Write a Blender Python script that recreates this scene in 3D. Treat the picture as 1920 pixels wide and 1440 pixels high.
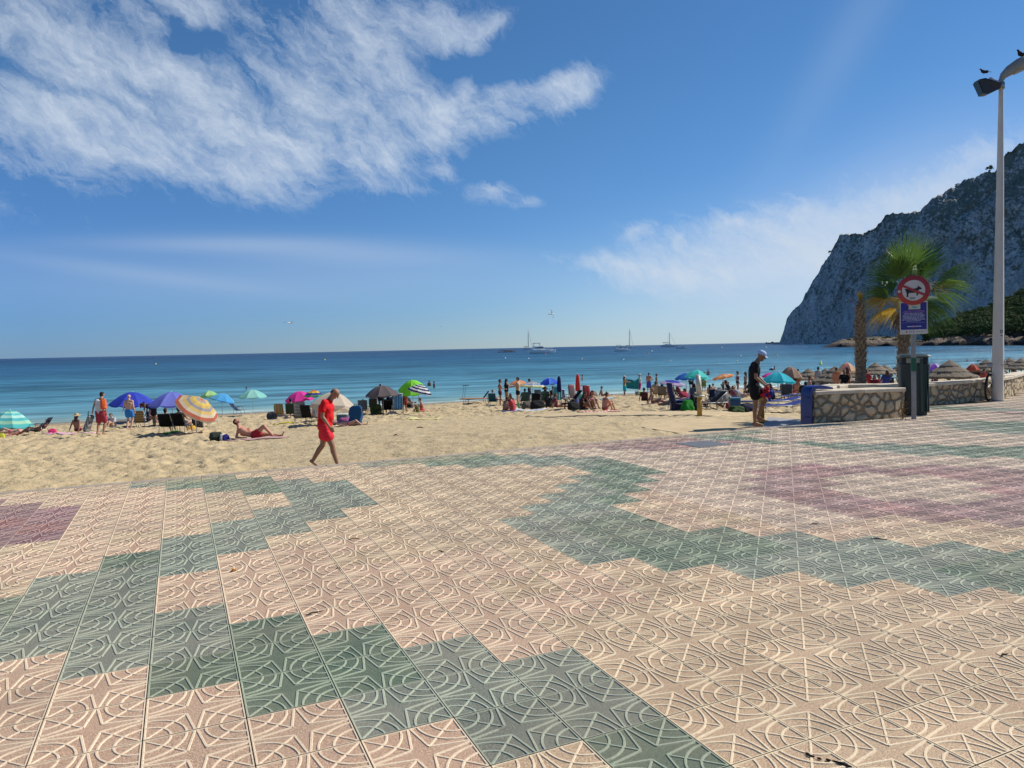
import bpy, math, random
import numpy as np
from mathutils import Vector, Matrix, Euler, noise as mnoise
PI = math.pi
R = math.radians
scene = bpy.context.scene
for o in list(bpy.data.objects):
    bpy.data.objects.remove(o)
col = scene.collection

# ------------------------------------------------------------------ camera
CAM_H, FPX = 1.57, 1365.0
YAW, PITCH, ROLL = 0.4285, -0.0495, -0.0211
_cy, _sy, _cp, _sp, _cr, _sr = math.cos(YAW), math.sin(YAW), math.cos(PITCH), math.sin(PITCH), math.cos(ROLL), math.sin(ROLL)
FW = Vector((_sy*_cp, _cy*_cp, _sp))
_r = Vector((_cy, -_sy, 0))
_u = _r.cross(FW)
RT = _cr*_r + _sr*_u
UP = -_sr*_r + _cr*_u
cam_d = bpy.data.cameras.new('camera')
cam_d.sensor_width = 36
cam_d.lens = FPX/1920*36
cam_d.clip_start = .05
cam_d.clip_end = 80000
cam = bpy.data.objects.new('camera', cam_d)
col.objects.link(cam)
cam.matrix_world = Matrix(((RT.x, UP.x, -FW.x, 0), (RT.y, UP.y, -FW.y, 0), (RT.z, UP.z, -FW.z, CAM_H), (0, 0, 0, 1)))
scene.camera = cam

# ------------------------------------------------------------------ light
SUN_AZ, SUN_EL = 96.0, 43.0
sun_d = bpy.data.lights.new('sun', 'SUN')
sun_d.energy = 5.0
sun_d.angle = R(.55)
sun_d.color = (1, .945, .87)
sun = bpy.data.objects.new('sun', sun_d)
col.objects.link(sun)
sdir = Vector((math.sin(R(SUN_AZ))*math.cos(R(SUN_EL)), math.cos(R(SUN_AZ))*math.cos(R(SUN_EL)), math.sin(R(SUN_EL))))
sun.rotation_euler = (-sdir).to_track_quat('-Z', 'Y').to_euler()
scene.view_settings.view_transform = 'Standard'
scene.view_settings.look = 'None'
scene.view_settings.exposure = 0.25
scene.view_settings.gamma = 1.0


def ray(px, py):
    return FW + RT*((px-960)/FPX) - UP*((py-720)/FPX)


class NT:
    """small helper to write node trees"""
    def __init__(self, nt):
        self.nt = nt
        nt.nodes.clear()

    def n(self, t, _props=None, **inp):
        nd = self.nt.nodes.new(t)
        for k, v in (_props or {}).items():
            setattr(nd, k, v)
        for k, v in inp.items():
            key = int(k[1:]) if k[0] == 'i' and k[1:].isdigit() else k.replace('_', ' ')
            s = nd.inputs[key]
            if isinstance(v, bpy.types.NodeSocket):
                self.nt.links.new(v, s)
            else:
                if isinstance(v, (tuple, list)) and s.type == 'RGBA' and len(v) == 3:
                    v = (*v, 1)
                s.default_value = v
        return nd

    def m(self, op, a, b=0.0, c=0.0, clamp=False):
        nd = self.n('ShaderNodeMath', {'operation': op, 'use_clamp': clamp}, i0=a, i1=b, i2=c)
        return nd.outputs[0]

    def mix(self, f, a, b, bt='MIX'):
        nd = self.nt.nodes.new('ShaderNodeMix')
        nd.data_type = 'RGBA'
        nd.blend_type = bt
        for k, v in ((0, f), (6, a), (7, b)):
            if isinstance(v, bpy.types.NodeSocket):
                self.nt.links.new(v, nd.inputs[k])
            else:
                nd.inputs[k].default_value = (*v, 1) if isinstance(v, (tuple, list)) and len(v) == 3 else v
        return nd.outputs[2]

    def noise(self, vec=None, scale=5., detail=3., rough=.5, dist=0.):
        kw = dict(Scale=scale, Detail=detail, Roughness=rough, Distortion=dist)
        if vec is not None:
            kw['Vector'] = vec
        return self.n('ShaderNodeTexNoise', **kw).outputs[0]

    def mapr(self, v, a, b, c=0., d=1.):
        nd = self.n('ShaderNodeMapRange', {'clamp': True}, Value=v, From_Min=a, From_Max=b, To_Min=c, To_Max=d)
        return nd.outputs[0]

    def ramp(self, f, stops):
        nd = self.n('ShaderNodeValToRGB', Fac=f)
        e = nd.color_ramp.elements
        while len(e) < len(stops):
            e.new(.5)
        for k, (p, c) in enumerate(stops):
            e[k].position = p
            e[k].color = (*c, 1)
        return nd.outputs[0]


# ------------------------------------------------------------------ world: nishita sky with cirrus
world = bpy.data.worlds.new('World')
scene.world = world
world.use_nodes = True
W = NT(world.node_tree)
sky = W.n('ShaderNodeTexSky', {'sky_type': 'NISHITA', 'sun_disc': False, 'sun_elevation': R(SUN_EL), 'sun_rotation': R(SUN_AZ),
                               'altitude': 0, 'air_density': 1.0, 'dust_density': .0, 'ozone_density': 6.0})
tc = W.n('ShaderNodeTexCoord')
dirv = tc.outputs['Generated']
sep = W.n('ShaderNodeSeparateXYZ', Vector=dirv)
az = W.m('ARCTAN2', sep.outputs[0], sep.outputs[1])
el = W.m('ARCSINE', sep.outputs[2])
ae = W.n('ShaderNodeCombineXYZ', X=az, Y=el, Z=0.).outputs[0]
# domain warp so that the blobs fray
wn = W.n('ShaderNodeTexNoise', Vector=ae, Scale=5.5, Detail=5., Roughness=.62)
warp = W.n('ShaderNodeVectorMath', {'operation': 'SUBTRACT'}, i0=wn.outputs[1], i1=(.5, .5, .5)).outputs[0]
warp2 = W.n('ShaderNodeVectorMath', {'operation': 'MULTIPLY'}, i0=warp, i1=(.085, .060, 0)).outputs[0]
aew = W.n('ShaderNodeVectorMath', {'operation': 'ADD'}, i0=ae, i1=warp2).outputs[0]


def azel(px, py):
    d = ray(px, py).normalized()
    return math.atan2(d.x, d.y), math.asin(d.z)


# centre (azimuth / elevation found from where each cloud stands), half length, half width in degrees, tilt, weight
CL = [(150, 245, 9.5, 2.3, -9, 1.25), (330, 285, 5, 1.5, -14, .9), (270, 180, 12, 2.3, -17, 1.0), (210, 55, 7, 1.7, -18, .75), (310, 8, 3.5, 1.4, -10, .85), (90, 120, 4, 1.4, -20, .5),
      (520, 235, 7, 2.9, -15, 1.0), (690, 235, 7, 2.5, 6, 1.05), (880, 222, 5.5, 1.6, 8, 1.0), (1000, 190, 3.2, 1.5, 14, 1.0), (1075, 166, 2.0, 1.2, 8, 1.05), (870, 160, 1.6, .8, 40, .6),
      (640, 130, 6.5, 2.0, 0, .75), (640, 38, 9.5, 2.3, -2, 1.1), (850, 60, 3, 1.6, -20, .8), (920, 48, 1.4, .5, 35, .5),
      (480, 310, 3.5, 1.2, -40, .6), (700, 305, 2.4, 1.1, -35, .6), (925, 356, 1.9, .85, -4, 1.0), (828, 310, 1.5, .85, -4, .75), (672, 332, 2.2, .75, -42, .9), (985, 385, 1.2, .5, 0, .5),
      (60, 400, 5, 1.3, -4, .3), (770, 355, 2.5, .5, -5, .35), (500, 375, 4, .8, 3, .35), (60, 320, 5, 1.3, -10, .6),
      (1350, 432, 6, 1.3, -3, .8), (1290, 500, 8, 1.7, 3, .8), (1130, 495, 4.5, .7, -10, .8), (1500, 460, 7, 3.0, 8, .85), (1640, 425, 5, 3.2, 25, .85), (1800, 335, 6, 1.5, 35, .8), (1200, 438, 1.2, .5, 20, .5),
      (385, 75, 2.6, .9, 28, -.5), (330, 70, 2.4, .7, -50, -.35), (15, 90, 2.0, 1.0, 0, -.5), (150, 178, 6, .7, -14, -.65), (330, 240, 4, .7, -22, -.55), (480, 170, 2.2, .9, -30, -.5), (620, 300, 1.5, 1.2, -40, -.5), (620, 165, 1.2, .8, 0, -.5), (830, 110, 3, 1.0, -10, -.5), (560, 10, 2.5, .8, -20, -.3), (940, 120, 3, 1., 0, -.5)]
SOFT = [(390, 458, 9, .55, 2, .17), (640, 472, 10, .9, -2, .20), (250, 512, 11, .6, -7, .12), (1480, 540, 15, 4.6, 8, .50), (1700, 420, 9, 5.0, 20, .42), (700, 520, 16, 2.2, 0, .16), (150, 530, 14, 2, 0, .10), (1600, 60, 9, 1.6, 55, .10)]
tot = None
for (px, py, la, lb, tilt, w) in CL:
    a0, e0 = azel(px, py)
    t = R(tilt)
    mp = W.n('ShaderNodeMapping', {'vector_type': 'TEXTURE'}, Vector=aew, Location=(a0, e0, 0), Rotation=(0, 0, t), Scale=(R(la), R(lb), 1)).outputs[0]
    d2 = W.n('ShaderNodeVectorMath', {'operation': 'DOT_PRODUCT'}, i0=mp, i1=mp).outputs[1]
    g = W.m('MULTIPLY', W.m('EXPONENT', W.m('MULTIPLY', d2, -1.0)), w)
    tot = g if tot is None else W.m('ADD', tot, g)
# wispy streak noise: fine fibres combed along the wind, torn by a second warp
fw = W.n('ShaderNodeTexNoise', Vector=ae, Scale=26., Detail=6., Roughness=.7)
fw2 = W.n('ShaderNodeVectorMath', {'operation': 'MULTIPLY'}, i0=W.n('ShaderNodeVectorMath', {'operation': 'SUBTRACT'}, i0=fw.outputs[1], i1=(.5, .5, .5)).outputs[0], i1=(.030, .022, 0)).outputs[0]
aef = W.n('ShaderNodeVectorMath', {'operation': 'ADD'}, i0=aew, i1=fw2).outputs[0]
wm = W.n('ShaderNodeMapping', {'vector_type': 'TEXTURE'}, Vector=aef, Rotation=(0, 0, R(-24)), Scale=(1.9, .85, 1)).outputs[0]
n1 = W.noise(wm, 11, 12, .70, .2)
wm2 = W.n('ShaderNodeMapping', {'vector_type': 'TEXTURE'}, Vector=aef, Rotation=(0, 0, R(-46)), Scale=(2.6, .8, 1)).outputs[0]
n2 = W.noise(wm2, 38, 12, .74, .2)
nn = W.m('ADD', W.m('MULTIPLY', W.m('SUBTRACT', n1, .5), 4.4), W.m('MULTIPLY', W.m('SUBTRACT', n2, .5), 2.4))
soft = None
for (px, py, la, lb, tilt, w) in SOFT:
    a0, e0 = azel(px, py)
    mp = W.n('ShaderNodeMapping', {'vector_type': 'TEXTURE'}, Vector=ae, Location=(a0, e0, 0), Rotation=(0, 0, R(tilt)), Scale=(R(la), R(lb), 1)).outputs[0]
    d2 = W.n('ShaderNodeVectorMath', {'operation': 'DOT_PRODUCT'}, i0=mp, i1=mp).outputs[1]
    g = W.m('MULTIPLY', W.m('EXPONENT', W.m('MULTIPLY', d2, -1.0)), w)
    soft = g if soft is None else W.m('ADD', soft, g)
totc = W.m('MINIMUM', tot, 1.15)
dens = W.mapr(W.m('ADD', totc, W.m('MULTIPLY', nn, W.mapr(tot, 0, .6, .3, .9))), .22, 1.75)
dens = W.m('MULTIPLY', W.m('MULTIPLY', dens, W.mapr(tot, .03, .3)), .84)
dens = W.m('MAXIMUM', W.m('ADD', dens, W.m('MULTIPLY', soft, W.m('SUBTRACT', 1.0, dens))), 0.0)
# clear sea sky: grade of the raw model by elevation and azimuth
lowt = W.mix(W.mapr(az, -.15, .55), (.34, .58, 1.10), (.72, .92, 1.22))
tint = W.mix(W.mapr(el, .0, .30), lowt, (.68, 1.0, 1.17))
skyc = W.mix(1.0, sky.outputs[0], tint, 'MULTIPLY')
cloudy = W.mix(dens, skyc, (6.9, 7.9, 9.2))
bg = W.n('ShaderNodeBackground', Color=cloudy, Strength=.074)
W.n('ShaderNodeOutputWorld', Surface=bg.outputs[0])

# ------------------------------------------------------------------ object helpers
def tag(o, label=None, cat=None, group=None, kind=None):
    if label: o['label'] = label
    if cat: o['category'] = cat
    if group: o['group'] = group
    if kind: o['kind'] = kind
    return o


def empty(name, loc, rz=0., label=None, cat=None, group=None, rot=None):
    o = bpy.data.objects.new(name, None)
    o.empty_display_size = .1
    col.objects.link(o)
    o.location = loc
    o.rotation_euler = rot if rot else (0, 0, rz)
    return tag(o, label, cat, group)


MATS = {}


def mat(name, c, rough=.7, spec=.4, var=0., vscale=8., metal=0., c2=None, bump=0., bscale=60., emis=None, trans=0.):
    """plain procedural material: base colour broken up by noise"""
    if name in MATS:
        return MATS[name]
    m = bpy.data.materials.new(name)
    m.use_nodes = True
    N = NT(m.node_tree)
    b = N.n('ShaderNodeBsdfPrincipled', Roughness=rough, Metallic=metal)
    b.inputs['Specular IOR Level'].default_value = spec
    if c2 is None:
        k = var if var else .1
        c2 = tuple(max(0, v*(1-k)) for v in c[:3])
    tco = N.n('ShaderNodeTexCoord').outputs['Object']
    f = N.mapr(N.noise(tco, vscale, 4, .6), .32, .68)
    N.nt.links.new(N.mix(f, tuple(c2), tuple(c)), b.inputs['Base Color'])
    if bump:
        bn = N.n('ShaderNodeBump', Strength=bump, Distance=.02, Height=N.noise(tco, bscale, 3, .6))
        N.nt.links.new(bn.outputs[0], b.inputs['Normal'])
    out = b.outputs[0]
    if trans:
        tr = N.n('ShaderNodeBsdfTranslucent', Color=tuple(c))
        out = N.n('ShaderNodeMixShader', i0=trans, i1=out, i2=tr.outputs[0]).outputs[0]
    N.n('ShaderNodeOutputMaterial', Surface=out)
    MATS[name] = m
    return m


def cm(c, kind='cloth'):
    """cached material by colour"""
    key = kind+'_%02d_%02d_%02d' % tuple(int(round(v*99)) for v in c)
    if kind == 'cloth': return mat(key, c, .85, .2, .22, 9)
    if kind == 'canopy': return mat(key, c, .8, .2, .12, 5, trans=.35)
    if kind == 'plastic': return mat(key, c, .4, .45, .1, 6)
    if kind == 'metal': return mat(key, c, .35, .5, .1, 6, metal=.8)
    if kind == 'skin': return mat(key, c, .55, .35, .2, 14)
    if kind == 'hair': return mat(key, c, .7, .3, .4, 40)
    if kind == 'wood': return mat(key, c, .75, .3, .35, 12)
    return mat(key, c)


class MB:
    """mesh builder: everything added becomes ONE mesh object"""
    def __init__(self):
        self.v, self.f, self.mi = [], [], []

    def add(self, vs, fs, k=0, M=None):
        n = len(self.v)
        if M is not None:
            vs = [M @ Vector(p) for p in vs]
        self.v += [tuple(p) for p in vs]
        self.f += [tuple(i+n for i in f) for f in fs]
        self.mi += [k]*len(fs)
        return self

    def box(self, c, s, k=0, M=None, bev=0.):
        x, y, z = s[0]/2, s[1]/2, s[2]/2
        c = Vector(c)
        if bev <= 0:
            vs = [c+Vector((a*x, b*y, d*z)) for d in (-1, 1) for a, b in ((-1, -1), (1, -1), (1, 1), (-1, 1))]
            fs = [(0, 3, 2, 1), (4, 5, 6, 7), (0, 1, 5, 4), (1, 2, 6, 5), (2, 3, 7, 6), (3, 0, 4, 7)]
        else:
            vs, e = [], min(bev, x*.9, y*.9, z*.9)
            for zz, i in ((-z, e), (-z+e, 0), (z-e, 0), (z, e)):
                for a, b in ((-1, -1), (1, -1), (1, 1), (-1, 1)):
                    ax, by = a*(x-i), b*(y-i)
                    p, q = (ax-a*e, by), (ax, by-b*e)
                    if a*b > 0: p, q = q, p
                    vs += [c+Vector((*p, zz)), c+Vector((*q, zz))]
            fs = [tuple(range(7, -1, -1)), tuple(range(24, 32))]
            for L in range(3):
                for i in range(8):
                    j = (i+1) % 8
                    fs.append((L*8+i, L*8+j, L*8+8+j, L*8+8+i))
        return self.add(vs, fs, k, M)

    def tube(self, pts, r, k=0, seg=8, M=None, cap=True):
        pts = [Vector(p) for p in pts]
        rs = r if isinstance(r, (list, tuple)) else [r]*len(pts)
        vs, fs = [], []
        up = Vector((0, 0, 1))
        prev = None
        for i, p in enumerate(pts):
            d = (pts[min(i+1, len(pts)-1)]-pts[max(i-1, 0)])
            d = d.normalized() if d.length > 1e-9 else Vector((0, 0, 1))
            if prev is None:
                a = d.cross(up)
                if a.length < .1: a = d.cross(Vector((1, 0, 0)))
            else:
                a = prev - d*prev.dot(d)
            a.normalize()
            prev = a
            b = d.cross(a)
            for s in range(seg):
                t = 2*PI*s/seg
                vs.append(p+(a*math.cos(t)+b*math.sin(t))*rs[i])
        for i in range(len(pts)-1):
            for s in range(seg):
                t = (s+1) % seg
                fs.append((i*seg+s, i*seg+t, (i+1)*seg+t, (i+1)*seg+s))
        if cap:
            fs.append(tuple(range(seg-1, -1, -1)))
            fs.append(tuple(range((len(pts)-1)*seg, len(pts)*seg)))
        return self.add(vs, fs, k, M)

    def lathe(self, prof, k=0, seg=16, M=None, c=(0, 0, 0), cap=True):
        vs, fs = [], []
        c = Vector(c)
        for (r, z) in prof:
            for s in range(seg):
                t = 2*PI*s/seg
                vs.append(c+Vector((r*math.cos(t), r*math.sin(t), z)))
        for i in range(len(prof)-1):
            for s in range(seg):
                t = (s+1) % seg
                fs.append((i*seg+s, i*seg+t, (i+1)*seg+t, (i+1)*seg+s))
        if cap:
            fs.append(tuple(range(seg-1, -1, -1)))
            fs.append(tuple(range((len(prof)-1)*seg, len(prof)*seg)))
        return self.add(vs, fs, k, M)

    def ball(self, c, r, k=0, seg=12, rings=8, M=None):
        if not isinstance(r, (tuple, list)): r = (r, r, r)
        vs, fs = [], []
        c = Vector(c)
        for i in range(rings+1):
            ph = PI*(i+.02 if i == 0 else (i-.02 if i == rings else i))/rings
            for s in range(seg):
                t = 2*PI*s/seg
                vs.append(c+Vector((r[0]*math.sin(ph)*math.cos(t), r[1]*math.sin(ph)*math.sin(t), -r[2]*math.cos(ph))))
        for i in range(rings):
            for s in range(seg):
                t = (s+1) % seg
                fs.append((i*seg+s, i*seg+t, (i+1)*seg+t, (i+1)*seg+s))
        fs.append(tuple(range(seg-1, -1, -1)))
        fs.append(tuple(range(rings*seg, rings*seg+seg)))
        return self.add(vs, fs, k, M)

    def sheet(self, fn, nu, nv, k=0, thick=0., M=None):
        """surface fn(u,v)->point, optional thickness along z"""
        vs = [fn(i/nu, j/nv) for j in range(nv+1) for i in range(nu+1)]
        fs = [(j*(nu+1)+i, j*(nu+1)+i+1, (j+1)*(nu+1)+i+1, (j+1)*(nu+1)+i) for j in range(nv) for i in range(nu)]
        if thick:
            n = len(vs)
            vs = vs+[Vector(p)-Vector((0, 0, thick)) for p in vs]
            fs = fs+[tuple(reversed([i+n for i in f])) for f in fs]
            rim = [i for i in range(nu+1)]+[j*(nu+1)+nu for j in range(1, nv+1)]+[nv*(nu+1)+i for i in range(nu-1, -1, -1)]+[j*(nu+1) for j in range(nv-1, 0, -1)]
            for a, b in zip(rim, rim[1:]+rim[:1]):
                fs.append((a, a+n, b+n, b))
        return self.add(vs, fs, k, M)

    def mesh(self, name, mats, smooth=False):
        me = bpy.data.meshes.new(name)
        me.from_pydata(self.v, [], self.f)
        ms = mats if isinstance(mats, (list, tuple)) else [mats]
        for m in ms: me.materials.append(m)
        me.polygons.foreach_set('material_index', self.mi)
        if smooth:
            me.polygons.foreach_set('use_smooth', [True]*len(self.f))
        me.update()
        return me

    def build(self, name, mats, parent=None, smooth=False, loc=None):
        me = self.mesh(name, mats, smooth)
        if smooth == 'auto':
            try: me.set_sharp_from_angle(angle=R(38))
            except Exception: pass
        o = bpy.data.objects.new(name, me)
        col.objects.link(o)
        if parent is not None: o.parent = parent
        if loc is not None: o.location = loc
        return o


def npmesh(name, V, F, m, smooth=True, parent=None):
    """numpy quads -> object"""
    me = bpy.data.meshes.new(name)
    V = np.asarray(V, np.float32); F = np.asarray(F, np.int32)
    me.vertices.add(len(V)); me.vertices.foreach_set('co', V.ravel())
    k = F.shape[1]
    me.loops.add(F.size); me.loops.foreach_set('vertex_index', F.ravel())
    me.polygons.add(len(F))
    me.polygons.foreach_set('loop_start', np.arange(0, F.size, k, dtype=np.int32))
    me.polygons.foreach_set('loop_total', np.full(len(F), k, np.int32))
    me.polygons.foreach_set('use_smooth', np.full(len(F), smooth, bool))
    me.materials.append(m)
    me.update(calc_edges=True)
    o = bpy.data.objects.new(name, me)
    col.objects.link(o)
    if parent is not None: o.parent = parent
    return o


def copy_tree(o, parent=None):
    c = o.copy()
    col.objects.link(c)
    c.parent = parent
    if parent is not None: c.matrix_parent_inverse = o.matrix_parent_inverse
    for ch in list(o.children):
        copy_tree(ch, c)
    return c


# numpy value noise
def vnoise(x, y, seed=0):
    rs = np.random.RandomState(seed)
    T = rs.rand(256, 256).astype(np.float32)
    xi, yi = np.floor(x).astype(int), np.floor(y).astype(int)
    fx, fy = x-xi, y-yi
    fx, fy = fx*fx*(3-2*fx), fy*fy*(3-2*fy)
    g = lambda a, b: T[a % 256, b % 256]
    return (g(xi, yi)*(1-fx)+g(xi+1, yi)*fx)*(1-fy)+(g(xi, yi+1)*(1-fx)+g(xi+1, yi+1)*fx)*fy


def fbm(x, y, o=4, seed=0, lac=2.03, gain=.5):
    s, a, t = 0, 1., 0.
    for i in range(o):
        s = s+a*vnoise(x*lac**i+17*i, y*lac**i+31*i, seed+i)
        t += a
        a *= gain
    return s/t


EDGE_Y = 10.13
SEA_Z = -2.75


def sandz(x, y):
    d = y-EDGE_Y+.10*max(0, min(x-25, 30))
    z = -.62-.046*d if d < 48 else -.62-.046*48-.09*(d-48)
    if d < 3: z = -.62-.046*d
    return z


def at(px, py, z=None):
    """point of the beach seen at a pixel of the photograph (1920x1440)"""
    d = ray(px, py)
    if z is not None:
        t = (z-CAM_H)/d.z
        return Vector((d.x*t, d.y*t, z)), t
    t = 20.
    for _ in range(60):
        zz = sandz(d.x*t, d.y*t)
        t2 = (zz-CAM_H)/d.z if d.z < -1e-5 else 90
        t = .5*t+.5*max(10.5, min(t2, 95))
    return Vector((d.x*t, d.y*t, sandz(d.x*t, d.y*t))), t


def atd(px, py, t):
    d = ray(px, py)*t
    return Vector((d.x, d.y, d.z+CAM_H))

# ================================================================== PROMENADE (tiles with raised relief)
TS, OX, OY = .4, -.5950, 4.0690
# green / plum cells by column: list of [v0, v1)
GREEN = {-2: [(-4, -2)], -1: [(-5, -1)], 0: [(-15, -14), (-6, 0)], 1: [(-15, -13), (-7, -4), (-2, 1)], 2: [(-15, -12), (-8, -5), (-1, 2)], 3: [(-14, -11), (-9, -6), (0, 3)],
         4: [(-13, -7), (1, 4)], 5: [(-12, -8), (2, 9)], 8: [(-5, -1)], 9: [(-6, 0)], 10: [(-7, -4), (-4, 1)][:1]+[(-4, 1)], 11: [(-13, -12), (-8, -5), (-2, 2)][1:]+[(-14, -12)],
         12: [(-14, -11), (-9, -6), (-1, 3)], 13: [(-13, -7), (0, 4)], 14: [(-12, -8), (1, 5)], 15: [(2, 6)], 16: [(3, 7)], 17: [(4, 8)], 18: [(5, 9)]}
for c in (9, 10, 11): GREEN.setdefault(c, [])
GREEN[10] = [(-7, 1)]; GREEN[9] = [(-6, 0)]; GREEN[11] = [(-15, -12), (-8, -5), (-2, 2)]
GREEN[10] += [(-15, -12)]; GREEN[9] += [(-15, -13)]; GREEN[8] += [(-15, -14)]; GREEN[7] = [(-15, -14)]
for c, r in {21: [(-15, -13)], 22: [(-16, -11)], 23: [(-16, -14), (-11, -8)], 24: [(-15, -14), (-10, -6)], 25: [(-9, -5)], 26: [(-8, -4)], 27: [(-7, -3)], 28: [(-6, -2)], 29: [(-5, -1)],
             32: [(-11, -8)], 33: [(-12, -8)], 34: [(-13, -7)], 35: [(-12, -6)], 36: [(-11, -5)], 37: [(-10, -4)], 30: [(-4, 0)], 38: [(-9, -4)], 40: [(-18, -15)], 41: [(-18, -14)], 42: [(-17, -13)]}.items():
    GREEN.setdefault(c, []); GREEN[c] += r
PLUM = {-4: [(-14, -6), (-16, -15)], -3: [(-13, -7), (-16, -15)], -2: [(-12, -8), (-16, -15)], -5: [(-15, -5)],
        14: [(-16, -15)], 15: [(-5, -1), (-16, -14)], 16: [(-6, 0), (-16, -13)], 17: [(-7, -4), (-2, 1), (-15, -12)], 18: [(-7, -5), (-1, 2), (-15, -12)], 19: [(-7, -5), (-1, 3), (-15, -12)],
        20: [(-6, -4), (-2, 3), (-16, -12)], 21: [(-5, 3), (-13, -12)], 22: [(-5, 3)], 23: [(-4, 3)], 24: [(-3, 3)], 25: [(-2, 2)],
        40: [(-14, -12)], 41: [(-13, -11)], 43: [(-13, -10)], 44: [(-13, -9)], 45: [(-13, -9)], 46: [(-12, -8)]}


def in_iv(d, c, r):
    return any(a <= r < b for a, b in d.get(c, []))


def tile_mesh():
    """one tile in unit coordinates: list of verts (x, y, z[m]), quads, kind (0 body, 1 ridge, 2 seam)"""
    V, F, K = [], [], []

    def quad(ps, k):
        n = len(V)
        V.extend(ps); F.append((n, n+1, n+2, n+3)); K.append(k)

    def ridge(pts, w, h):
        P = [np.array(p, float) for p in pts]
        n = len(P)
        rows = []
        for i, p in enumerate(P):
            d = P[min(i+1, n-1)]-P[max(i-1, 0)]
            d = d/np.linalg.norm(d)
            q = np.array((-d[1], d[0]))
            rows.append([(*(p+q*w), .0002), (*(p+q*w*.62), h), (*(p-q*w*.62), h), (*(p-q*w), .0002)])
        for a, b in zip(rows[:-1], rows[1:]):
            for j in range(3):
                quad([b[j], a[j], a[j+1], b[j+1]], 1)
    g = .0062
    # body
    quad([(g*3, g*3, 0), (1-g*3, g*3, 0), (1-g*3, 1-g*3, 0), (g*3, 1-g*3, 0)], 0)
    # rim: raised border strip and its outer side wall
    hr = .0038
    o = [(g, g), (1-g, g), (1-g, 1-g), (g, 1-g)]
    i1 = [(g+.014, g+.010), (1-g-.014, g+.010), (1-g-.014, 1-g-.010), (g+.014, 1-g-.010)]
    i2 = [(g+.021, g+.015), (1-g-.021, g+.015), (1-g-.021, 1-g-.015), (g+.021, 1-g-.015)]
    for a in range(4):
        b = (a+1) % 4
        quad([(*o[a], hr), (*o[b], hr), (*i1[b], hr), (*i1[a], hr)], 1)
        quad([(*i1[a], hr), (*i1[b], hr), (*i2[b], 0.0001), (*i2[a], 0.0001)], 1)
        quad([(*o[b], hr), (*o[a], hr), (*o[a], -.004), (*o[b], -.004)], 2)
    for cx, cy, a0 in ((0, 0, 0), (1, 0, 90), (1, 1, 180), (0, 1, 270)):
        for rr, hh in ((.262, .0037), (.41, .0040)):
            e = math.degrees(math.asin(.012/rr))
            ridge([(cx+rr*math.cos(R(t)), cy+rr*math.sin(R(t))) for t in np.linspace(a0+e, a0+90-e, 8 if rr < .3 else 10)], .0155, hh)
        sx, sy = (1 if cx == 0 else -1), (1 if cy == 0 else -1)
        iv = (cx+sx*.412, cy+sy*.412)
        ridge([(cx+sx*.014, cy+sy*.014), iv], .0145, .0034)
        ridge([(cx+sx*.488, cy+sy*.012), iv], .0165, .0037)
        ridge([(cx+sx*.012, cy+sy*.488), iv], .0165, .00365)
    return np.array(V), np.array(F), np.array(K)


TV, TF, TK = tile_mesh()
rng = np.random.RandomState(5)
cells = []
for c in range(-9, 66):
    for r in range(-34, 10):
        x0, x1 = OX+c*TS, OX+(c+1)*TS
        y1, y0 = OY-r*TS, OY-(r+1)*TS
        if y1 > EDGE_Y+.03 and x0 < 13.3: continue
        if x0 >= 13.3 and y1 > 11.6+max(0, (x0-18))*.38: continue
        d = math.hypot((x0+x1)/2, (y0+y1)/2)
        v = Vector(((x0+x1)/2, (y0+y1)/2, -CAM_H))
        dep = v.dot(FW)
        if dep < .6 or abs(v.dot(RT)/dep)*FPX > 1230 or v.dot(UP)/dep*FPX < -1010: continue
        cells.append((c, r, x0, y0))
AV, AF, ACOL, AROU = [], [], [], []
nv = len(TV)
for (c, r, x0, y0) in cells:
    hsh = random.Random(c*977+r*131)
    if in_iv(GREEN, c, r):
        # two makes of green tile: sea green and grey green
        gk = math.sin(c*.9+r*.5)+hsh.uniform(-.6, .6)
        base = np.array((.074, .108, .072)) if gk > 0 else np.array((.132, .146, .114))
        if c > 6: base = base*1.12
        rid = base*1.0+np.array((.200, .215, .155))
    elif in_iv(PLUM, c, r):
        base = np.array((.22, .092, .085)) if hsh.random() > .45 else np.array((.175, .090, .092))
        if c > 10: base = base*hsh.uniform(.25, .75)+np.array((.36, .24, .20))*.42
        rid = base*1.0+np.array((.19, .155, .135))
    else:
        s = math.sin(c*.31+2)+math.cos(r*.37+c*.11)+hsh.uniform(-1, 1)*.8
        base = np.array((.385, .252, .168)) if s > 0 else np.array((.385, .268, .166))
        if c > 12 and r < -1: base = base*.45+np.array((.40, .305, .245))*.55
        rid = base*1.0+np.array((.270, .258, .182))
    br = hsh.uniform(.87, 1.09)
    cc = np.where(TK[:, None] == 0, base*br, np.where(TK[:, None] == 1, rid*br, base*.5))
    dz = hsh.uniform(-.0006, .0006)
    v = TV.copy()
    v[:, 0] = x0+v[:, 0]*TS; v[:, 1] = y0+v[:, 1]*TS; v[:, 2] += dz+hsh.uniform(-1, 1)*.0006*(TV[:, 0]-.5)
    AF.append(TF+len(AV)*nv); AV.append(v); ACOL.append(np.c_[cc, TK])
mt = bpy.data.materials.new('promenade tiles')
mt.use_nodes = True
N = NT(mt.node_tree)
at_ = N.n('ShaderNodeAttribute', {'attribute_name': 'tint'})
kind = at_.outputs['Alpha']
geo = N.n('ShaderNodeNewGeometry').outputs['Position']
sp = N.mapr(N.noise(geo, 230, 2, .75), .40, .60)
sp2 = N.mapr(N.noise(geo, 100, 3, .75), .38, .62)
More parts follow.
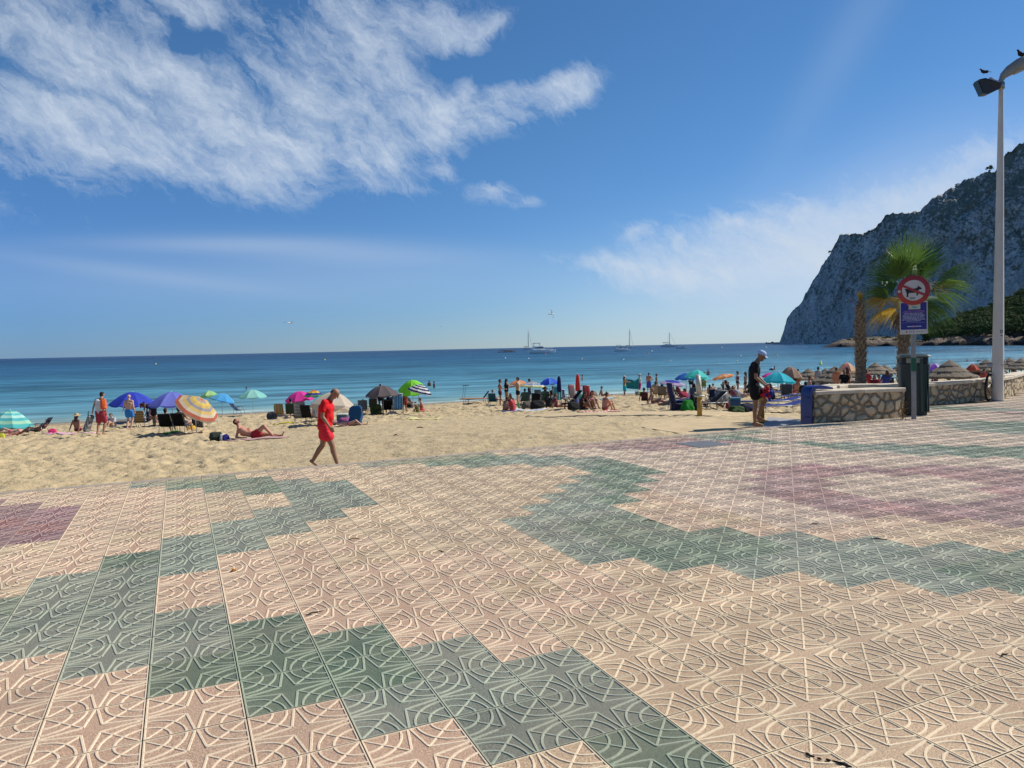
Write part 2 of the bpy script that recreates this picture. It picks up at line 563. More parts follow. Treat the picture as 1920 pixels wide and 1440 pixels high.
body = N.n('ShaderNodeHueSaturation', Value=N.mapr(sp, 0, 1, .30, 1.75), Color=at_.outputs['Color']).outputs[0]
body = N.n('ShaderNodeHueSaturation', Value=N.mapr(sp2, 0, 1, .72, 1.27), Color=body).outputs[0]
rid = N.n('ShaderNodeHueSaturation', Value=N.mapr(sp, 0, 1, .84, 1.14), Color=at_.outputs['Color']).outputs[0]
wear = N.mapr(N.noise(geo, 5.5, 5, .7, .4), .44, .66)
c0 = N.mix(N.m('MULTIPLY', N.mapr(kind, .2, .9), N.m('SUBTRACT', 1.0, N.m('MULTIPLY', wear, .40))), body, rid)
# grime: broad stains and sandy dust
st = N.mapr(N.noise(geo, .9, 6, .62, .6), .35, .72)
c0 = N.mix(N.m('MULTIPLY', st, .22), c0, (.50, .41, .29))
st2 = N.mapr(N.noise(geo, 3.1, 5, .7, .3), .60, .80)
c0 = N.mix(N.m('MULTIPLY', st2, .45), c0, (.19, .145, .10))
st4 = N.mapr(N.noise(geo, .55, 7, .68, 1.2), .50, .64)
c0 = N.mix(N.m('MULTIPLY', st4, .24), c0, (.27, .215, .165))
st3 = N.mapr(N.noise(geo, 24, 3, .6), .70, .78)
c0 = N.mix(N.m('MULTIPLY', st3, .35), c0, (.12, .10, .08))
# old gum spots, and beach sand blown over the edge
gv = N.n('ShaderNodeTexVoronoi', Vector=geo, Scale=2.3)
c0 = N.mix(N.m('MULTIPLY', N.mapr(gv.outputs['Distance'], .055, .035), N.mapr(N.noise(geo, 1.1, 2, .5), .50, .56, 0, .55)), c0, (.10, .085, .07))
yy = N.n('ShaderNodeSeparateXYZ', Vector=geo)
sandy = N.mapr(N.m('ADD', yy.outputs[1], N.m('MULTIPLY', N.m('SUBTRACT', N.noise(geo, 2.2, 6, .65), .5), 2.4)), 9.55, 10.5)
sandy = N.m('MULTIPLY', sandy, N.mapr(yy.outputs[0], 14., 12.))
c0 = N.mix(N.m('MULTIPLY', sandy, .75), c0, (.46, .36, .22))
b = N.n('ShaderNodeBsdfPrincipled', Base_Color=c0, Roughness=.72)
b.inputs['Specular IOR Level'].default_value = .3
hgt = N.noise(geo, 420, 2, .6)
bn = N.n('ShaderNodeBump', Strength=.35, Distance=.0012, Height=hgt)
N.nt.links.new(bn.outputs[0], b.inputs['Normal'])
N.n('ShaderNodeOutputMaterial', Surface=b.outputs[0])
prom = npmesh('promenade', np.concatenate(AV), np.concatenate(AF), mt, smooth=False)
att = prom.data.attributes.new('tint', 'FLOAT_COLOR', 'FACE')
cc = np.concatenate(ACOL).astype(np.float32)
att.data.foreach_set('color', cc.ravel())
tag(prom, 'patterned tiled seaside promenade with green and plum bands', kind='structure')
del AV, AF, ACOL

# bed under the joints + edge kerb
m_joint = mat('joint mortar', (.17, .13, .09), .9, .2, vscale=3.2, c2=(.02, .016, .012))
m_kerb = mat('kerb concrete', (.38, .315, .25), .85, .2, .25, 7, bump=.3)
mb = MB()
pts = [(-5.5, -1.5), (44, -1.5), (44, 16.5), (31, 16.5), (18.2, 11.66), (13.6, 11.6), (13.3, EDGE_Y-.02), (-5.5, EDGE_Y-.02)]
n = len(pts)
mb.add([(x, y, -.0042) for x, y in pts]+[(x, y, -.5) for x, y in pts], [tuple(range(n)), tuple(range(2*n-1, n-1, -1))]+[(i, i+n, (i+1) % n+n, (i+1) % n) for i in range(n)])
tag(mb.build('promenade_base', m_joint), kind='structure')
mb = MB()
x = -7.0
while x < 13.2:
    L = .8 if x+.8 < 13.2 else 13.2-x
    mb.box((x+L/2, EDGE_Y+.075, -.19), (L-.006, .12, .375), bev=.008)
    x += .8
mb.box((3.1, EDGE_Y+.08, -.9), (20.2, .1, 1.02))
tag(mb.build('promenade_kerb', m_kerb), kind='structure')

# ================================================================== SAND
gx = np.concatenate([np.linspace(-90, -26, 40)[:-1], np.arange(-26, 46, .085), np.linspace(46, 150, 60)[1:]])
gy = np.concatenate([np.arange(EDGE_Y+.02, 26, .075), np.arange(26, 44, .12), np.arange(44, 66, .4), np.linspace(66, 90, 10)])
X, Y = np.meshgrid(gx, gy)
d = Y-EDGE_Y+.10*np.clip(X-25, 0, 30)
Z = np.where(d < 48, -.62-.046*d, -.62-.046*48-.09*(d-48))
amp = np.clip((47-d)/7, .0, 1)
nz = (fbm(X*2.0, Y*2.0, 2, 3)-.5)*.10+(fbm(X*4.3+9, Y*4.3, 2, 8)-.5)*.20+(fbm(X*.33, Y*.33, 3, 12)-.5)*.22
# footprints: little pits pressed where people walk
pit = vnoise(X*3.3+5, Y*3.3, 21)
nz = nz-np.clip(pit-.66, 0, 1)*.24
Z = Z+nz*amp+(fbm(X*.12, Y*.12, 2, 31)-.5)*.10*np.clip((48-d)/10, 0, 1)
# the sand is banked up around the concrete landing and path
DM = np.hypot(np.maximum(np.abs(X-10.6)-2.3, 0), np.maximum(np.abs(Y-12.6)-3.4, 0))
Z = np.maximum(Z, -.428-.075*DM+nz*amp*.35)
ins = np.clip(1-np.hypot(np.maximum(np.abs(X-11.75)-1.3, 0), np.maximum(np.abs(Y-12.7)-2.3, 0))/.2, 0, 1)
Z = np.where(ins > 0, np.minimum(Z, -.450), Z)
ny, nx = X.shape
idx = np.arange(nx*ny).reshape(ny, nx)
F = np.stack([idx[:-1, :-1], idx[:-1, 1:], idx[1:, 1:], idx[1:, :-1]], -1).reshape(-1, 4)
ms = bpy.data.materials.new('beach sand'); ms.use_nodes = True
N = NT(ms.node_tree)
geo = N.n('ShaderNodeNewGeometry').outputs['Position']
f1 = N.mapr(N.noise(geo, 1.6, 6, .65), .3, .7)
c0 = N.mix(f1, (.385, .295, .165), (.505, .40, .235))
f2 = N.mapr(N.noise(geo, 160, 3, .7), .3, .7)
c0 = N.n('ShaderNodeHueSaturation', Value=N.mapr(f2, 0, 1, .82, 1.16), Color=c0).outputs[0]
f3 = N.mapr(N.noise(geo, 9, 4, .7), .66, .76)
c0 = N.mix(N.m('MULTIPLY', f3, .35), c0, (.20, .15, .09))
zz = N.n('ShaderNodeSeparateXYZ', Vector=geo).outputs[2]
wob = N.m('MULTIPLY', N.m('SUBTRACT', N.noise(geo, .35, 4, .6), .5), .16)
wet = N.mapr(N.m('ADD', zz, wob), SEA_Z+.28, SEA_Z+.08)
c0 = N.mix(N.m('MULTIPLY', wet, .85), c0, (.185, .14, .085))
b = N.n('ShaderNodeBsdfPrincipled', Base_Color=c0, Roughness=N.mapr(wet, 0, 1, .9, .35))
b.inputs['Specular IOR Level'].default_value = .25
bn = N.n('ShaderNodeBump', Strength=1., Distance=.055, Height=N.noise(geo, 7.5, 5, .6))
N.nt.links.new(bn.outputs[0], b.inputs['Normal'])
N.n('ShaderNodeOutputMaterial', Surface=b.outputs[0])
sand = npmesh('beach_sand', np.stack([X, Y, Z], -1).reshape(-1, 3), F, ms)
tag(sand, kind='structure')
SAND_GX, SAND_GY, SAND_Z = gx, gy, Z


def sandh(x, y):
    """height of the modelled sand surface"""
    i = int(np.clip(np.searchsorted(SAND_GX, x), 1, len(SAND_GX)-1)); j = int(np.clip(np.searchsorted(SAND_GY, y), 1, len(SAND_GY)-1))
    return float(SAND_Z[j, i]+SAND_Z[j-1, i]+SAND_Z[j, i-1]+SAND_Z[j-1, i-1])/4


# ================================================================== SEA
msea = bpy.data.materials.new('sea water'); msea.use_nodes = True
N = NT(msea.node_tree)
geo = N.n('ShaderNodeNewGeometry').outputs['Position']
sx = N.n('ShaderNodeSeparateXYZ', Vector=geo)
wv = N.n('ShaderNodeMapping', {'vector_type': 'TEXTURE'}, Vector=geo, Rotation=(0, 0, R(-8)), Scale=(3.4, 1.0, 1)).outputs[0]
patch = N.m('SUBTRACT', N.noise(N.n('ShaderNodeMapping', {'vector_type': 'TEXTURE'}, Vector=geo, Rotation=(0, 0, R(-20)), Scale=(160, 42, 1)).outputs[0], 1., 5, .6, .5), .5)
offs = N.m('SUBTRACT', sx.outputs[1], 58.)
logd = N.m('LOGARITHM', N.m('MAXIMUM', offs, 1.), 10.)
lg = N.m('ADD', logd, N.m('MULTIPLY', patch, .85))
body = N.ramp(N.m('DIVIDE', lg, 4.), [(0.0, (.19, .28, .25)), (.20, (.105, .225, .255)), (.40, (.055, .175, .24)), (.50, (.034, .125, .195)), (.60, (.018, .080, .15)), (.78, (.007, .034, .085)), (1., (.005, .024, .068))])
# posidonia meadows: darker seabed seen through the water
dk = N.mapr(patch, .02, .10)
dk = N.m('MULTIPLY', dk, N.m('MULTIPLY', N.mapr(logd, 1.35, 1.8), N.mapr(logd, 3.2, 2.6)))
body = N.mix(N.m('MULTIPLY', dk, .6), body, (.020, .075, .15))
h1 = N.noise(wv, .55, 4, .6, .2)
h2 = N.noise(wv, 2.6, 3, .6)
wv3 = N.n('ShaderNodeMapping', {'vector_type': 'TEXTURE'}, Vector=geo, Rotation=(0, 0, R(-12)), Scale=(30., 5.0, 1)).outputs[0]
h3 = N.noise(wv3, 1.0, 4, .65)
h4 = N.noise(N.n('ShaderNodeMapping', {'vector_type': 'TEXTURE'}, Vector=geo, Rotation=(0, 0, R(-6)), Scale=(420., 46., 1)).outputs[0], 1.0, 6, .7)
ripple = N.mapr(N.m('ADD', N.m('ADD', N.m('MULTIPLY', h1, .34), N.m('MULTIPLY', h3, .33)), N.m('MULTIPLY', h4, .33)), .41, .59, .45, 1.55)
body = N.n('ShaderNodeHueSaturation', Value=ripple, Color=body).outputs[0]
# foam line at the wash
fo = N.m('MULTIPLY', N.mapr(N.m('ADD', offs, N.m('MULTIPLY', N.noise(geo, .22, 4, .6), 4.)), 1.9, 1.2), N.mapr(N.noise(wv, 1.5, 4, .7), .50, .60))
body = N.mix(N.m('MULTIPLY', fo, .7), body, (.75, .78, .78))
hh = N.m('ADD', N.m('MULTIPLY', h1, 1.0), N.m('MULTIPLY', h2, .3))
bn = N.n('ShaderNodeBump', Strength=1.0, Distance=1.1, Height=hh)
df = N.n('ShaderNodeBsdfDiffuse', Color=body)
gl = N.n('ShaderNodeBsdfGlossy', Color=(.85, .93, 1., 1), Roughness=.18, Normal=bn.outputs[0])
fr = N.n('ShaderNodeFresnel', IOR=1.33, Normal=bn.outputs[0])
mx = N.n('ShaderNodeMixShader', i0=N.m('MULTIPLY', N.m('MINIMUM', fr.outputs[0], .6), .62), i1=df.outputs[0], i2=gl.outputs[0])
N.n('ShaderNodeOutputMaterial', Surface=mx.outputs[0])
mb = MB()
S = 60000
mb.add([(-S, 50, SEA_Z), (S, 50, SEA_Z), (S, S, SEA_Z), (-S, S, SEA_Z)], [(0, 1, 2, 3)])
tag(mb.build('sea', msea), kind='structure')
# land behind the camera and to the sides (reaches the horizon)
mg = mat('land ground', (.30, .26, .20), .9, .2, .3, .05)
mb = MB(); mb.add([(-S, -S, -5.2), (S, -S, -5.2), (S, 95, -5.2), (-S, 95, -5.2)], [(0, 1, 2, 3)])
tag(mb.build('ground', mg), kind='structure')
mb = MB(); mb.add([(-60, -40, -.62), (60, -40, -.62), (60, EDGE_Y-.05, -.62), (-60, EDGE_Y-.05, -.62)], [(0, 1, 2, 3)])
tag(mb.build('street_ground', mg), kind='structure')

# ================================================================== CONCRETE RAMP TO THE BEACH
mpath = mat('beach path', (.54, .42, .25), .85, .2, c2=(.43, .33, .19), vscale=2.2, bump=.3)
mgrey = mat('shower slab', (.33, .32, .31), .75, .3, c2=(.25, .25, .26), vscale=3, bump=.15)


def poly_slab(name, pts, m, th=.12):
    mb = MB(); n = len(pts)
    mb.add([tuple(p) for p in pts]+[(p[0], p[1], p[2]-th) for p in pts], [tuple(range(n)), tuple(range(2*n-1, n-1, -1))]+[(i, i+n, (i+1) % n+n, (i+1) % n) for i in range(n)])
    o = mb.build(name, m)
    bpy.context.view_layer.update()
    me = o.data
    import bmesh
    bm = bmesh.new(); bm.from_mesh(me); bmesh.ops.recalc_face_normals(bm, faces=bm.faces); bmesh.ops.triangulate(bm, faces=[f for f in bm.faces if len(f.verts) > 4]); bm.to_mesh(me); bm.free()
    tag(o, kind='structure')
    return o


def pxz(px, py, z): return tuple(at(px, py, z)[0])


poly_slab('beach_landing', [(10.1, EDGE_Y+.16, -.42), (13.2, EDGE_Y+.16, -.42), (12.9, 16.0, -.42), (11.2, 16.1, -.42), (10.2, 14.9, -.42)], mpath, .5)
poly_slab('shower_slab', [pxz(1428, 801, -.414), pxz(1520, 800, -.414), pxz(1500, 786, -.414), pxz(1440, 782, -.414)], mgrey, .3)


def drape(name, pts, m, lift=.012):
    """thin path laid over the sand: quad strip between two pixel edges"""
    c = MB(); (far, near) = pts
    F_ = [at(*p)[0] for p in far]; N_ = [at(*p)[0] for p in near]
    def fn(u, v):
        def pick(L, u):
            k = min(int(u*(len(L)-1)), len(L)-2); f = u*(len(L)-1)-k; return L[k].lerp(L[k+1], f)
        p = pick(F_, u).lerp(pick(N_, u), v)
        return (p.x, p.y, max(sandh(p.x, p.y), sandh(p.x+.2, p.y), sandh(p.x-.2, p.y), sandh(p.x, p.y+.2), sandh(p.x, p.y-.2))+lift)
    c.sheet(fn, 60, 12, 0, .05)
    o = c.build(name, m, None, True)
    return tag(o, kind='structure')


drape('beach_path', ([(1460, 783), (1380, 780), (1290, 778), (1150, 781), (990, 785)], [(1330, 806), (1280, 803), (1230, 800), (1120, 796), (985, 790)]), mpath)

# ================================================================== STONE WALLS
mst = bpy.data.materials.new('rubble masonry'); mst.use_nodes = True
N = NT(mst.node_tree)
tcg = N.n('ShaderNodeTexCoord').outputs['Object']
wn_ = N.n('ShaderNodeTexNoise', Vector=tcg, Scale=3.5, Detail=3.).outputs[1]
vv = N.n('ShaderNodeVectorMath', {'operation': 'ADD'}, i0=tcg, i1=N.n('ShaderNodeVectorMath', {'operation': 'SCALE'}, i0=wn_, Scale=.13).outputs[0]).outputs[0]
vv = N.n('ShaderNodeMapping', Vector=vv, Scale=(1, .6, 1.15)).outputs[0]
ve = N.n('ShaderNodeTexVoronoi', {'feature': 'DISTANCE_TO_EDGE'}, Vector=vv, Scale=4.6)
vc = N.n('ShaderNodeTexVoronoi', Vector=vv, Scale=4.6)
edge = N.mapr(N.m('ADD', ve.outputs['Distance'], N.m('MULTIPLY', N.m('SUBTRACT', N.noise(tcg, 9, 4, .7), .5), .10)), .05, .11)
stc = N.ramp(vc.outputs['Color'], [(0., (.46, .33, .18)), (.35, (.60, .48, .30)), (.7, (.53, .44, .30)), (1., (.64, .55, .40))])
stc = N.n('ShaderNodeHueSaturation', Value=N.mapr(N.noise(tcg, 24, 5, .7), .3, .7, .7, 1.2), Color=stc).outputs[0]
cc0 = N.mix(edge, (.24, .195, .14), stc)
b = N.n('ShaderNodeBsdfPrincipled', Base_Color=cc0, Roughness=.9)
b.inputs['Specular IOR Level'].default_value = .2
hb = N.m('ADD', N.m('MULTIPLY', N.mapr(ve.outputs['Distance'], .02, .2), 1.), N.m('MULTIPLY', N.noise(tcg, 18, 5, .7), .45))
bn = N.n('ShaderNodeBump', Strength=1., Distance=.07, Height=hb)
N.nt.links.new(bn.outputs[0], b.inputs['Normal'])
N.n('ShaderNodeOutputMaterial', Surface=b.outputs[0])
m_cop = mat('coping stone', (.60, .53, .41), .8, .25, c2=(.46, .39, .28), vscale=5, bump=.35, bscale=25)


def wall(path, hts, thick, label, cope_h=.075, over=.04, cope_seg=1.1, inner=1):
    """masonry wall following a path of (x,y) with heights; inner: side on which the thickness lies (+1 = away from camera)"""
    t = empty('stone_wall', (path[0][0], path[0][1], 0), 0, label, 'wall')
    org = Vector((path[0][0], path[0][1], 0))
    m1, m2 = MB(), MB()
    # resample
    P = []
    for (a, b, ha, hb_) in zip(path[:-1], path[1:], hts[:-1], hts[1:]):
        L = math.hypot(b[0]-a[0], b[1]-a[1]); k = max(1, int(L/.12))
        for i in range(k): P.append((a[0]+(b[0]-a[0])*i/k, a[1]+(b[1]-a[1])*i/k, ha+(hb_-ha)*i/k))
    P.append((*path[-1], hts[-1]))
    rows = []
    for i, p in enumerate(P):
        a, b = P[max(0, i-1)], P[min(len(P)-1, i+1)]
        dx, dy = b[0]-a[0], b[1]-a[1]; l = math.hypot(dx, dy); nx_, ny_ = -dy/l*inner, dx/l*inner
        rows.append((Vector((p[0], p[1], 0))-org, Vector((nx_, ny_, 0)), p[2]))
    nz_ = 7
    vs, fs = [], []
    for i, (p, nn_, h) in enumerate(rows):
        for j in range(nz_+1):
            z = -.9+.9*j/2 if j < 2 else h*(j-2)/(nz_-2)
            z = [-.9, -.02][j] if j < 2 else h*(j-2)/(nz_-2)
            bump = mnoise.noise(Vector((p.x*2.2, z*2.6, p.y)))*.028
            vs.append(p+nn_*bump+Vector((0, 0, z)))
        for j in (nz_, 0):
            vs.append(p+nn_*thick+Vector((0, 0, h if j else -.9)))
    k = nz_+3
    for i in range(len(rows)-1):
        for j in range(k-1): fs.append((i*k+j, (i+1)*k+j, (i+1)*k+j+1, i*k+j+1))
    fs.append(tuple(range(k-1, -1, -1))); fs.append(tuple((len(rows)-1)*k+j for j in range(k)))
    m1.add(vs, fs)
    m1.build('masonry', mst, t)
    # coping stones
    i = 0
    step = max(1, int(cope_seg/.12))
    while i < len(rows)-1:
        j = min(i+step, len(rows)-1)
        if len(rows)-1-j < 3: j = len(rows)-1
        (p, n1_, h1_), (q, n2_, h2_) = rows[i], rows[j]
        dv = (q-p).normalized()*.004
        jz = random.Random(i).uniform(-.006, .006)
        A, B = p-n1_*over+dv, q-n2_*over-dv
        C_, D_ = q+n2_*(thick+over)-dv, p+n1_*(thick+over)+dv
        lo = [Vector((v.x, v.y, hh+.002+jz)) for v, hh in ((A, h1_), (B, h2_), (C_, h2_), (D_, h1_))]
        ins = [n1_*.012, n2_*.012, -n2_*.012, -n1_*.012]
        mid = [v+Vector((0, 0, cope_h-.014)) for v in lo]
        top = [v+Vector((0, 0, cope_h))+w_ for v, w_ in zip(lo, ins)]
        vs = lo+mid+top
        fs = [(3, 2, 1, 0), (8, 9, 10, 11)]
        for L in (0, 4):
            for a in range(4): fs.append((L+a, L+(a+1) % 4, L+4+(a+1) % 4, L+4+a))
        m2.add(vs, fs)
        i = j
    m2.build('coping', m_cop, t)
    t.location = org
    return t


wall([(11.07, 10.27), (12.2, 10.12), (13.28, 10.04)], [.54, .54, .53], .34, 'low rubble wall with shaded stones under a pale coping, left of the sign post')
wall([(13.9, 12.6), (15.2, 11.75), (16.0, 11.52), (18.8, 11.66), (20.6, 12.25), (22.4, 13.1), (24.6, 13.7), (29, 14.3)], [.46, .46, .46, .465, .465, .465, .465, .465], .28,
     'low sunlit rubble wall curving away behind the lamp post')
wall([(11.62, 10.76), (12.9, 11.95), (14.2, 12.6)], [.52, .50, .47], .30, 'low rubble wall with pale coping at the back of the palm bed', inner=-1)
# planter soil
msoil = mat('bed sand', (.44, .34, .20), .9, .2, c2=(.30, .23, .14), vscale=5, bump=.5)
mb = MB()
mb.add([(11.45, 10.55, .48), (13.25, 10.3, .48), (14.4, 10.9, .40), (15.4, 11.9, .40), (14.2, 12.7, .40), (12.9, 11.9, .44)], [(0, 1, 2, 3, 4, 5)])
tag(mb.build('planting_bed', msoil), kind='structure')

# ================================================================== HEADLAND
mr = bpy.data.materials.new('limestone cliff'); mr.use_nodes = True
N = NT(mr.node_tree)
g = N.n('ShaderNodeNewGeometry')
geo = g.outputs['Position']
sc_ = N.n('ShaderNodeVectorMath', {'operation': 'SCALE'}, i0=geo, Scale=.01).outputs[0]
fl = N.n('ShaderNodeMapping', Vector=sc_, Scale=(2.4, 2.4, .55)).outputs[0]
rk = N.mapr(N.noise(fl, 2.2, 8, .68, .6), .3, .7)
rock = N.mix(rk, (.54, .50, .455), (.85, .80, .735))  # rock colour raised, aerial haze put into the albedo
rock = N.n('ShaderNodeHueSaturation', Value=N.mapr(N.noise(sc_, 24, 6, .75), .35, .65, .55, 1.25), Color=rock).outputs[0]
rz = N.n('ShaderNodeSeparateXYZ', Vector=geo).outputs[2]
v1 = N.noise(sc_, 15, 7, .72, .3)
v2 = N.noise(sc_, 2.0, 4, .6)
vz = N.mapr(rz, 60, 330, -.05, .11)
vf = N.mapr(N.m('ADD', N.m('ADD', v1, N.m('MULTIPLY', N.m('SUBTRACT', v2, .5), .55)), vz), .50, .56)
vegc = N.mix(N.mapr(N.noise(sc_, 40, 3, .6), .3, .7), (.10, .125, .09), (.19, .22, .15))  # scrub greens lightened too, standing in for distance haze
cc0 = N.mix(N.m('MULTIPLY', vf, .80), rock, vegc)
b = N.n('ShaderNodeBsdfPrincipled', Base_Color=cc0, Roughness=.92)
b.inputs['Specular IOR Level'].default_value = .15
hb = N.m('ADD', N.noise(fl, 9, 8, .72, .4), N.m('MULTIPLY', N.noise(sc_, 30, 5, .7), .4))
bn = N.n('ShaderNodeBump', Strength=1., Distance=6., Height=hb)
N.nt.links.new(bn.outputs[0], b.inputs['Normal'])
N.n('ShaderNodeOutputMaterial', Surface=b.outputs[0])

SIL = [(1440, 641.5), (1462, 641), (1470, 618), (1476, 596), (1490, 578), (1506, 562), (1508, 556), (1520, 538), (1540, 502), (1562, 462), (1574, 441), (1583, 438), (1622, 437), (1640, 428), (1660, 400), (1680, 398), (1720, 396), (1737, 381),
       (1765, 362), (1800, 342), (1830, 328), (1862, 316), (1872, 300), (1885, 285), (1920, 264), (1990, 232), (2080, 205), (2200, 210), (2350, 260), (2500, 330), (2650, 420), (2800, 560), (2900, 637)]


def sil(px):
    for (a, ya), (b_, yb) in zip(SIL[:-1], SIL[1:]):
        if a <= px <= b_: return ya+(yb-ya)*(px-a)/(b_-a)
    return 640


HD = 1350.


def cliff_d(px): return HD+240*max(0, 1-(px-1450)/280)+70*max(0, (px-1900)/500)


NU, NV_ = 760, 200
V = []
for iu in range(NU+1):
    u = iu/NU
    px = 1450+(2900-1450)*(u**1.25)
    d = ray(px, 640); d = Vector((d.x, d.y, 0)).normalized()
    hz = ray(px, 640)
    dist0 = cliff_d(px)
    # top height from the silhouette at its own distance
    prev = None
    SB = 25+155*min(1., (641-sil(px))/330)
    dist_top = dist0+SB
    rr_ = ray(px, sil(px))
    H_ = max(1.5, rr_.z/math.hypot(rr_.x, rr_.y)*dist_top+CAM_H-SEA_Z)
    for iv in range(NV_+1):
        v = iv/NV_
        if v <= .8:
            k = v/.8
            h = H_*k
            # set back: steep face with ledges
            sb = SB*(k**1.5*.75+.25*k)
        else:
            k = (v-.8)/.2
            h = H_*(1-k*k*.9)
            sb = SB+k*420
        dd = dist0+sb
        p = d*dd
        h_ = h/dist_top*dd if v <= .8 else h
        q = Vector((p.x*.006, p.y*.006, h_*.003))
        q2 = Vector((p.x*.02, p.y*.02, h_*.012))
        e = min(1, H_/60)*(math.sin(min(1, v/.8)*PI)**.5 if v < .8 else 0)
        q3 = Vector((p.x*.045, p.y*.045, h_*.010))
        off = (mnoise.fractal(q, .8, 2.1, 6)*30+(1-abs(mnoise.noise(q2))*2)*13+abs(mnoise.noise(q2*2.7))*10+abs(mnoise.noise(q3*1.6))*9+abs(mnoise.noise(q3*4))*4)*e
        off *= .35+.65*min(1, max(0, (px-1455)/160))
        p = p+d*off
        hh_ = h_+(mnoise.fractal(q2*2.4, .7, 2.1, 5)*8*min(1, H_/80)*min(1, k*3 if v <= .8 else 1) if v > .02 else 0)
        V.append((p.x, p.y, SEA_Z-1+hh_))
idx = np.arange((NU+1)*(NV_+1)).reshape(NU+1, NV_+1)
F = np.stack([idx[:-1, :-1], idx[1:, :-1], idx[1:, 1:], idx[:-1, 1:]], -1).reshape(-1, 4)
head = npmesh('headland_rock', V, F, mr)
tag(head, kind='structure')

# rocky foreshore and wooded hill in front of the cliff
mfs = bpy.data.materials.new('foreshore rock'); mfs.use_nodes = True
N = NT(mfs.node_tree)
geo = N.n('ShaderNodeNewGeometry').outputs['Position']
a1 = N.noise(geo, .32, 7, .75, .4)
c0 = N.ramp(a1, [(.38, (.028, .025, .022)), (.50, (.10, .085, .07)), (.56, (.36, .27, .20)), (.60, (.12, .10, .07)), (.7, (.06, .075, .03))])
zz = N.n('ShaderNodeSeparateXYZ', Vector=geo).outputs[2]
c0 = N.mix(N.mapr(N.m('ADD', zz, N.m('MULTIPLY', a1, 3.)), 2.2, .2), c0, (.035, .03, .025))
hil = N.mapr(N.m('ADD', zz, N.m('MULTIPLY', N.noise(geo, .12, 4, .6), 6.)), 5.5, 7.5)
c0 = N.mix(hil, c0, (.05, .065, .028))
b = N.n('ShaderNodeBsdfPrincipled', Base_Color=c0, Roughness=.9)
b.inputs['Specular IOR Level'].default_value = .15
bn = N.n('ShaderNodeBump', Strength=1., Distance=1.5, Height=a1)
N.nt.links.new(bn.outputs[0], b.inputs['Normal'])
N.n('ShaderNodeOutputMaterial', Surface=b.outputs[0])
# ridge line of the wooded slope in pixels
WOOD = [(1545, 648), (1560, 641), (1600, 637), (1650, 634), (1700, 632), (1735, 622), (1760, 606), (1800, 590), (1850, 572), (1900, 552), (1920, 545), (2000, 530), (2300, 500), (2700, 540)]


def wood(px):
    for (a, ya), (b_, yb) in zip(WOOD[:-1], WOOD[1:]):
        if a <= px <= b_: return ya+(yb-ya)*(px-a)/(b_-a)
    return 648


def shore_t(px):
    return 560 if px < 1700 else max(330, 560-(px-1700)*.45)


def hill_pt(px, k):
    """k=0 at the water, 1 at the ridge of the wooded slope, >1 behind it"""
    d = ray(px, 640); d = Vector((d.x, d.y, 0)).normalized()
    D0 = shore_t(px)+14*mnoise.noise(Vector((px*.03, 3, 0)))
    D1 = D0+max(40, min(240, (648-wood(px))*2.4+40))
    rr_ = ray(px, wood(px)); tan = rr_.z/math.hypot(rr_.x, rr_.y)
    H1 = max(1.0, tan*D1+CAM_H-SEA_Z-(7 if wood(px) < 628 else 0))
    k2 = min(k, 1.)
    prof = .24*min(1, k2/.05)*min(1, 7/H1*2)+(1-.24*min(1, 7/H1*2))*max(0, (k2-.05)/.95)**.9
    z = SEA_Z+H1*prof if k <= 1 else SEA_Z+H1*(1-.2*(k-1))
    p = d*(D0+(D1-D0)*k)
    return Vector((p.x, p.y, z))


NU, NV_ = 420, 46
V = []
for iu in range(NU+1):
    px = 1545+(2700-1545)*(iu/NU)**1.2
    taper = min(1, (px-1545)/30)
    for iv in range(NV_+1):
        k = -.06+1.9*(iv/NV_)**1.4
        p = hill_pt(px, max(0, k))
        if k < 0: p.z = SEA_Z-1.5
        nz1 = mnoise.fractal(Vector((p.x*.09, p.y*.09, 0)), .9, 2.1, 5)
        nz1 += abs(mnoise.noise(Vector((p.x*.25, p.y*.25, 4))))*.9
        p.z = SEA_Z+(p.z-SEA_Z)*taper+(nz1*1.9*(1 if k > .01 else .4))*(.3+.7*taper)
        p.x += mnoise.noise(Vector((p.x*.15, p.y*.15, 5)))*3; p.y += mnoise.noise(Vector((p.x*.15, p.y*.15, 9)))*3
        V.append(tuple(p))
idx = np.arange((NU+1)*(NV_+1)).reshape(NU+1, NV_+1)
F = np.stack([idx[:-1, :-1], idx[1:, :-1], idx[1:, 1:], idx[:-1, 1:]], -1).reshape(-1, 4)
tag(npmesh('rocky_shore', V, F, mfs), kind='structure')

# pines on the slope
mleaf = mat('pine foliage', (.15, .19, .055), .8, .2, c2=(.04, .07, .022), vscale=.9)
mbark = mat('pine bark', (.10, .07, .045), .9, .2, .3, 4)


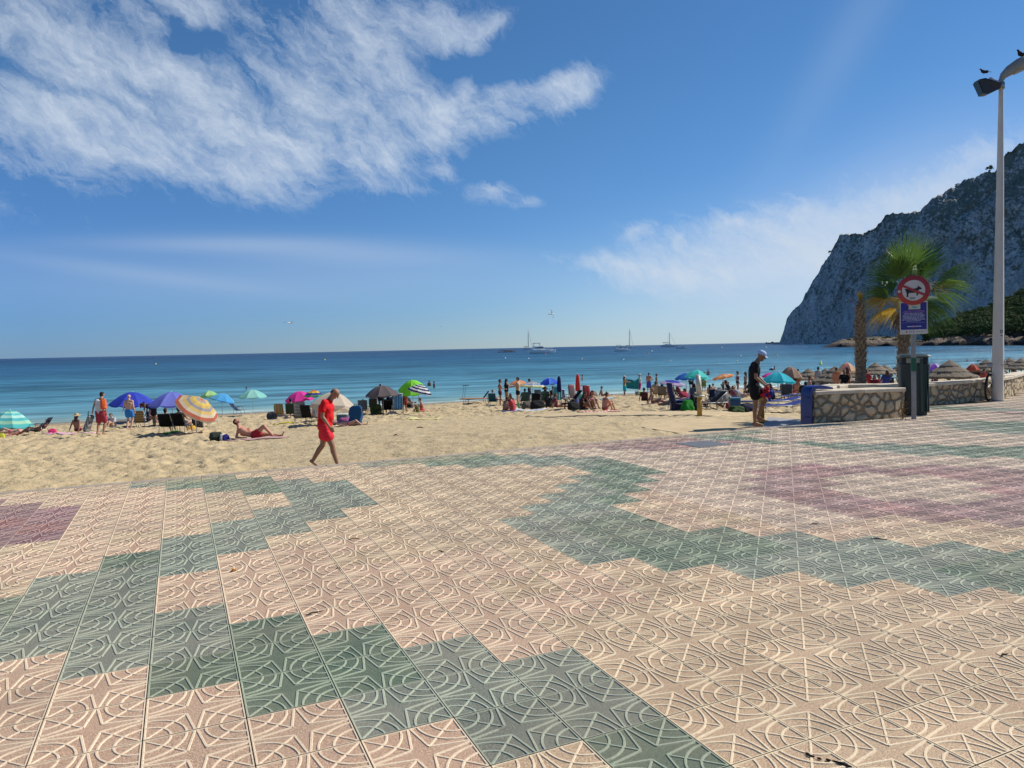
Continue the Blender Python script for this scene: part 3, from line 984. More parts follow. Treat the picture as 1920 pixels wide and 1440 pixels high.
def pine_meshes(seed):
    rr = random.Random(seed)
    T, C = MB(), MB()
    h = rr.uniform(6.5, 9)
    lean = (rr.uniform(-.8, .8), rr.uniform(-.8, .8))
    top = Vector((lean[0], lean[1], h*.6))
    T.tube([(0, 0, -1), (lean[0]*.3, lean[1]*.3, h*.3), top], [.26, .2, .12], seg=6)
    cl = []
    for i in range(15):
        a = rr.uniform(0, 2*PI); q = rr.uniform(.1, 1)**.6*h*.46
        c = top+Vector((math.cos(a)*q, math.sin(a)*q, rr.uniform(-.30, .30)*h-q*.22))
        T.tube([top-Vector((0, 0, .6)), c], [.09, .04], seg=4)
        cl.append((c, rr.uniform(1.0, 1.9)))
    for c, s in cl:
        for j in range(110):
            v = Vector((rr.gauss(0, 1), rr.gauss(0, 1), rr.gauss(0, 1))).normalized()*s*rr.uniform(.55, 1.08)
            v.z *= .55
            p = c+v
            q = Vector((rr.gauss(0, 1), rr.gauss(0, 1), rr.gauss(0, .7))).normalized()
            a = q.cross(Vector((rr.gauss(0, 1), rr.gauss(0, 1), rr.gauss(0, 1)))).normalized()
            e = rr.uniform(.26, .50)
            C.add([p-q*e, p+a*e*.55, p+q*e, p-a*e*.55], [(0, 1, 2, 3)])
    return T.mesh('trunk', mbark), C.mesh('crown', mleaf)


PM = [pine_meshes(s) for s in range(4)]


def pine(loc, k, s, rz, label, group=None):
    t = empty('pine_tree', loc, rz, label, 'tree', group)
    t.scale = (s, s, s)
    for me, nm in zip(PM[k % 4], ('trunk', 'crown')):
        o = bpy.data.objects.new(nm, me); col.objects.link(o); o.parent = t


rp = random.Random(11)
placed = []
for i in range(3000):
    px = rp.uniform(1738, 1985); k = rp.uniform(.10, 1.06)
    if (px < 1765 and k < .3) or rp.random() < .05: continue
    p = hill_pt(px, k)
    if any((p-q).length < 4.9 for q in placed): continue
    placed.append(p)
    if len(placed) > 285: break
for i, p in enumerate(placed):
    pine(p, i, rp.uniform(.75, 1.15), rp.uniform(0, 6), 'bushy dark green pine on the wooded slope below the cliff', 'pines on the wooded slope')
for (px, py, s) in ((1795, 345, 1.0), (1856, 316, 1.4), (1624, 437, 1.0), (1556, 470, .8)):
    rr_ = ray(px, py); t_ = cliff_d(px)+25+155*min(1., (641-sil(px))/330)+6
    p = Vector((rr_.x, rr_.y, 0)).normalized()*t_; p.z = rr_.z/math.hypot(rr_.x, rr_.y)*t_+CAM_H-6
    pine(p, int(px), s, px, {1856: 'lone windswept pine on the skyline of the cliff beside the lamp post', 1795: 'small dark tree on the upper skyline of the cliff', 1624: 'small dark bush on the flat shoulder of the cliff', 1556: 'small dark bush on the steep seaward edge of the cliff'}[px])
# shore scrub
for i in range(26):
    px = 1590+i*6.2+rp.uniform(-3, 3); p = hill_pt(px, rp.uniform(.4, .95))
    pine(p-Vector((0, 0, 3.2*.5)), i, rp.uniform(.30, .5), rp.uniform(0, 6), 'low green scrub on the rocky point at the foot of the cliff', 'scrub on the rocky point')


# ================================================================== PEOPLE
def rz(h):
    """rotation so that local +Y points h degrees clockwise from straight away from the camera"""
    return -(YAW+R(h))


BASE = dict(pel=(0, 0, .96), wai=(0, .005, 1.12), che=(0, 0, 1.31), neck=(0, .0, 1.50), head=(0, .02, 1.635),
            shR=(.175, 0, 1.435), elR=(.225, -.01, 1.15), wrR=(.235, .06, .91), shL=(-.175, 0, 1.435), elL=(-.225, -.01, 1.15), wrL=(-.235, .06, .91),
            hiR=(.09, 0, .93), knR=(.10, .03, .51), anR=(.10, 0, .085), hiL=(-.09, 0, .93), knL=(-.10, .03, .51), anL=(-.10, 0, .085),
            ftR=(.12, .17, .03), ftL=(-.12, .17, .03))


def P_(**k):
    d = dict(BASE)
    d.update(k)
    return d


POSES = {
    'stand': P_(),
    'walk': P_(knR=(.09, .20, .53), anR=(.09, .26, .10), ftR=(.10, .42, .07), knL=(-.09, -.02, .51), anL=(-.09, -.30, .15), ftL=(-.10, -.18, .03),
               elR=(.23, -.10, 1.17), wrR=(.25, -.13, .93), elL=(-.23, .06, 1.16), wrL=(-.23, .20, .97)),
    'akimbo': P_(elR=(.33, -.06, 1.2), wrR=(.15, .07, 1.05)),
    'reach': P_(elR=(.24, .18, 1.25), wrR=(.20, .40, 1.22), elL=(-.24, .15, 1.22), wrL=(-.18, .38, 1.18)),
    'bend': P_(wai=(0, .10, 1.08), che=(0, .30, 1.16), neck=(0, .46, 1.22), head=(0, .56, 1.20), shR=(.17, .40, 1.20), shL=(-.17, .40, 1.20),
               elR=(.2, .45, .92), wrR=(.16, .52, .68), elL=(-.2, .45, .92), wrL=(-.16, .52, .68)),
    # sitting on the sand, legs forward (origin under the seat)
    'sit': P_(pel=(0, 0, .13), wai=(0, -.03, .28), che=(0, -.06, .46), neck=(0, -.05, .65), head=(0, -.02, .785), shR=(.17, -.06, .58), shL=(-.17, -.06, .58),
              elR=(.24, -.16, .33), wrR=(.26, -.26, .10), elL=(-.24, -.16, .33), wrL=(-.26, -.26, .10), hiR=(.09, .02, .12), hiL=(-.09, .02, .12),
              knR=(.12, .40, .30), anR=(.13, .74, .07), knL=(-.12, .42, .16), anL=(-.13, .82, .07), ftR=(.14, .82, .16), ftL=(-.14, .90, .18)),
    'hug': P_(pel=(0, 0, .13), wai=(0, 0, .28), che=(0, .04, .45), neck=(0, .10, .63), head=(0, .15, .76), shR=(.17, .05, .57), shL=(-.17, .05, .57),
              elR=(.22, .18, .36), wrR=(.10, .38, .33), elL=(-.22, .18, .36), wrL=(-.10, .38, .33), hiR=(.09, .02, .12), hiL=(-.09, .02, .12),
              knR=(.10, .36, .44), anR=(.10, .52, .07), knL=(-.10, .36, .44), anL=(-.10, .52, .07), ftR=(.11, .66, .03), ftL=(-.11, .66, .03)),
    # in a low chair: seat about 0.3 high
    'chair': P_(pel=(0, -.05, .40), wai=(0, -.13, .54), che=(0, -.21, .71), neck=(0, -.26, .90), head=(0, -.25, 1.03), shR=(.17, -.22, .83), shL=(-.17, -.22, .83),
                elR=(.27, -.06, .60), wrR=(.25, .17, .58), elL=(-.27, -.06, .60), wrL=(-.25, .17, .58), hiR=(.09, -.02, .38), hiL=(-.09, -.02, .38),
                knR=(.11, .40, .42), anR=(.11, .56, .07), knL=(-.11, .40, .42), anL=(-.11, .60, .07), ftR=(.12, .72, .03), ftL=(-.12, .76, .03)),
    'lounge': P_(pel=(0, -.02, .30), wai=(0, -.14, .38), che=(0, -.30, .50), neck=(0, -.43, .62), head=(0, -.48, .73), shR=(.17, -.37, .57), shL=(-.17, -.37, .57),
                 elR=(.26, -.18, .40), wrR=(.22, .05, .40), elL=(-.26, -.18, .40), wrL=(-.22, .05, .40), hiR=(.09, .03, .29), hiL=(-.09, .03, .29),
                 knR=(.10, .44, .42), anR=(.10, .84, .16), knL=(-.10, .44, .34), anL=(-.10, .88, .10), ftR=(.11, .92, .28), ftL=(-.11, .97, .22)),
    # lying on the back, head towards -Y
    'lie': P_(pel=(0, 0, .12), wai=(0, -.17, .12), che=(0, -.38, .13), neck=(0, -.57, .14), head=(0, -.71, .15), shR=(.17, -.50, .12), shL=(-.17, -.50, .12),
              elR=(.27, -.26, .07), wrR=(.30, -.02, .05), elL=(-.27, -.26, .07), wrL=(-.30, -.02, .05), hiR=(.09, .03, .11), hiL=(-.09, .03, .11),
              knR=(.11, .42, .28), anR=(.11, .70, .07), knL=(-.12, .45, .10), anL=(-.13, .87, .06), ftR=(.12, .84, .03), ftL=(-.15, .90, .18)),
}


def limb(mb, a, b, ra, rb, seg=10, k=0):
    a, b = Vector(a), Vector(b)
    mb.ball(a, ra, k, seg, 6); mb.ball(b, rb, k, seg, 6)
    mb.tube([a, b], [ra*.985, rb*.985], k, seg)


def remeshed(mb, name, m, voxel, parent, smooth=3):
    me = mb.mesh('tmp', m, True)
    o = bpy.data.objects.new('tmp', me); col.objects.link(o)
    r = o.modifiers.new('r', 'REMESH'); r.mode = 'VOXEL'; r.voxel_size = voxel; r.use_smooth_shade = True
    if smooth:
        s = o.modifiers.new('s', 'SMOOTH'); s.iterations = smooth; s.factor = .5
    dg = bpy.context.evaluated_depsgraph_get()
    me2 = bpy.data.meshes.new_from_object(o.evaluated_get(dg))
    bpy.data.objects.remove(o); bpy.data.meshes.remove(me)
    me2.name = name
    me2.materials.clear(); me2.materials.append(m)
    o2 = bpy.data.objects.new(name, me2); col.objects.link(o2); o2.parent = parent
    return o2


SKIN = {'tan': (.40, .215, .13), 'light': (.56, .34, .235), 'dark': (.22, .115, .07), 'red': (.50, .235, .15), 'brown': (.30, .155, .095)}
HAIR = {'black': (.012, .010, .009), 'brown': (.07, .04, .022), 'blond': (.38, .26, .12), 'grey': (.35, .34, .32), 'white': (.62, .60, .57)}


def person(loc, head_deg, pose, label, H=1.72, skin='tan', hair='short', hc='brown', wear=(), build=1.0, group=None, fine=False, ov=None):
    """one continuous body, hair and clothes as children"""
    s = H/1.75
    J = {k: Vector(v)*s for k, v in (POSES[pose] if isinstance(pose, str) else pose).items()}
    if ov:
        for k, v in ov.items(): J[k] = Vector(v)*s
    t = empty('person', loc, rz(head_deg), label, 'person', group)
    w = build
    vx = .0085 if fine else .017
    B = MB()
    up = (J['neck']-J['pel']).normalized()
    side = (J['shR']-J['shL']).normalized()
    fr = up.cross(side)*-1
    if fr.y < 0 and abs(fr.y) > abs(fr.z): fr = -fr
    fr = side.cross(up)*-1
    fr = up.cross(side)
    # front = the direction toes point, roughly
    if fr.dot((J['ftR']+J['ftL'])/2-(J['anR']+J['anL'])/2+(J['knR']-J['hiR'])*.3) < 0: fr = -fr

    def torso(mb, e=0., lo=0., hi=1., wf=1.0):
        for sg in (-1, 1):
            q = side*sg
            if lo <= .0:
                limb(mb, J['pel']+q*.070*s*w, J['wai']+q*.062*s*w*wf, (.103*w+e)*s, (.096*w+e)*s)
            if hi > .4:
                limb(mb, J['wai']+q*.062*s*w*wf, J['che']+q*.082*s*w, (.096*w+e)*s, (.108*w+e)*s)
            if hi > .8:
                limb(mb, J['che']+q*.082*s*w, J['sh'+('R' if sg > 0 else 'L')]-q*.05*s-up*.03*s, (.108*w+e)*s, (.066+e)*s)
        if hi > .4: limb(mb, J['wai'], J['che'], (.098*w+e)*s, (.112*w+e)*s)
        if w > 1.05: mb.ball(J['wai']+fr*(.022+(w-1)*.15)*s+up*.01*s, ((.125+e)*s, (.125+e)*s, (.15+e)*s), 0, 14, 10)
    torso(B)
    wl = .5+.5*w
    for q in 'RL':
        sh, el, wr, hi, kn, an, ft = (J[n+q] for n in ('sh', 'el', 'wr', 'hi', 'kn', 'an', 'ft'))
        sg = 1 if q == 'R' else -1
        limb(B, J['neck']-up*.035*s, sh, .05*s, .055*s*wl)
        mu = sh.lerp(el, .4)
        limb(B, sh, mu, .056*s*wl, .047*s*wl); limb(B, mu, el, .047*s*wl, .037*s*wl)
        mf = el.lerp(wr, .3)
        limb(B, el, mf, .037*s*wl, .038*s*wl); limb(B, mf, wr, .038*s*wl, .024*s)
        # hand: palm, four fingers and a thumb
        d = (wr-el).normalized()
        tow = ((J['pel']+J['che'])/2-wr); n_ = (tow-d*tow.dot(d)); n_ = n_.normalized() if n_.length > 1e-4 else side*-sg
        f_ = d.cross(n_).normalized()
        if f_.dot(fr) < 0: f_ = -f_
        pc = wr+d*.045*s
        for j in (-1, 0, 1): limb(B, wr+f_*j*.012*s, pc+f_*j*.022*s+d*.03*s, .019*s, .016*s, 8)
        for j, fl_ in enumerate((.062, .074, .070, .055)):
            b0 = wr+d*.075*s+f_*(.030-.020*j)*s
            b1 = b0+(d*.8+n_*.35+f_*(.08-.06*j))*fl_*.5*s
            b2 = b1+(d*.45+n_*.75)*fl_*.5*s
            limb(B, b0, b1, .0105*s, .0095*s, 6); limb(B, b1, b2, .0095*s, .008*s, 6)
        th = wr+d*.025*s+f_*.022*s
        th2 = th+(d*.55+f_*.75)*.035*s
        limb(B, th, th2, .0125*s, .011*s, 6); limb(B, th2, th2+(d*.9+f_*.1+n_*.3)*.028*s, .011*s, .009*s, 6)
        mt_ = hi.lerp(kn, .35)
        limb(B, hi, mt_, .092*s*w, .080*s*w); limb(B, mt_, kn, .080*s*w, .055*s*wl)
        ca = kn.lerp(an, .3)
        kd = (an-kn).normalized()
        bk = -fr+kd*fr.dot(kd); bk = bk.normalized() if bk.length > .05 else -fr
        limb(B, kn, ca+bk*.012*s, .054*s*wl, .055*s*wl); limb(B, ca+bk*.012*s, an, .055*s*wl, .034*s)
        fd = (ft-an)
        heel = an-fd.normalized()*.035*s+(Vector((0, 0, -.045*s)) if abs(fd.normalized().z) < .6 else Vector((0, 0, 0)))
        limb(B, an, heel, .034*s, .032*s, 8); limb(B, heel, ft, .034*s, .027*s, 8); limb(B, an, ft, .033*s, .024*s, 8)
    hd = J['head']
    hup = (hd-J['neck']).normalized()
    limb(B, J['neck']-hup*.05*s, hd-hup*.05*s, .062*s*wl, .056*s*wl)
    # skull, jaw, nose, ears
    face = fr if 'face' not in J else (J['face']-hd).normalized()
    sd = side
    hz = face.cross(sd)
    hz = hz if hz.dot(hup) > 0 else -hz
    limb(B, hd+hz*.035*s-face*.012*s, hd+hz*.035*s+face*.018*s, .082*s, .080*s, 14)
    limb(B, hd+hz*.0*s+face*.022*s, hd-hz*.062*s+face*.048*s, .066*s, .038*s, 12)
    limb(B, hd+hz*.018*s+face*.092*s, hd-hz*.022*s+face*.112*s, .011*s, .015*s, 8)
    limb(B, hd+hz*.030*s+face*.080*s-sd*.03*s, hd+hz*.030*s+face*.080*s+sd*.03*s, .014*s, .014*s, 6)
    limb(B, hd-hz*.052*s+face*.078*s-sd*.014*s, hd-hz*.052*s+face*.078*s+sd*.014*s, .012*s, .012*s, 6)
    for sg in (-1, 1): limb(B, hd+sd*sg*.078*s+hz*.02*s-face*.008*s, hd+sd*sg*.078*s-hz*.018*s-face*.004*s, .014*s, .010*s, 6)
    remeshed(B, 'body', cm(SKIN[skin], 'skin'), vx, t)
    if fine:
        for sg in (-1, 1):
            e = MB(); e.ball(hd+hz*.012*s+face*.086*s+sd*sg*.03*s, (.010*s, .010*s, .007*s), 0, 8, 6)
            e.build('eye', mat('eye', (.02, .014, .012), .2, .6), t, True)
        e = MB(); limb(e, hd-hz*.056*s+face*.088*s-sd*.016*s, hd-hz*.056*s+face*.088*s+sd*.016*s, .0035*s, .0035*s, 6)
        e.build('mouth', mat('lips', (.22, .08, .06), .5), t, True)
    hm = cm(HAIR[hc], 'hair')
    if hair in ('short', 'long', 'bun', 'balding'):
        h = MB()
        k = .35 if hair == 'balding' else 1
        if hair == 'balding':
            for sg in (-1, 1): limb(h, hd-face*.055*s+sd*sg*.03*s+hz*.02*s, hd-face*.01*s+sd*sg*.066*s+hz*.015*s, .036*s, .020*s)
            limb(h, hd-face*.062*s-hz*.02*s, hd-face*.055*s+hz*.02*s, .034*s, .036*s)
        else:
            limb(h, hd+hz*.050*s-face*.028*s, hd+hz*.056*s+face*.016*s, .083*s, .076*s, 14)
            limb(h, hd-face*.045*s-hz*.01*s, hd-face*.035*s+hz*.04*s, .068*s, .07*s, 12)
        if hair == 'long':
            for sg in (-1, 0, 1): limb(h, hd-face*.06*s+sd*sg*.04*s, J['neck']-fr*.065*s+sd*sg*.06*s-up*.13*s, .056*s, .036*s)
        if hair == 'bun': h.ball(hd+hz*.12*s-face*.06*s, .042*s)
        remeshed(h, 'hair', hm, max(vx, .012), t, 2)

    def cloth(mb, name, colr, kind='cloth', vv=None):
        o = remeshed(mb, name, cm(colr, kind), vv or max(vx, .013), t, 2)
        # creases in the cloth
        rs = (sum(map(ord, label)) % 97)*.1
        co = [(v.co.copy(), v.normal.copy()) for v in o.data.vertices]
        for v, (c, n) in zip(o.data.vertices, co):
            q = Vector((c.x*9+rs, c.y*9, c.z*15+c.x*6))
            v.co = c+n*((1-abs(mnoise.noise(q))*2.2)*.0065+mnoise.noise(q*.35)*.010)*s
        o.data.update()
        return o
    for (kd, *a) in wear:
        c_ = MB()
        cr = a[0] if a else (.5, .5, .5)
        if kd in ('tee', 'tank', 'shirt'):
            torso(c_, .016)
            if kd != 'tank':
                for q in 'RL':
                    limb(c_, J['sh'+q], J['sh'+q].lerp(J['el'+q], .55), .070*s*wl, .062*s*wl)
                    limb(c_, J['neck']-up*.05*s, J['sh'+q], .062*s, .066*s*wl)
            for q in 'RL': limb(c_, J['pel']+side*(.05 if q == 'R' else -.05)*s, J['hi'+q].lerp(J['kn'+q], .06), (.108*w+.016)*s, (.10*w+.014)*s)
            cloth(c_, {'tee': 'tee_shirt', 'tank': 'tank_top', 'shirt': 'shirt'}[kd], cr)
        elif kd in ('shorts', 'longshorts', 'trunks', 'brief'):
            L = {'shorts': .52, 'longshorts': .85, 'trunks': .30, 'brief': .06}[kd]
            e = .022 if kd != 'brief' else .010
            for q in 'RL':
                sg = 1 if q == 'R' else -1
                limb(c_, J['pel']+side*sg*.065*s*w-up*.01*s, J['hi'+q]+side*sg*.005*s, (.102*w+e)*s, (.096*w+e)*s)
                limb(c_, J['hi'+q], J['hi'+q].lerp(J['kn'+q], L), (.094*w+e)*s, ((.088-.022*L)*w+e+(.012 if L > .4 else 0))*s)
            cloth(c_, 'shorts' if kd != 'brief' else 'swim_brief', cr)
        elif kd in ('dress', 'skirt'):
            if kd == 'dress':
                torso(c_, .018)
            L = a[1] if len(a) > 1 else .7
            for q in 'RL':
                sg = 1 if q == 'R' else -1
                limb(c_, J['pel']+side*sg*.06*s, J['hi'+q].lerp(J['kn'+q], L)+side*sg*.01*s, (.115*w)*s, .125*s)
            limb(c_, J['pel'], (J['hiR'].lerp(J['knR'], L)+J['hiL'].lerp(J['knL'], L))/2, (.12*w)*s, .12*s)
            cloth(c_, 'dress' if kd == 'dress' else 'skirt', cr)
        elif kd == 'swimsuit':
            torso(c_, .007, hi=.6)
            for sg in (-1, 1): limb(c_, J['wai']+side*sg*.06*s*w, J['che']+side*sg*.08*s*w+up*.01*s, (.103*w)*s, (.116*w)*s)
            cloth(c_, 'swimsuit', cr)
        elif kd == 'bikini':
            for sg in (-1, 1): limb(c_, J['che']+side*sg*.082*s*w-up*.0*s, J['che']+side*sg*.03*s+fr*.03*s, (.113*w)*s, .10*s)
            limb(c_, J['che']-side*.08*s, J['che']+side*.08*s, .112*s*w, .112*s*w)
            # cut to a band
            o_ = cloth(c_, 'bikini_top', cr)
            import bmesh
            bm = bmesh.new(); bm.from_mesh(o_.data)
            for pl, no in ((J['che']+up*.05*s, up), (J['che']-up*.04*s, -up)):
                bmesh.ops.bisect_plane(bm, geom=bm.verts[:]+bm.edges[:]+bm.faces[:], plane_co=pl, plane_no=no, clear_outer=True)
            bm.to_mesh(o_.data); bm.free()
            c2_ = MB()
            for q in 'RL': limb(c2_, J['pel']+side*(.065 if q == 'R' else -.065)*s*w, J['hi'+q], (.111*w)*s, (.103*w)*s)
            cloth(c2_, 'bikini_bottom', cr)
        elif kd == 'cap':
            h = MB()
            limb(h, hd+hz*.062*s-face*.022*s, hd+hz*.062*s+face*.016*s, .088*s, .084*s, 14)
            o_ = remeshed(h, 'cap', cm(cr), .010, t, 1)
            import bmesh
            bm = bmesh.new(); bm.from_mesh(o_.data)
            bmesh.ops.bisect_plane(bm, geom=bm.verts[:]+bm.edges[:]+bm.faces[:], plane_co=hd+hz*.035*s, plane_no=-hz, clear_outer=True)
            bm.to_mesh(o_.data); bm.free()
            v = MB()
            v.sheet(lambda a_, b_: hd+hz*(.040+.012*math.sin(a_*PI)-.018*b_)*s+face*(.078+.078*b_*math.sin(a_*PI)**.5)*s+sd*((a_-.5)*.135)*s, 10, 4, 0, .006)
            v.build('cap_peak', cm(a[1] if len(a) > 1 else cr), t, True)
        elif kd == 'sunhat':
            h = MB()
            MM = Matrix.Translation(hd+hz*.03*s) @ hz.to_track_quat('Z', 'Y').to_matrix().to_4x4()
            h.lathe([(.21*s, .030*s), (.15*s, .052*s), (.098*s, .06*s), (.094*s, .11*s), (.07*s, .145*s), (.01, .152*s), (.008, .14*s), (.085*s, .055*s), (.15*s, .044*s)], 0, 20, MM, cap=False)
            h.build('sun_hat', cm(cr), t, True)
    return t


# ------------------------------------------------------------------ beach things
mpole = mat('white pole', (.62, .62, .62), .4, .5)
mgal = mat('grey metal', (.30, .31, .32), .4, .5, metal=.6)
mdark = mat('dark tube', (.04, .042, .05), .45, .4)


def parasol(loc, rad, ht, cols, label, tilt=(0, 0), mode='sector', rise=.26, val=.07, n=8, cat='parasol', group=None, pole=mpole, closed=False, rzz=.3):
    """loc: foot of the pole; ht: height of the crown; cols: colours of sectors or rings; tilt (x, y) in degrees"""
    t = empty('beach_parasol', loc, rzz, label, cat, group)
    Mt = Euler((R(tilt[0]), R(tilt[1]), 0)).to_matrix().to_4x4()
    hub = ht*.62
    Mc = Matrix.Translation((0, 0, hub)) @ Mt @ Matrix.Translation((0, 0, ht-hub))
    p = MB(); p.tube([(0, 0, -.25), (0, 0, hub)], .016); p.tube([(0, 0, hub), Mc @ Vector((0, 0, .03))], .013); p.build('pole', pole, t, True)
    if closed:
        c = MB()
        c.lathe([(.03, 0), (.10, -.15), (.13, -.5), (.15, -.85), (.12, -.98), (.05, -.98)], 0, 12, Mc)
        c.build('folded_canopy', cm(cols[0], 'canopy'), t, True)
        return t
    c = MB()
    rise_ = rad*rise*2
    nr, sub = 8, 4
    vs, fs, ks = [], [], []
    for i in range(nr+1):
        q = i/nr
        for j in range(n*sub):
            a = 2*PI*j/(n*sub)
            f = (j % sub)/sub
            ch = math.cos(PI/n)/math.cos((f-.5)*2*PI/n)
            rr = rad*q*ch*(1 if q < .999 else 1)
            sag = -.045*rad*math.sin(f*PI)*q*(1-.4*q)
            z = -rise_*(1-math.cos(q*1.45))/(1-math.cos(1.45))*1.0+sag
            vs.append((rr*math.cos(a), rr*math.sin(a), z))
    nn_ = n*sub
    for i in range(nr):
        for j in range(nn_):
            jj = (j+1) % nn_
            fs.append((i*nn_+j, i*nn_+jj, (i+1)*nn_+jj, (i+1)*nn_+j))
            sec = j//sub
            ks.append(sec % len(cols) if mode == 'sector' else int(i/nr*len(cols)*.999))
    b0 = len(vs)
    for j in range(nn_):
        x, y, z = vs[nr*nn_+j]
        dz = val*(1 if j % sub else .35)
        vs.append((x*1.005, y*1.005, z-dz))
    for j in range(nn_):
        jj = (j+1) % nn_
        fs.append((nr*nn_+j, nr*nn_+jj, b0+jj, b0+j)); ks.append((j//sub) % len(cols) if mode == 'sector' else len(cols)-1)
    c.v = [tuple(Mc @ Vector(v)) for v in vs]; c.f = fs; c.mi = ks
    c.build('canopy', [cm(x, 'canopy') for x in cols], t)
    rb = MB()
    for j in range(n):
        a = 2*PI*j/n
        P = [Mc @ Vector((rad*q*math.cos(a), rad*q*math.sin(a), -rise_*(1-math.cos(q*1.45))/(1-math.cos(1.45))-.012)) for q in (0, .3, .6, 1.)]
        rb.tube(P, .004, seg=4)
        rb.tube([Mc @ Vector((0, 0, -rise_*1.1)), P[2]], .004, seg=4)
    rb.build('ribs', mgal, t)
    fb = MB(); fb.lathe([(.022, -.01), (.02, .03), (.006, .06)], 0, 8, Mc); fb.build('finial', mpole, t, True)
    return t


def thatch(loc, rad, ht, label, group='thatched sunshades', tilt=0):
    t = empty('thatched_sunshade', loc, random.Random(loc[0]).uniform(0, 6), label, 'sunshade', group)
    p = MB(); p.tube([(0, 0, -.3), (0, 0, ht*.93)], [.06, .05], seg=8); p.build('post', mat('sunshade post', (.24, .145, .075), .85, .2, .4, 6), t, True)
    rr = random.Random(int(loc[0]*77))
    c = MB()
    prof = [(0, ht), (.05, ht-.05), (.36, ht-.32), (.39, ht-.40), (.34, ht-.35), (.68, ht-.60), (.71, ht-.68), (.65, ht-.63), (1., ht-.86), (1.0, ht-.98), (.90, ht-.90), (.3, ht-.46), (0.02, ht-.25)]
    seg = 40
    vs, fs = [], []
    for (q, z) in prof:
        for s in range(seg):
            a = 2*PI*s/seg
            j = 1+.045*mnoise.noise(Vector((math.cos(a)*5, math.sin(a)*5, q*3+loc[0])))+(.02*rr.uniform(-1, 1) if q > .3 else 0)
            zz = z+(.035*rr.uniform(-1, .6) if q >= .4 else 0)
            vs.append((rad*q*j*math.cos(a), rad*q*j*math.sin(a), zz))
    for i in range(len(prof)-1):
        for s in range(seg):
            u = (s+1) % seg
            fs.append((i*seg+s, i*seg+u, (i+1)*seg+u, (i+1)*seg+s))
    c.add(vs, fs)
    # loose straw ends
    for i in range(150):
        a = rr.uniform(0, 2*PI); q, z = rr.choice([(.38, ht-.37), (.70, ht-.65), (1.0, ht-.92), (1., ht-.92)])
        d = Vector((math.cos(a), math.sin(a), 0)); e = Vector((-math.sin(a), math.cos(a), 0))*.012
        b0 = d*rad*q*.96+Vector((0, 0, z+.02)); b1 = b0+d*rr.uniform(.03, .09)+Vector((0, 0, -rr.uniform(.05, .12)))
        c.add([b0-e, b0+e, b1], [(0, 1, 2)])
    c.build('thatch_roof', mthatch, t)
    return t


mthatch = bpy.data.materials.new('thatch'); mthatch.use_nodes = True
N = NT(mthatch.node_tree)
tcg = N.n('ShaderNodeTexCoord').outputs['Object']
g1 = N.noise(tcg, 26, 4, .7); g2 = N.noise(N.n('ShaderNodeMapping', Vector=tcg, Scale=(30, 30, 4)).outputs[0], 1.5, 4, .6)
c0 = N.mix(N.mapr(N.m('ADD', N.m('MULTIPLY', g1, .5), N.m('MULTIPLY', g2, .5)), .38, .62), (.085, .066, .045), (.30, .24, .165))
b = N.n('ShaderNodeBsdfPrincipled', Base_Color=c0, Roughness=.95)
bn = N.n('ShaderNodeBump', Strength=1., Distance=.05, Height=g2); N.nt.links.new(bn.outputs[0], b.inputs['Normal'])
N.n('ShaderNodeOutputMaterial', Surface=b.outputs[0])


def stripes_mat(name, cols, freq=30., axis=0):
    if name in MATS: return MATS[name]
    m = bpy.data.materials.new(name); m.use_nodes = True
    N = NT(m.node_tree)
    g = N.n('ShaderNodeTexCoord').outputs['Object']
    c = N.n('ShaderNodeSeparateXYZ', Vector=g).outputs[axis]
    f = N.m('FRACT', N.m('MULTIPLY', c, freq))
    st = []
    for i, cc_ in enumerate(cols): st.append((i/len(cols), cc_))
    nd = N.n('ShaderNodeValToRGB', Fac=f); nd.color_ramp.interpolation = 'CONSTANT'
    e = nd.color_ramp.elements
    while len(e) < len(st): e.new(.5)
    for k, (p, cc_) in enumerate(st): e[k].position = p; e[k].color = (*cc_, 1)
    b = N.n('ShaderNodeBsdfPrincipled', Base_Color=nd.outputs[0], Roughness=.85)
    N.n('ShaderNodeOutputMaterial', Surface=b.outputs[0])
    MATS[name] = m
    return m


def beach_chair(loc, h, m, label, frame=mgal, rec=28, group=None, width=.52, low=True, back=.62, cat='folding chair'):
    """low folding chair; local +Y is the way the sitter looks"""
    t = empty('beach_chair', loc, rz(h), label, cat, group)
    w = width/2; sz = .30
    br = R(rec)
    b0 = Vector((0, -.20, sz)); bd = Vector((0, -math.sin(br), math.cos(br)))
    s = MB(); s.sheet(lambda u, v: (w*.94*(2*u-1), -.20+.46*v, sz+.035*(2*v-1)**2-.03), 4, 6, 0, .012); s.build('seat', m, t, True)
    s = MB(); s.sheet(lambda u, v: tuple(b0+bd*(.02+back*v)+Vector((w*.94*(2*u-1), -.03*math.sin(v*PI), 0))), 4, 8, 0, .012); s.build('backrest', m, t, True)
    f = MB()
    for sg in (-1, 1):
        x = sg*w
        f.tube([(x, .27, sz+.01), (x, -.20, sz), tuple(b0+bd*back+Vector((x, 0, 0)))], .011, seg=6)
        f.tube([(x*1.04, .22, sz+.23), (x*1.04, -.28, sz+.21)], .018, seg=6)
        f.tube([(x*1.04, .20, sz+.23), (x*1.04, .26, 0)], .011, seg=6)
        f.tube([(x, -.26, sz+.21), (x, -.34, 0)], .011, seg=6)
        f.tube([(x, .24, 0), (x, -.34, 0)], .011, seg=6)
    f.tube([tuple(b0+bd*back+Vector((-w, 0, 0))), tuple(b0+bd*back+Vector((w, 0, 0)))], .011, seg=6)
    f.tube([(-w, .27, sz+.01), (w, .27, sz+.01)], .011, seg=6); f.tube([(-w, -.34, .01), (w, -.34, .01)], .011, seg=6)
    f.build('frame', frame, t, True)
    return t


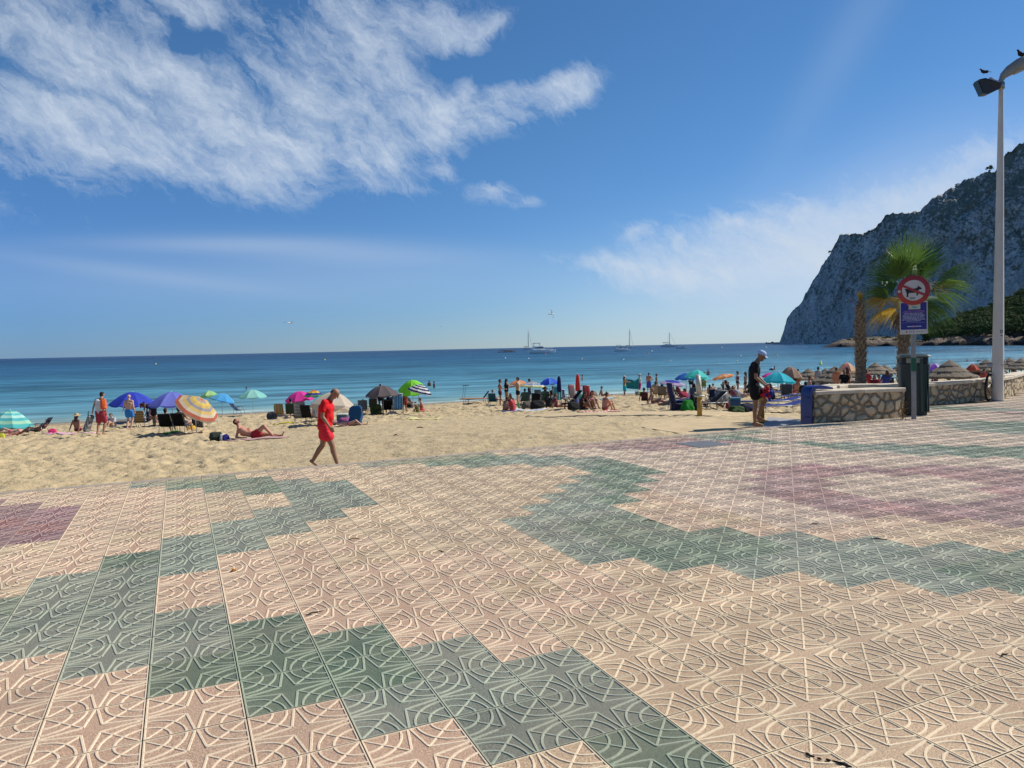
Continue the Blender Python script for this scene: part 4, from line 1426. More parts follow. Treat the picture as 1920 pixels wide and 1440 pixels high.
def sunbed(loc, h, m, label, up=35, frame=None, group=None, canopy=None, L=1.9):
    """lounger; head end at -Y"""
    t = empty('sun_lounger', loc, rz(h), label, 'sun lounger', group)
    frame = frame or mgal
    a = R(up); sz = .32
    s = MB(); s.sheet(lambda u, v: (.29*(2*u-1), -.25+1.2*v, sz+.02), 3, 8, 0, .05); s.build('seat_pad', m, t)
    s = MB(); s.sheet(lambda u, v: (.29*(2*u-1), -.27-.68*v*math.cos(a), sz+.02+.68*v*math.sin(a)), 3, 5, 0, .05); s.build('backrest', m, t)
    f = MB()
    for sg in (-1, 1):
        x = sg*.31
        f.tube([(x, .97, sz), (x, -.85, sz)], .016, seg=6)
        f.tube([(x, -.27, sz), (x, -.27-.70*math.cos(a), sz+.7*math.sin(a))], .014, seg=6)
        for y in (.78, -.62): f.tube([(x, y, sz), (x, y+.06*(1 if y > 0 else -1), 0)], .015, seg=6)
        f.tube([(x, -.62, sz), (x, -.27-.4*math.cos(a), sz+.4*math.sin(a))], .01, seg=6)
    for y in (.97, -.85): f.tube([(-.31, y, sz), (.31, y, sz)], .014, seg=6)
    f.build('frame', frame, t, True)
    if canopy:
        c = MB(); c.box((0, -.55, sz+.95), (.6, .45, .02), M=None); c.tube([(-.31, -.75, sz), (-.31, -.62, sz+.94)], .01, seg=5); c.tube([(.31, -.75, sz), (.31, -.62, sz+.94)], .01, seg=5)
        c.build('sun_canopy', canopy, t)
    return t


def towel(loc, h, m, label, L=1.8, Wd=.9, name='beach_towel', group=None):
    rr = random.Random(int(loc[0]*91+loc[1]*7))
    c = MB()
    t0 = Vector(loc)
    hh = rz(h)
    ca, sa = math.cos(hh), math.sin(hh)
    pr = []

    def fn(u, v):
        x, y = (u-.5)*Wd, (v-.5)*L
        wx, wy = t0.x+x*ca-y*sa, t0.y+x*sa+y*ca
        z = max(sandh(wx, wy), sandz(wx, wy)-.03)-t0.z+.035+.012*mnoise.noise(Vector((x*5, y*5, t0.x)))
        return (x, y, z)
    c.sheet(fn, 8, 14, 0, .02)
    o = c.build(name, m, None, True)
    o.location = t0; o.rotation_euler = (0, 0, hh)
    return tag(o, label, 'towel', group)


def bag(loc, size, colr, label, cat='bag', handles=True, rot=0, name='beach_bag', slump=.12):
    """soft boxy bag pinched towards the top, with a rim; handles or rucksack pocket"""
    t = empty(name, loc, rot, label, cat)
    a, b_, c_ = size
    rr = random.Random(int(abs(loc[0])*31+c_*100))
    m = MB()
    seg, rings = 28, 10
    vs, fs = [], []
    sk = rr.uniform(-.08, .08)
    for i in range(rings+1):
        v = i/rings
        k = (.86+.14*min(1, v/.12))*(1-.16*max(0, v-.55)/.45) if v < .93 else .80-.25*(v-.93)/.07
        for s in range(seg):
            th = 2*PI*s/seg
            cx, sy = math.cos(th), math.sin(th)
            q = (abs(cx)**4+abs(sy)**4)**(-1/4)
            w = 1+(slump+.05)*mnoise.noise(Vector((cx*2.2+loc[0], sy*2.2, v*3+loc[0])))+.03*mnoise.noise(Vector((cx*7, sy*7, v*2.5+loc[1])))
            vs.append((a/2*cx*q*k*w+sk*c_*v, b_/2*sy*q*k*w*(1-.55*v*v), c_*v*(1+.05*math.cos(th)*sk*8)))
    for i in range(rings):
        for s in range(seg):
            u = (s+1) % seg
            fs.append((i*seg+s, i*seg+u, (i+1)*seg+u, (i+1)*seg+s))
    fs.append(tuple(range(seg-1, -1, -1))); fs.append(tuple(range(rings*seg, rings*seg+seg)))
    m.add(vs, fs); m.build('bag_body', cm(colr), t, True)
    dk = tuple(v*.55 for v in colr)
    if name == 'rucksack':
        p = MB(); p.box((sk*c_*.3, -b_*.46, c_*.30), (a*.62, b_*.28, c_*.42), bev=.05); p.build('front_pocket', cm(dk), t, True)
        p = MB()
        for sg in (-1, 1): p.tube([(sg*a*.22, -b_*.1, c_*.98), (sg*a*.30, -b_*.45, c_*.75), (sg*a*.32, -b_*.5, c_*.2)], .014, seg=6)
        p.build('straps', cm(dk), t, True)
    elif handles:
        hnd = MB()
        for y in (-.10, .12):
            pts = [(sk*c_+a*.22*math.cos(q), y*b_*(1+.5*math.sin(q)), c_*(.93+.13*math.sin(q)*rr.uniform(.6, 1.1))) for q in np.linspace(0, PI, 9)]
            hnd.tube(pts, .008, seg=6)
        hnd.build('handles', cm(dk), t, True)
    return t


def cooler(loc, size, colr, lid, label, rot=0):
    t = empty('cool_box', loc, rot, label, 'cool box')
    a, b_, c_ = size
    m = MB(); m.box((0, 0, c_*.42), (a, b_, c_*.84), bev=.03); m.build('box', cm(colr, 'plastic'), t)
    m = MB(); m.box((0, 0, c_*.90), (a*1.05, b_*1.05, c_*.14), bev=.02); m.build('lid', cm(lid, 'plastic'), t)
    m = MB(); m.tube([(-a*.54, 0, c_*.7), (-a*.54, 0, c_*1.12), (a*.54, 0, c_*1.12), (a*.54, 0, c_*.7)], .014, seg=6); m.build('handle', cm(lid, 'plastic'), t, True)
    return t


def on(px, py):
    """sand point under a pixel, at the modelled surface"""
    p, t = at(px, py)
    p.z = max(sandh(p.x, p.y), p.z-.06)
    return p

# ================================================================== THE TWO WALKERS
A = at(612, 879)[0]
A.z = sandh(A.x, A.y)-.0
redpose = P_(pel=(0, 0, .95), wai=(0, .005, 1.11), che=(0, .045, 1.29), neck=(0, .135, 1.475), head=(0, .225, 1.59),
             shR=(.175, .05, 1.415), elR=(.235, .02, 1.13), wrR=(.225, .17, .90), shL=(-.175, .05, 1.415), elL=(-.22, -.04, 1.14), wrL=(-.2, .04, .90),
             hiR=(.09, .0, .92), knR=(.10, .17, .51), anR=(.09, .27, .09), ftR=(.10, .42, .035), hiL=(-.09, -.01, .92), knL=(-.10, -.09, .50), anL=(-.10, -.33, .14), ftL=(-.11, -.20, .035),
             face=(0, .9, .92))
person(A, 92, redpose, 'balding man in red tee shirt and red shorts walking with bowed head', H=1.72, skin='brown', hair='balding', hc='black', build=1.16, fine=True,
       wear=(('tee', (.66, .010, .016)), ('shorts', (.72, .03, .05))))
B_ = at(1414, 799, -.40)[0]
blk = P_(pel=(0, 0, .95), wai=(0, .0, 1.11), che=(0, .01, 1.30), neck=(0, .08, 1.49), head=(0, .16, 1.60),
         shR=(.16, .02, 1.42), elR=(.215, .0, 1.13), wrR=(.19, .20, .955), shL=(-.16, .03, 1.42), elL=(-.20, .10, 1.16), wrL=(-.10, .28, .96),
         hiR=(.09, .0, .92), knR=(.09, .02, .50), anR=(.08, .0, .085), ftR=(.09, .17, .03), hiL=(-.09, .02, .92), knL=(-.09, .27, .60), anL=(-.09, .10, .20), ftL=(-.10, .25, .12),
         face=(0, .95, 1.25))
person(B_, 98, blk, 'barefoot man in black tee shirt and pale blue cap by the low wall', H=1.80, skin='brown', hair='none', hc='grey', build=1.0, fine=True,
       wear=(('tee', (.012, .012, .013)), ('shorts', (.012, .012, .014)), ('cap', (.42, .52, .72), (.62, .70, .82))))
# crumpled swim things in his hand
hp = Vector((B_.x, B_.y, B_.z))+Matrix.Rotation(rz(98), 3, 'Z') @ Vector((.16, .25, .83))
c = MB()
rr = random.Random(3)
for i in range(9):
    v = Vector((rr.uniform(-.07, .07), rr.uniform(-.08, .08), rr.uniform(-.13, .10)))
    limb(c, v, v+Vector((rr.uniform(-.05, .05), rr.uniform(-.05, .05), rr.uniform(-.08, .05))), .045, .035)
cl_ = remeshed(c, 'swim_clothes', cm((.42, .025, .035)), .012, None)
c = MB()
for i in range(5):
    v = Vector((rr.uniform(-.02, .09), rr.uniform(-.11, .0), rr.uniform(-.16, .0)))
    limb(c, v, v+Vector((rr.uniform(-.04, .04), rr.uniform(-.04, .04), rr.uniform(-.08, .03))), .042, .03)
remeshed(c, 'blue_cloth', cm((.02, .035, .26)), .012, cl_)
cl_.location = hp
tag(cl_, 'bunched red and blue swim clothes held by the man in black', 'clothes')

# ================================================================== PARASOLS
ORG, CRM, BLU, NAV, LBL, AQU, TUR, LIM, PNK, YEL = (.72, .24, .10), (.70, .62, .50), (.04, .07, .48), (.02, .025, .16), (.10, .30, .75), (.22, .62, .58), (.03, .42, .52), (.22, .68, .05), (.75, .06, .38), (.72, .52, .12)
WHT = (.72, .72, .70)


def par(px, py, toppy, wpx, cols, label, **k):
    """foot pixel, crown pixel, width in pixels"""
    p = on(px, py)
    t = p.xy.to_3d().dot(FW)+ (p.z-CAM_H)*FW.z
    ht = (py-toppy)*t/FPX+.0
    k.setdefault('rise', .27)
    return parasol(p, wpx*t/FPX/2, ht, cols, label, **k)


par(20, 806, 770, 78, [(.10, .50, .48), (.45, .75, .60), (.12, .55, .55), (.5, .78, .70), (.10, .48, .50), (.4, .7, .5), (.1, .5, .5)], 'low turquoise and white ringed parasol at the left edge of the beach', mode='ring', rise=.38, tilt=(0, 4))
par(250, 792, 736, 82, [BLU, (.045, .07, .55)], 'deep blue parasol behind the man in blue trunks', tilt=(4, 2), val=.09)
par(324, 796, 733, 84, [(.16, .19, .62), (.20, .23, .68)], 'lavender blue parasol beside the yellow striped one', val=.10)
par(368, 812, 742, 84, [(.62, .22, .10), (.38, .36, .36), YEL, (.62, .45, .15), (.33, .32, .36), YEL, (.70, .50, .16), (.68, .58, .42), (.50, .14, .08), (.70, .64, .52)], 'yellow and grey ring striped parasol tilted toward the promenade', mode='ring', tilt=(30, 22), rise=.24)
par(395, 778, 733, 34, [(.30, .62, .25), (.55, .78, .35)], 'small pale green parasol peeping out behind the yellow striped one', tilt=(-8, 0))
par(417, 778, 737, 46, [(.08, .36, .70), (.16, .50, .72), (.09, .40, .75)], 'light blue parasol with pale hem next to the green one', tilt=(6, 14))
par(475, 779, 729.5, 54, [(.26, .62, .56), (.32, .66, .60)], 'pale mint parasol standing alone near the water', rise=.24)
par(563, 778, 735, 56, [PNK, (.68, .05, .34)], 'magenta pink parasol over the seated bathers', tilt=(0, -6))
par(590, 778, 732, 38, [(.70, .12, .04), (.75, .50, .04), (.05, .06, .30), (.10, .30, .12)], 'rainbow striped parasol half hidden behind the cream one', mode='ring')
par(626, 796, 735, 88, [(.60, .52, .42), (.64, .56, .45)], 'large cream parasol behind the man in red', tilt=(-4, 10), rise=.30, val=.16)
par(718, 778, 722, 64, [(.14, .115, .12), (.16, .13, .13)], 'brown grey parasol with a seated group beneath it', tilt=(0, -3), pole=mdark)
par(775, 774, 710.5, 54, [LIM, (.28, .76, .07)], 'bright lime green parasol leaning to the left', tilt=(14, -14), rise=.34)
par(786, 777, 719, 48, [(.02, .025, .09), (.70, .70, .72)]*4, 'navy and white ring striped parasol in front of the lime green one', mode='ring', tilt=(10, 12), rise=.30, val=.03)
par(973, 757, 712, 34, [ORG, (.75, .42, .22)], 'salmon orange parasol over the standing group', rise=.2)
par(999, 757, 715.5, 50, [(.70, .20, .10), (.68, .68, .68), (.06, .08, .28), (.66, .66, .55), (.10, .22, .55), (.68, .68, .66), (.55, .60, .25)], 'flat white parasol with multicoloured stripes and a yellow green hem', mode='ring', rise=.17, tilt=(0, 5))
par(1031, 760, 709.5, 35, [(.03, .08, .62), (.08, .24, .80)], 'royal blue parasol beside the folded navy one', tilt=(0, -4))
par(1049, 760, 706, 9, [(.02, .03, .12)], 'folded navy parasol standing upright next to the blue one', closed=True)
par(1084, 762, 705, 14, [(.62, .07, .05)], 'folded red parasol standing behind the dark chairs', closed=True)
par(1260, 752, 711, 48, [(.04, .05, .40), (.42, .34, .52)], 'tilted navy and lilac parasol over the striped chairs', mode='ring', rise=.12, tilt=(8, 0))
par(1287, 756, 699, 42, [(.03, .14, .55), (.04, .18, .65)], 'medium blue parasol overlapped by the turquoise one', rise=.24)
par(1306, 757, 693, 46, [(.06, .55, .52), (.10, .65, .60)], 'bright turquoise parasol behind the shower post', tilt=(0, 8), rise=.3)
par(1359, 752, 700, 40, [(.75, .22, .06), (.75, .45, .25), (.74, .30, .10)], 'orange patterned parasol near the wash', mode='ring', rise=.12, tilt=(-8, -8))
par(1459, 758, 700, 64, [(.02, .42, .55), (.03, .50, .62)], 'turquoise parasol between the man in black and the thatched sunshades', rise=.26, tilt=(0, 4), val=.08)
par(1443, 752, 697.5, 28, [PNK], 'pink parasol peeping out behind the turquoise one', rise=.2)
par(1482, 748, 690, 44, [(.42, .28, .20), (.36, .25, .18)], 'dusty brown parasol seen among the thatched sunshades', rise=.45)
par(1588, 745, 682, 38, [(.68, .28, .28), (.70, .50, .30)], 'pink and orange parasol rising behind a thatched sunshade', rise=.4)
par(1750, 735, 680, 44, [(.20, .06, .50), (.50, .45, .60)], 'purple and white parasol just right of the litter bin', rise=.3)
par(1823, 738, 684, 24, [(.60, .13, .07)], 'red orange parasol tucked behind a thatched sunshade', rise=.4)

# thatched sunshades: crown px, crown py, width px
TH = [(1516, 690, 58, 'thatched sunshade on its own at the left end of the rows'), (1565, 686, 80, 'wide thatched sunshade just left of the bare palm trunk'), (1592, 686.5, 54, 'thatched sunshade half hidden behind the wide one by the palm trunk'),
      (1641, 679, 60, 'thatched sunshade just right of the bare palm trunk'), (1659, 683, 48, 'thatched sunshade in the row behind the palm bed'), (1684, 684, 42, 'thatched sunshade partly hidden by the litter bin'),
      (1781, 674, 90, 'large thatched sunshade right of the litter bin with a sunlit right slope'), (1832, 681, 60, 'thatched sunshade between the large one and the lamp post'), (1850, 673, 62, 'dark thatched sunshade directly left of the lamp post'),
      (1893, 670, 50, 'sunlit thatched sunshade directly right of the lamp post'), (1915, 671, 56, 'thatched sunshade at the right edge of the photo'), (1870, 676, 44, 'thatched sunshade behind the lamp post'),
      (1548, 690, 36, 'small distant thatched sunshade behind the first row'), (1950, 668, 60, 'thatched sunshade beyond the right edge')]
for (px, py, w, lab) in TH[:-1]:
    R_ = 1.28
    t = R_*2*FPX/w
    p = atd(px, py, t)
    zg = sandz(p.x, p.y)
    thatch(Vector((p.x, p.y, zg)), R_, p.z-zg, lab)

# ================================================================== BEACH LEFT
S_ = lambda *a: stripes_mat(*a)
navy = cm((.015, .02, .06)); dkc = cm((.012, .012, .014))
strp_bw = S_('white black stripe', [(.03, .03, .035), (.5, .5, .5)], 14, 2)
strp_bwv = S_('white black stripe upright', [(.03, .03, .035), (.45, .45, .42)], 16, 0)
strp_mul = S_('orange green stripe', [(.45, .12, .05), (.35, .30, .10), (.10, .20, .06), (.5, .4, .25)], 6, 0)
strp_teal = S_('teal stripe', [(.02, .25, .30), (.05, .32, .36)], 7, 0)
strp_olive = S_('beige green stripe', [(.35, .28, .16), (.18, .17, .08), (.42, .36, .24)], 9, 2)
strp_red = S_('red stripe', [(.35, .02, .03), (.12, .01, .02)], 10, 0)
strp_blue = S_('blue stripe', [(.02, .05, .22), (.04, .09, .32)], 9, 0)


def pc(px, py, h, m, clab, plab=None, pose='chair', rec=28, ov=None, **k):
    p = on(px, py)
    beach_chair(p, h, m, clab, rec=rec)
    if plab: person(p, h, pose, plab, ov=ov, **k)
    return p


def pp(px, py, h, pose, label, dz=0., **k):
    p = on(px, py); p.z += dz
    return person(p, h, pose, label, **k)


# left edge
pp(22, 812, 262, 'lie', 'sunbather with pale skin lying under the ringed turquoise parasol', skin='light', H=1.7, wear=(('bikini', (.55, .10, .14)),), dz=.02)
towel(on(20, 816), 265, cm((.55, .08, .08)), 'red towel under the sunbather at the left edge')
bag(on(45, 800), (.35, .25, .35), (.60, .05, .30), 'pink beach bag behind the ringed turquoise parasol')
p = on(4, 822); bag(p, (.22, .22, .28), (.5, .5, .05), 'yellow and green toy pail on the sand at the left edge', cat='pail', name='toy_pail', slump=0)
pc(71, 817, 262, navy, 'low folding chair with blue backrest under the reclining woman', 'dark haired woman with sunglasses reclining in a low chair facing left', pose='lounge', rec=35, skin='dark', hair='bun', hc='black', H=1.62,
   wear=(('bikini', (.02, .02, .02)),))
pp(146, 811, 8, 'sit', 'tanned woman in a straw hat sitting on a pink towel with her back turned', skin='brown', hair='long', hc='brown', H=1.6, wear=(('sunhat', (.50, .36, .18)), ('brief', (.15, .01, .05))))
towel(on(132, 814), 275, S_('pink white towel', [(.6, .10, .25), (.6, .55, .58)], 5, 0), 'pink and white towel beside the woman in the straw hat', L=2.2)
bag(on(98, 812), (.34, .26, .24), (.65, .04, .16), 'bright pink bag at the end of the pink towel')
# walker with mat
q = on(190, 819)
person(q, 8, P_(che=(0, .05, 1.30), neck=(0, .11, 1.49), head=(0, .16, 1.62), shR=(.175, .04, 1.43), shL=(-.175, .04, 1.43), elL=(-.25, -.04, 1.16), wrL=(-.34, .0, .93),
                knR=(.09, .16, .52), anR=(.05, .06, .09), ftR=(.06, .22, .04), knL=(-.09, .02, .5), anL=(-.07, -.12, .11), ftL=(-.08, .04, .035)),
       'man in white tank top and red shorts carrying a grey mat', H=1.78, skin='tan', hc='black', wear=(('tank', (.70, .68, .68)), ('longshorts', (.40, .05, .08))))
t = empty('rolled_mat', q+Vector((-.50, -.10, .30)), rz(0), 'grey striped beach mat carried at the side of the man in the white tank top', 'beach mat')
m = MB(); m.box((0, 0, .24), (.16, .34, .72), M=Matrix.Rotation(R(22), 4, 'Y'), bev=.05); m.build('mat_body', S_('grey mat', [(.10, .11, .12), (.25, .26, .27)], 12, 0), t)
m = MB(); m.tube([(.02, .1, .55), (.08, .05, .72), (.15, -.1, .55)], .012, seg=6); m.build('carry_strap', dkc, t)
bg_ = bag(q+Matrix.Rotation(rz(8), 3, 'Z') @ Vector((.26, -.12, 1.08)), (.22, .24, .42), (.75, .13, .03), 'orange shoulder bag on the back of the man in the white tank top', handles=True)
pp(244, 804, 2, P_(knR=(.08, .12, .52), anR=(.03, .0, .09), ftR=(.04, .16, .03), anL=(-.05, -.16, .12), ftL=(-.06, -.02, .035), elL=(-.26, -.02, 1.16), wrL=(-.34, .05, .95)), 'bald shirtless man in bright blue trunks walking away',
   H=1.74, skin='light', hair='balding', hc='grey', build=1.12, wear=(('shorts', (.04, .22, .62)),))
# group under blue parasols
pc(266, 800, 355, S_('brown stripe cloth', [(.30, .20, .08), (.15, .10, .05)], 8, 2), 'dark folding chair with a brown striped towel behind the man in blue trunks', rec=15)
p = on(228, 800)
sunbed(p, 80, cm((.10, .10, .11)), 'low dark lounger behind the walking man in the white tank top', up=25)
pp(213, 801, 200, 'hug', 'bather crouching with a white shirt behind the walking man with the mat', skin='light', hc='brown', H=1.6, wear=(('tee', (.55, .55, .55)),))
pp(290, 798, 265, 'bend', 'woman in a dark dress bending forward between the two blue parasols', skin='brown', hair='long', hc='brown', H=1.66, wear=(('dress', (.03, .02, .025), .5), ('sunhat', (.12, .06, .03))))
pp(312, 792, 90, 'lie', 'bather lying on the sand behind the green towel', skin='light', hair='short', hc='brown', H=1.65, wear=(('brief', (.4, .05, .05)),))
pp(298, 787, 262, 'lie', 'second bather lying in the shade of the lavender parasol', skin='tan', hc='brown', H=1.6)
pc(316, 812, 355, dkc, 'black chair with a green towel, seen from behind', 'seated bather in the green draped chair seen from behind', skin='tan', hair='short', hc='black', H=1.62, wear=(('tank', (.05, .14, .04)),))
towel(on(316, 812)+Vector((0, 0, .0)), 0, cm((.05, .25, .03)), 'green towel spread beneath the black chairs', L=.9, Wd=.6)
pc(343, 811, 5, dkc, 'black chair with bent wooden arms right of the green draped one', 'round headed bather in the black chair seen from behind', skin='tan', hair='bun', hc='black', H=1.7, wear=(('tank', (.08, .10, .16)),))
# behind the yellow parasol
p = on(392, 800); beach_chair(p, 20, strp_teal, 'teal windbreak chair under the yellow striped parasol', back=.85, rec=10, frame=mpole, width=.62)
bag(on(372, 803), (.42, .3, .42), (.05, .045, .035), 'dark rucksack under the yellow striped parasol', name='rucksack')
bag(on(360, 806), (.3, .25, .22), (.70, .42, .05), 'yellow bag on the sand under the striped parasol')
pp(366, 793, 340, 'hug', 'dark shape of a bather crouching in the shade of the yellow striped parasol', skin='dark', hair='short', hc='black', wear=(('tee', (.02, .02, .022)),))
# lying man
pp(478, 824, 92, P_(pel=(0, 0, .14), wai=(0, -.19, .17), che=(0, -.38, .27), neck=(0, -.53, .42), head=(0, -.58, .56), shR=(.13, -.47, .36), shL=(-.17, -.45, .34), elR=(.16, -.56, .06), wrR=(.2, -.32, .05), elL=(-.30, -.58, .10), wrL=(-.28, -.36, .06),
                     hiR=(.09, .04, .14), hiL=(-.09, .04, .12), knR=(.10, .36, .42), anR=(.10, .66, .08), ftR=(.11, .80, .07), knL=(-.10, .46, .12), anL=(-.10, .88, .07), ftL=(-.11, .94, .19)),
   'sunburnt shirtless man in red and black briefs reclining on one elbow', H=1.8, skin='red', hair='short', hc='black', build=1.1, wear=(('trunks', (.42, .03, .04)),))
towel(on(484, 826), 92, cm((.48, .30, .28)), 'pale pink towel under the reclining man', L=1.9, Wd=.7)
bag(on(407, 826), (.46, .34, .33), (.04, .05, .035), 'dark camouflage rucksack lying left of the reclining man', name='rucksack')
bag(on(417, 826), (.16, .14, .26), (.60, .58, .52), 'small white bag next to the dark rucksack', handles=False)
bag(on(424, 827), (.22, .18, .24), (.03, .03, .22), 'navy blue bag next to the small white one')
for px, py, l in ((428, 792, 'on the sand above the reclining man'),):
    pass
# near waterline
p = on(449, 776); beach_chair(p, 95, navy, 'empty dark folding chair at the waters edge left of the mint parasol', rec=40)
pp(496, 766, 5, 'stand', 'woman in a red bikini standing in the wash beside the mint parasol', skin='brown', hair='bun', hc='brown', H=1.62, wear=(('bikini', (.50, .03, .03)),), dz=-.1)
# group pink parasol
pc(527, 786, 0, strp_mul, 'chair with an orange and green striped towel left of the pink parasol', rec=20)
bag(on(510, 787), (.5, .35, .42), (.07, .07, .08), 'dark grey holdall left of the striped chair', name='holdall')
pc(547, 786, 350, cm((.03, .05, .035)), 'dark green chair under the pink parasol', 'dark haired bather sitting under the pink parasol', skin='tan', hair='bun', hc='black', wear=(('tee', (.02, .05, .03)),))
p = on(564, 793); beach_chair(p, 350, strp_bw, 'high backed chair with black and white stripes', back=.80, rec=18, frame=mdark)
p = on(580, 793); beach_chair(p, 10, dkc, 'dark chair with a white towel hanging over its right side', rec=20, frame=mdark)
tw = MB(); tw.sheet(lambda u, v: (.30*(u-.5)+.02*math.sin(v*9), .02*math.sin(u*12), -.62*v+.0), 8, 10, 0, .015)
o = tw.build('hanging_towel', cm((.72, .72, .70)), None, True); o.location = p+Vector((.30, -.15, .93)); o.rotation_euler = (0, 0, rz(0)); tag(o, 'white towel hanging over the back of the dark chair', 'towel')
cooler(on(597, 786), (.55, .35, .42), (.55, .06, .03), (.62, .10, .05), 'red cool box behind the man in red', rz(0))
towel(on(531, 796), 80, cm((.72, .62, .05)), 'yellow towel on the sand below the striped chairs', L=.9, Wd=.6)
b_ = MB(); b_.ball((0, 0, .10), .11, 0, 16, 10); o = b_.build('beach_ball', cm((.62, .40, .34), 'plastic'), None, True); o.location = on(537, 786); tag(o, 'pale pink ball beside the yellow towel', 'ball')
# right of the red man
bag(on(648, 800), (.5, .35, .35), (.35, .10, .25), 'pink and purple bag at the right foot of the cream parasol')
pp(654, 801, 100, 'lie', 'bather lying in a pink top behind the man in red', skin='light', hair='short', hc='brown', H=1.5, wear=(('bikini', (.6, .08, .2)),))
p = on(667, 800); bag(p, (.55, .35, .82), (.02, .085, .19), 'tall blue shopping bag standing on the sand right of the man in red', rot=rz(10), slump=.2)
cooler(on(643, 792), (.5, .34, .36), (.03, .12, .16), (.6, .62, .6), 'dark teal cool box with a white lid behind the blue bag', rz(5))
towel(on(650, 790), 85, cm((.50, .22, .42)), 'lilac towel behind the pink bag', L=1.4)
pc(682, 778, 355, S_('blue grey stripe', [(.04, .07, .12), (.2, .22, .24)], 9, 2), 'blue grey striped chair left of the green rucksack', 'dark haired child sitting in the blue grey chair', skin='tan', hair='short', hc='black', H=1.35, wear=(('tee', (.03, .06, .12)),))
bag(on(706, 778), (.62, .42, .62), (.05, .085, .025), 'big olive green rucksack under the brown grey parasol', name='rucksack', slump=.2)
pp(715, 776, 350, 'stand', 'bather standing in the shade of the brown grey parasol', skin='tan', hc='black', H=1.66, wear=(('trunks', (.03, .03, .03)),), dz=-.0)
pc(728, 776, 350, dkc, 'black chair in the shade of the brown grey parasol', 'bather in a black top under the brown grey parasol', skin='dark', hair='long', hc='black', wear=(('tee', (.012, .012, .013)),))
p = on(745, 776); beach_chair(p, 340, S_('light blue stripe', [(.03, .14, .35), (.12, .30, .50)], 7, 0), 'tall light blue folding chair beside the brown grey parasol', back=.9, rec=8, frame=mpole)
bag(on(735, 777), (.5, .3, .22), (.25, .25, .26), 'grey holdall lying below the blue chair', name='holdall')
pp(759, 774, 190, 'bend', 'woman in a red flowered dress bending down beside the blue chair', skin='brown', hair='bun', hc='black', H=1.6, wear=(('dress', (.32, .05, .04), .7),))
pc(771, 771, 100, dkc, 'black chair in the shade of the lime green parasol', 'reader in a black top holding a white page under the lime green parasol', skin='tan', hc='black', wear=(('tee', (.015, .015, .018)),))
pp(792, 770, 265, 'hug', 'blond shirtless man with a red towel sitting right of the striped parasol', skin='tan', hc='brown', H=1.66, wear=(('shorts', (.55, .05, .05)),))
towel(on(800, 770), 90, cm((.55, .16, .14)), 'red towel at the foot of the navy striped parasol', L=1.2)
bag(on(784, 773), (.25, .2, .35), (.16, .15, .03), 'small olive bag below the striped parasol')
towel(on(794, 786), 92, cm((.62, .58, .25)), 'pale yellow towel lying alone on the open sand', L=1.5, Wd=.7)
# driftwood scraps on open sand
for i, (px, py) in enumerate(((777, 783), (806, 781), (788, 823), (742, 838), (869, 770), (430, 790), (824, 771), (693, 787))):
    c = MB(); r2 = random.Random(i)
    c.tube([(-.10, 0, .02), (-.02, r2.uniform(-.03, .03), .04), (.10, r2.uniform(-.05, .05), .02)], [.012, .020, .008], seg=6)
    c.tube([(0, 0, .03), (.04, .05, .05)], [.012, .006], seg=5)
    o = c.build('driftwood', cm((.06, .04, .025), 'wood'), None, True); p = on(px, py); o.location = p+Vector((0, 0, .03)); o.rotation_euler = (0, 0, i*1.3)
    tag(o, 'small dark scrap of driftwood on the open sand', 'driftwood', 'driftwood scraps on the open sand')
pg = lambda: None

# loungers in the middle
sunbed(on(888, 757), 100, cm((.55, .20, .06)), 'empty folding lounger with an orange towel standing in front of the water', up=0, frame=mdark, canopy=dkc)
sunbed(on(899, 756), 262, dkc, 'empty black lounger with raised backrest left of the group', up=52, frame=mdark)
towel(on(893, 757), 95, cm((.62, .25, .08)), 'orange towel hanging from the empty lounger', L=.8, Wd=.5)

# ================================================================== GROUP IN THE MIDDLE
pc(925, 759, 10, cm((.02, .10, .14)), 'teal chair back left of the standing group')
pp(931, 757, 80, 'chair', 'sunburnt bather sitting sideways at the left of the group', skin='light', hair='short', hc='brown', H=1.6, wear=(('brief', (.05, .05, .06)),))
pp(938, 761, 85, P_(che=(0, -.04, 1.3), elR=(.24, .12, 1.18), wrR=(.2, .36, 1.12)), 'tall tanned man leaning back with one arm stretched forward', skin='brown', hc='black', H=1.72, wear=(('trunks', (.14, .02, .03)),))
pp(950, 760, 60, 'reach', 'woman in a black swimsuit and dark cap standing in the group', skin='tan', hair='long', hc='black', H=1.68, wear=(('swimsuit', (.012, .012, .014)), ('cap', (.02, .02, .02))))
pp(972, 763, 285, 'reach', 'man in a light top and black shorts standing at the right of the group', skin='light', hair='short', hc='black', H=1.78, wear=(('tank', (.45, .33, .22)), ('trunks', (.012, .012, .014))))
pp(947, 771, 60, 'hug', 'tanned bather with a straw hat sitting at the front of the group', skin='brown', hc='brown', H=1.7, wear=(('brief', (.30, .03, .04)), ('sunhat', (.20, .11, .06))))
pp(962, 771, 300, 'hug', 'woman in a red patterned top sitting on the sand in front of the group', skin='red', hair='short', hc='brown', H=1.66, wear=(('tee', (.42, .05, .06)),))
towel(on(984, 770), 88, S_('white blue towel', [(.60, .60, .62), (.25, .32, .45)], 4, 0), 'white and blue towel in front of the group', L=2.4, Wd=1.)
bag(on(990, 767), (.7, .4, .42), (.13, .12, .10), 'grey brown holdall on the white and blue towel', name='holdall', slump=.3)
bag(on(1008, 767), (.8, .4, .42), (.015, .015, .018), 'black holdall right of the grey brown one', name='holdall', slump=.3)
p = on(1004, 764); beach_chair(p, 355, dkc, 'black chair behind the black holdall', back=.6, rec=10, frame=mdark)
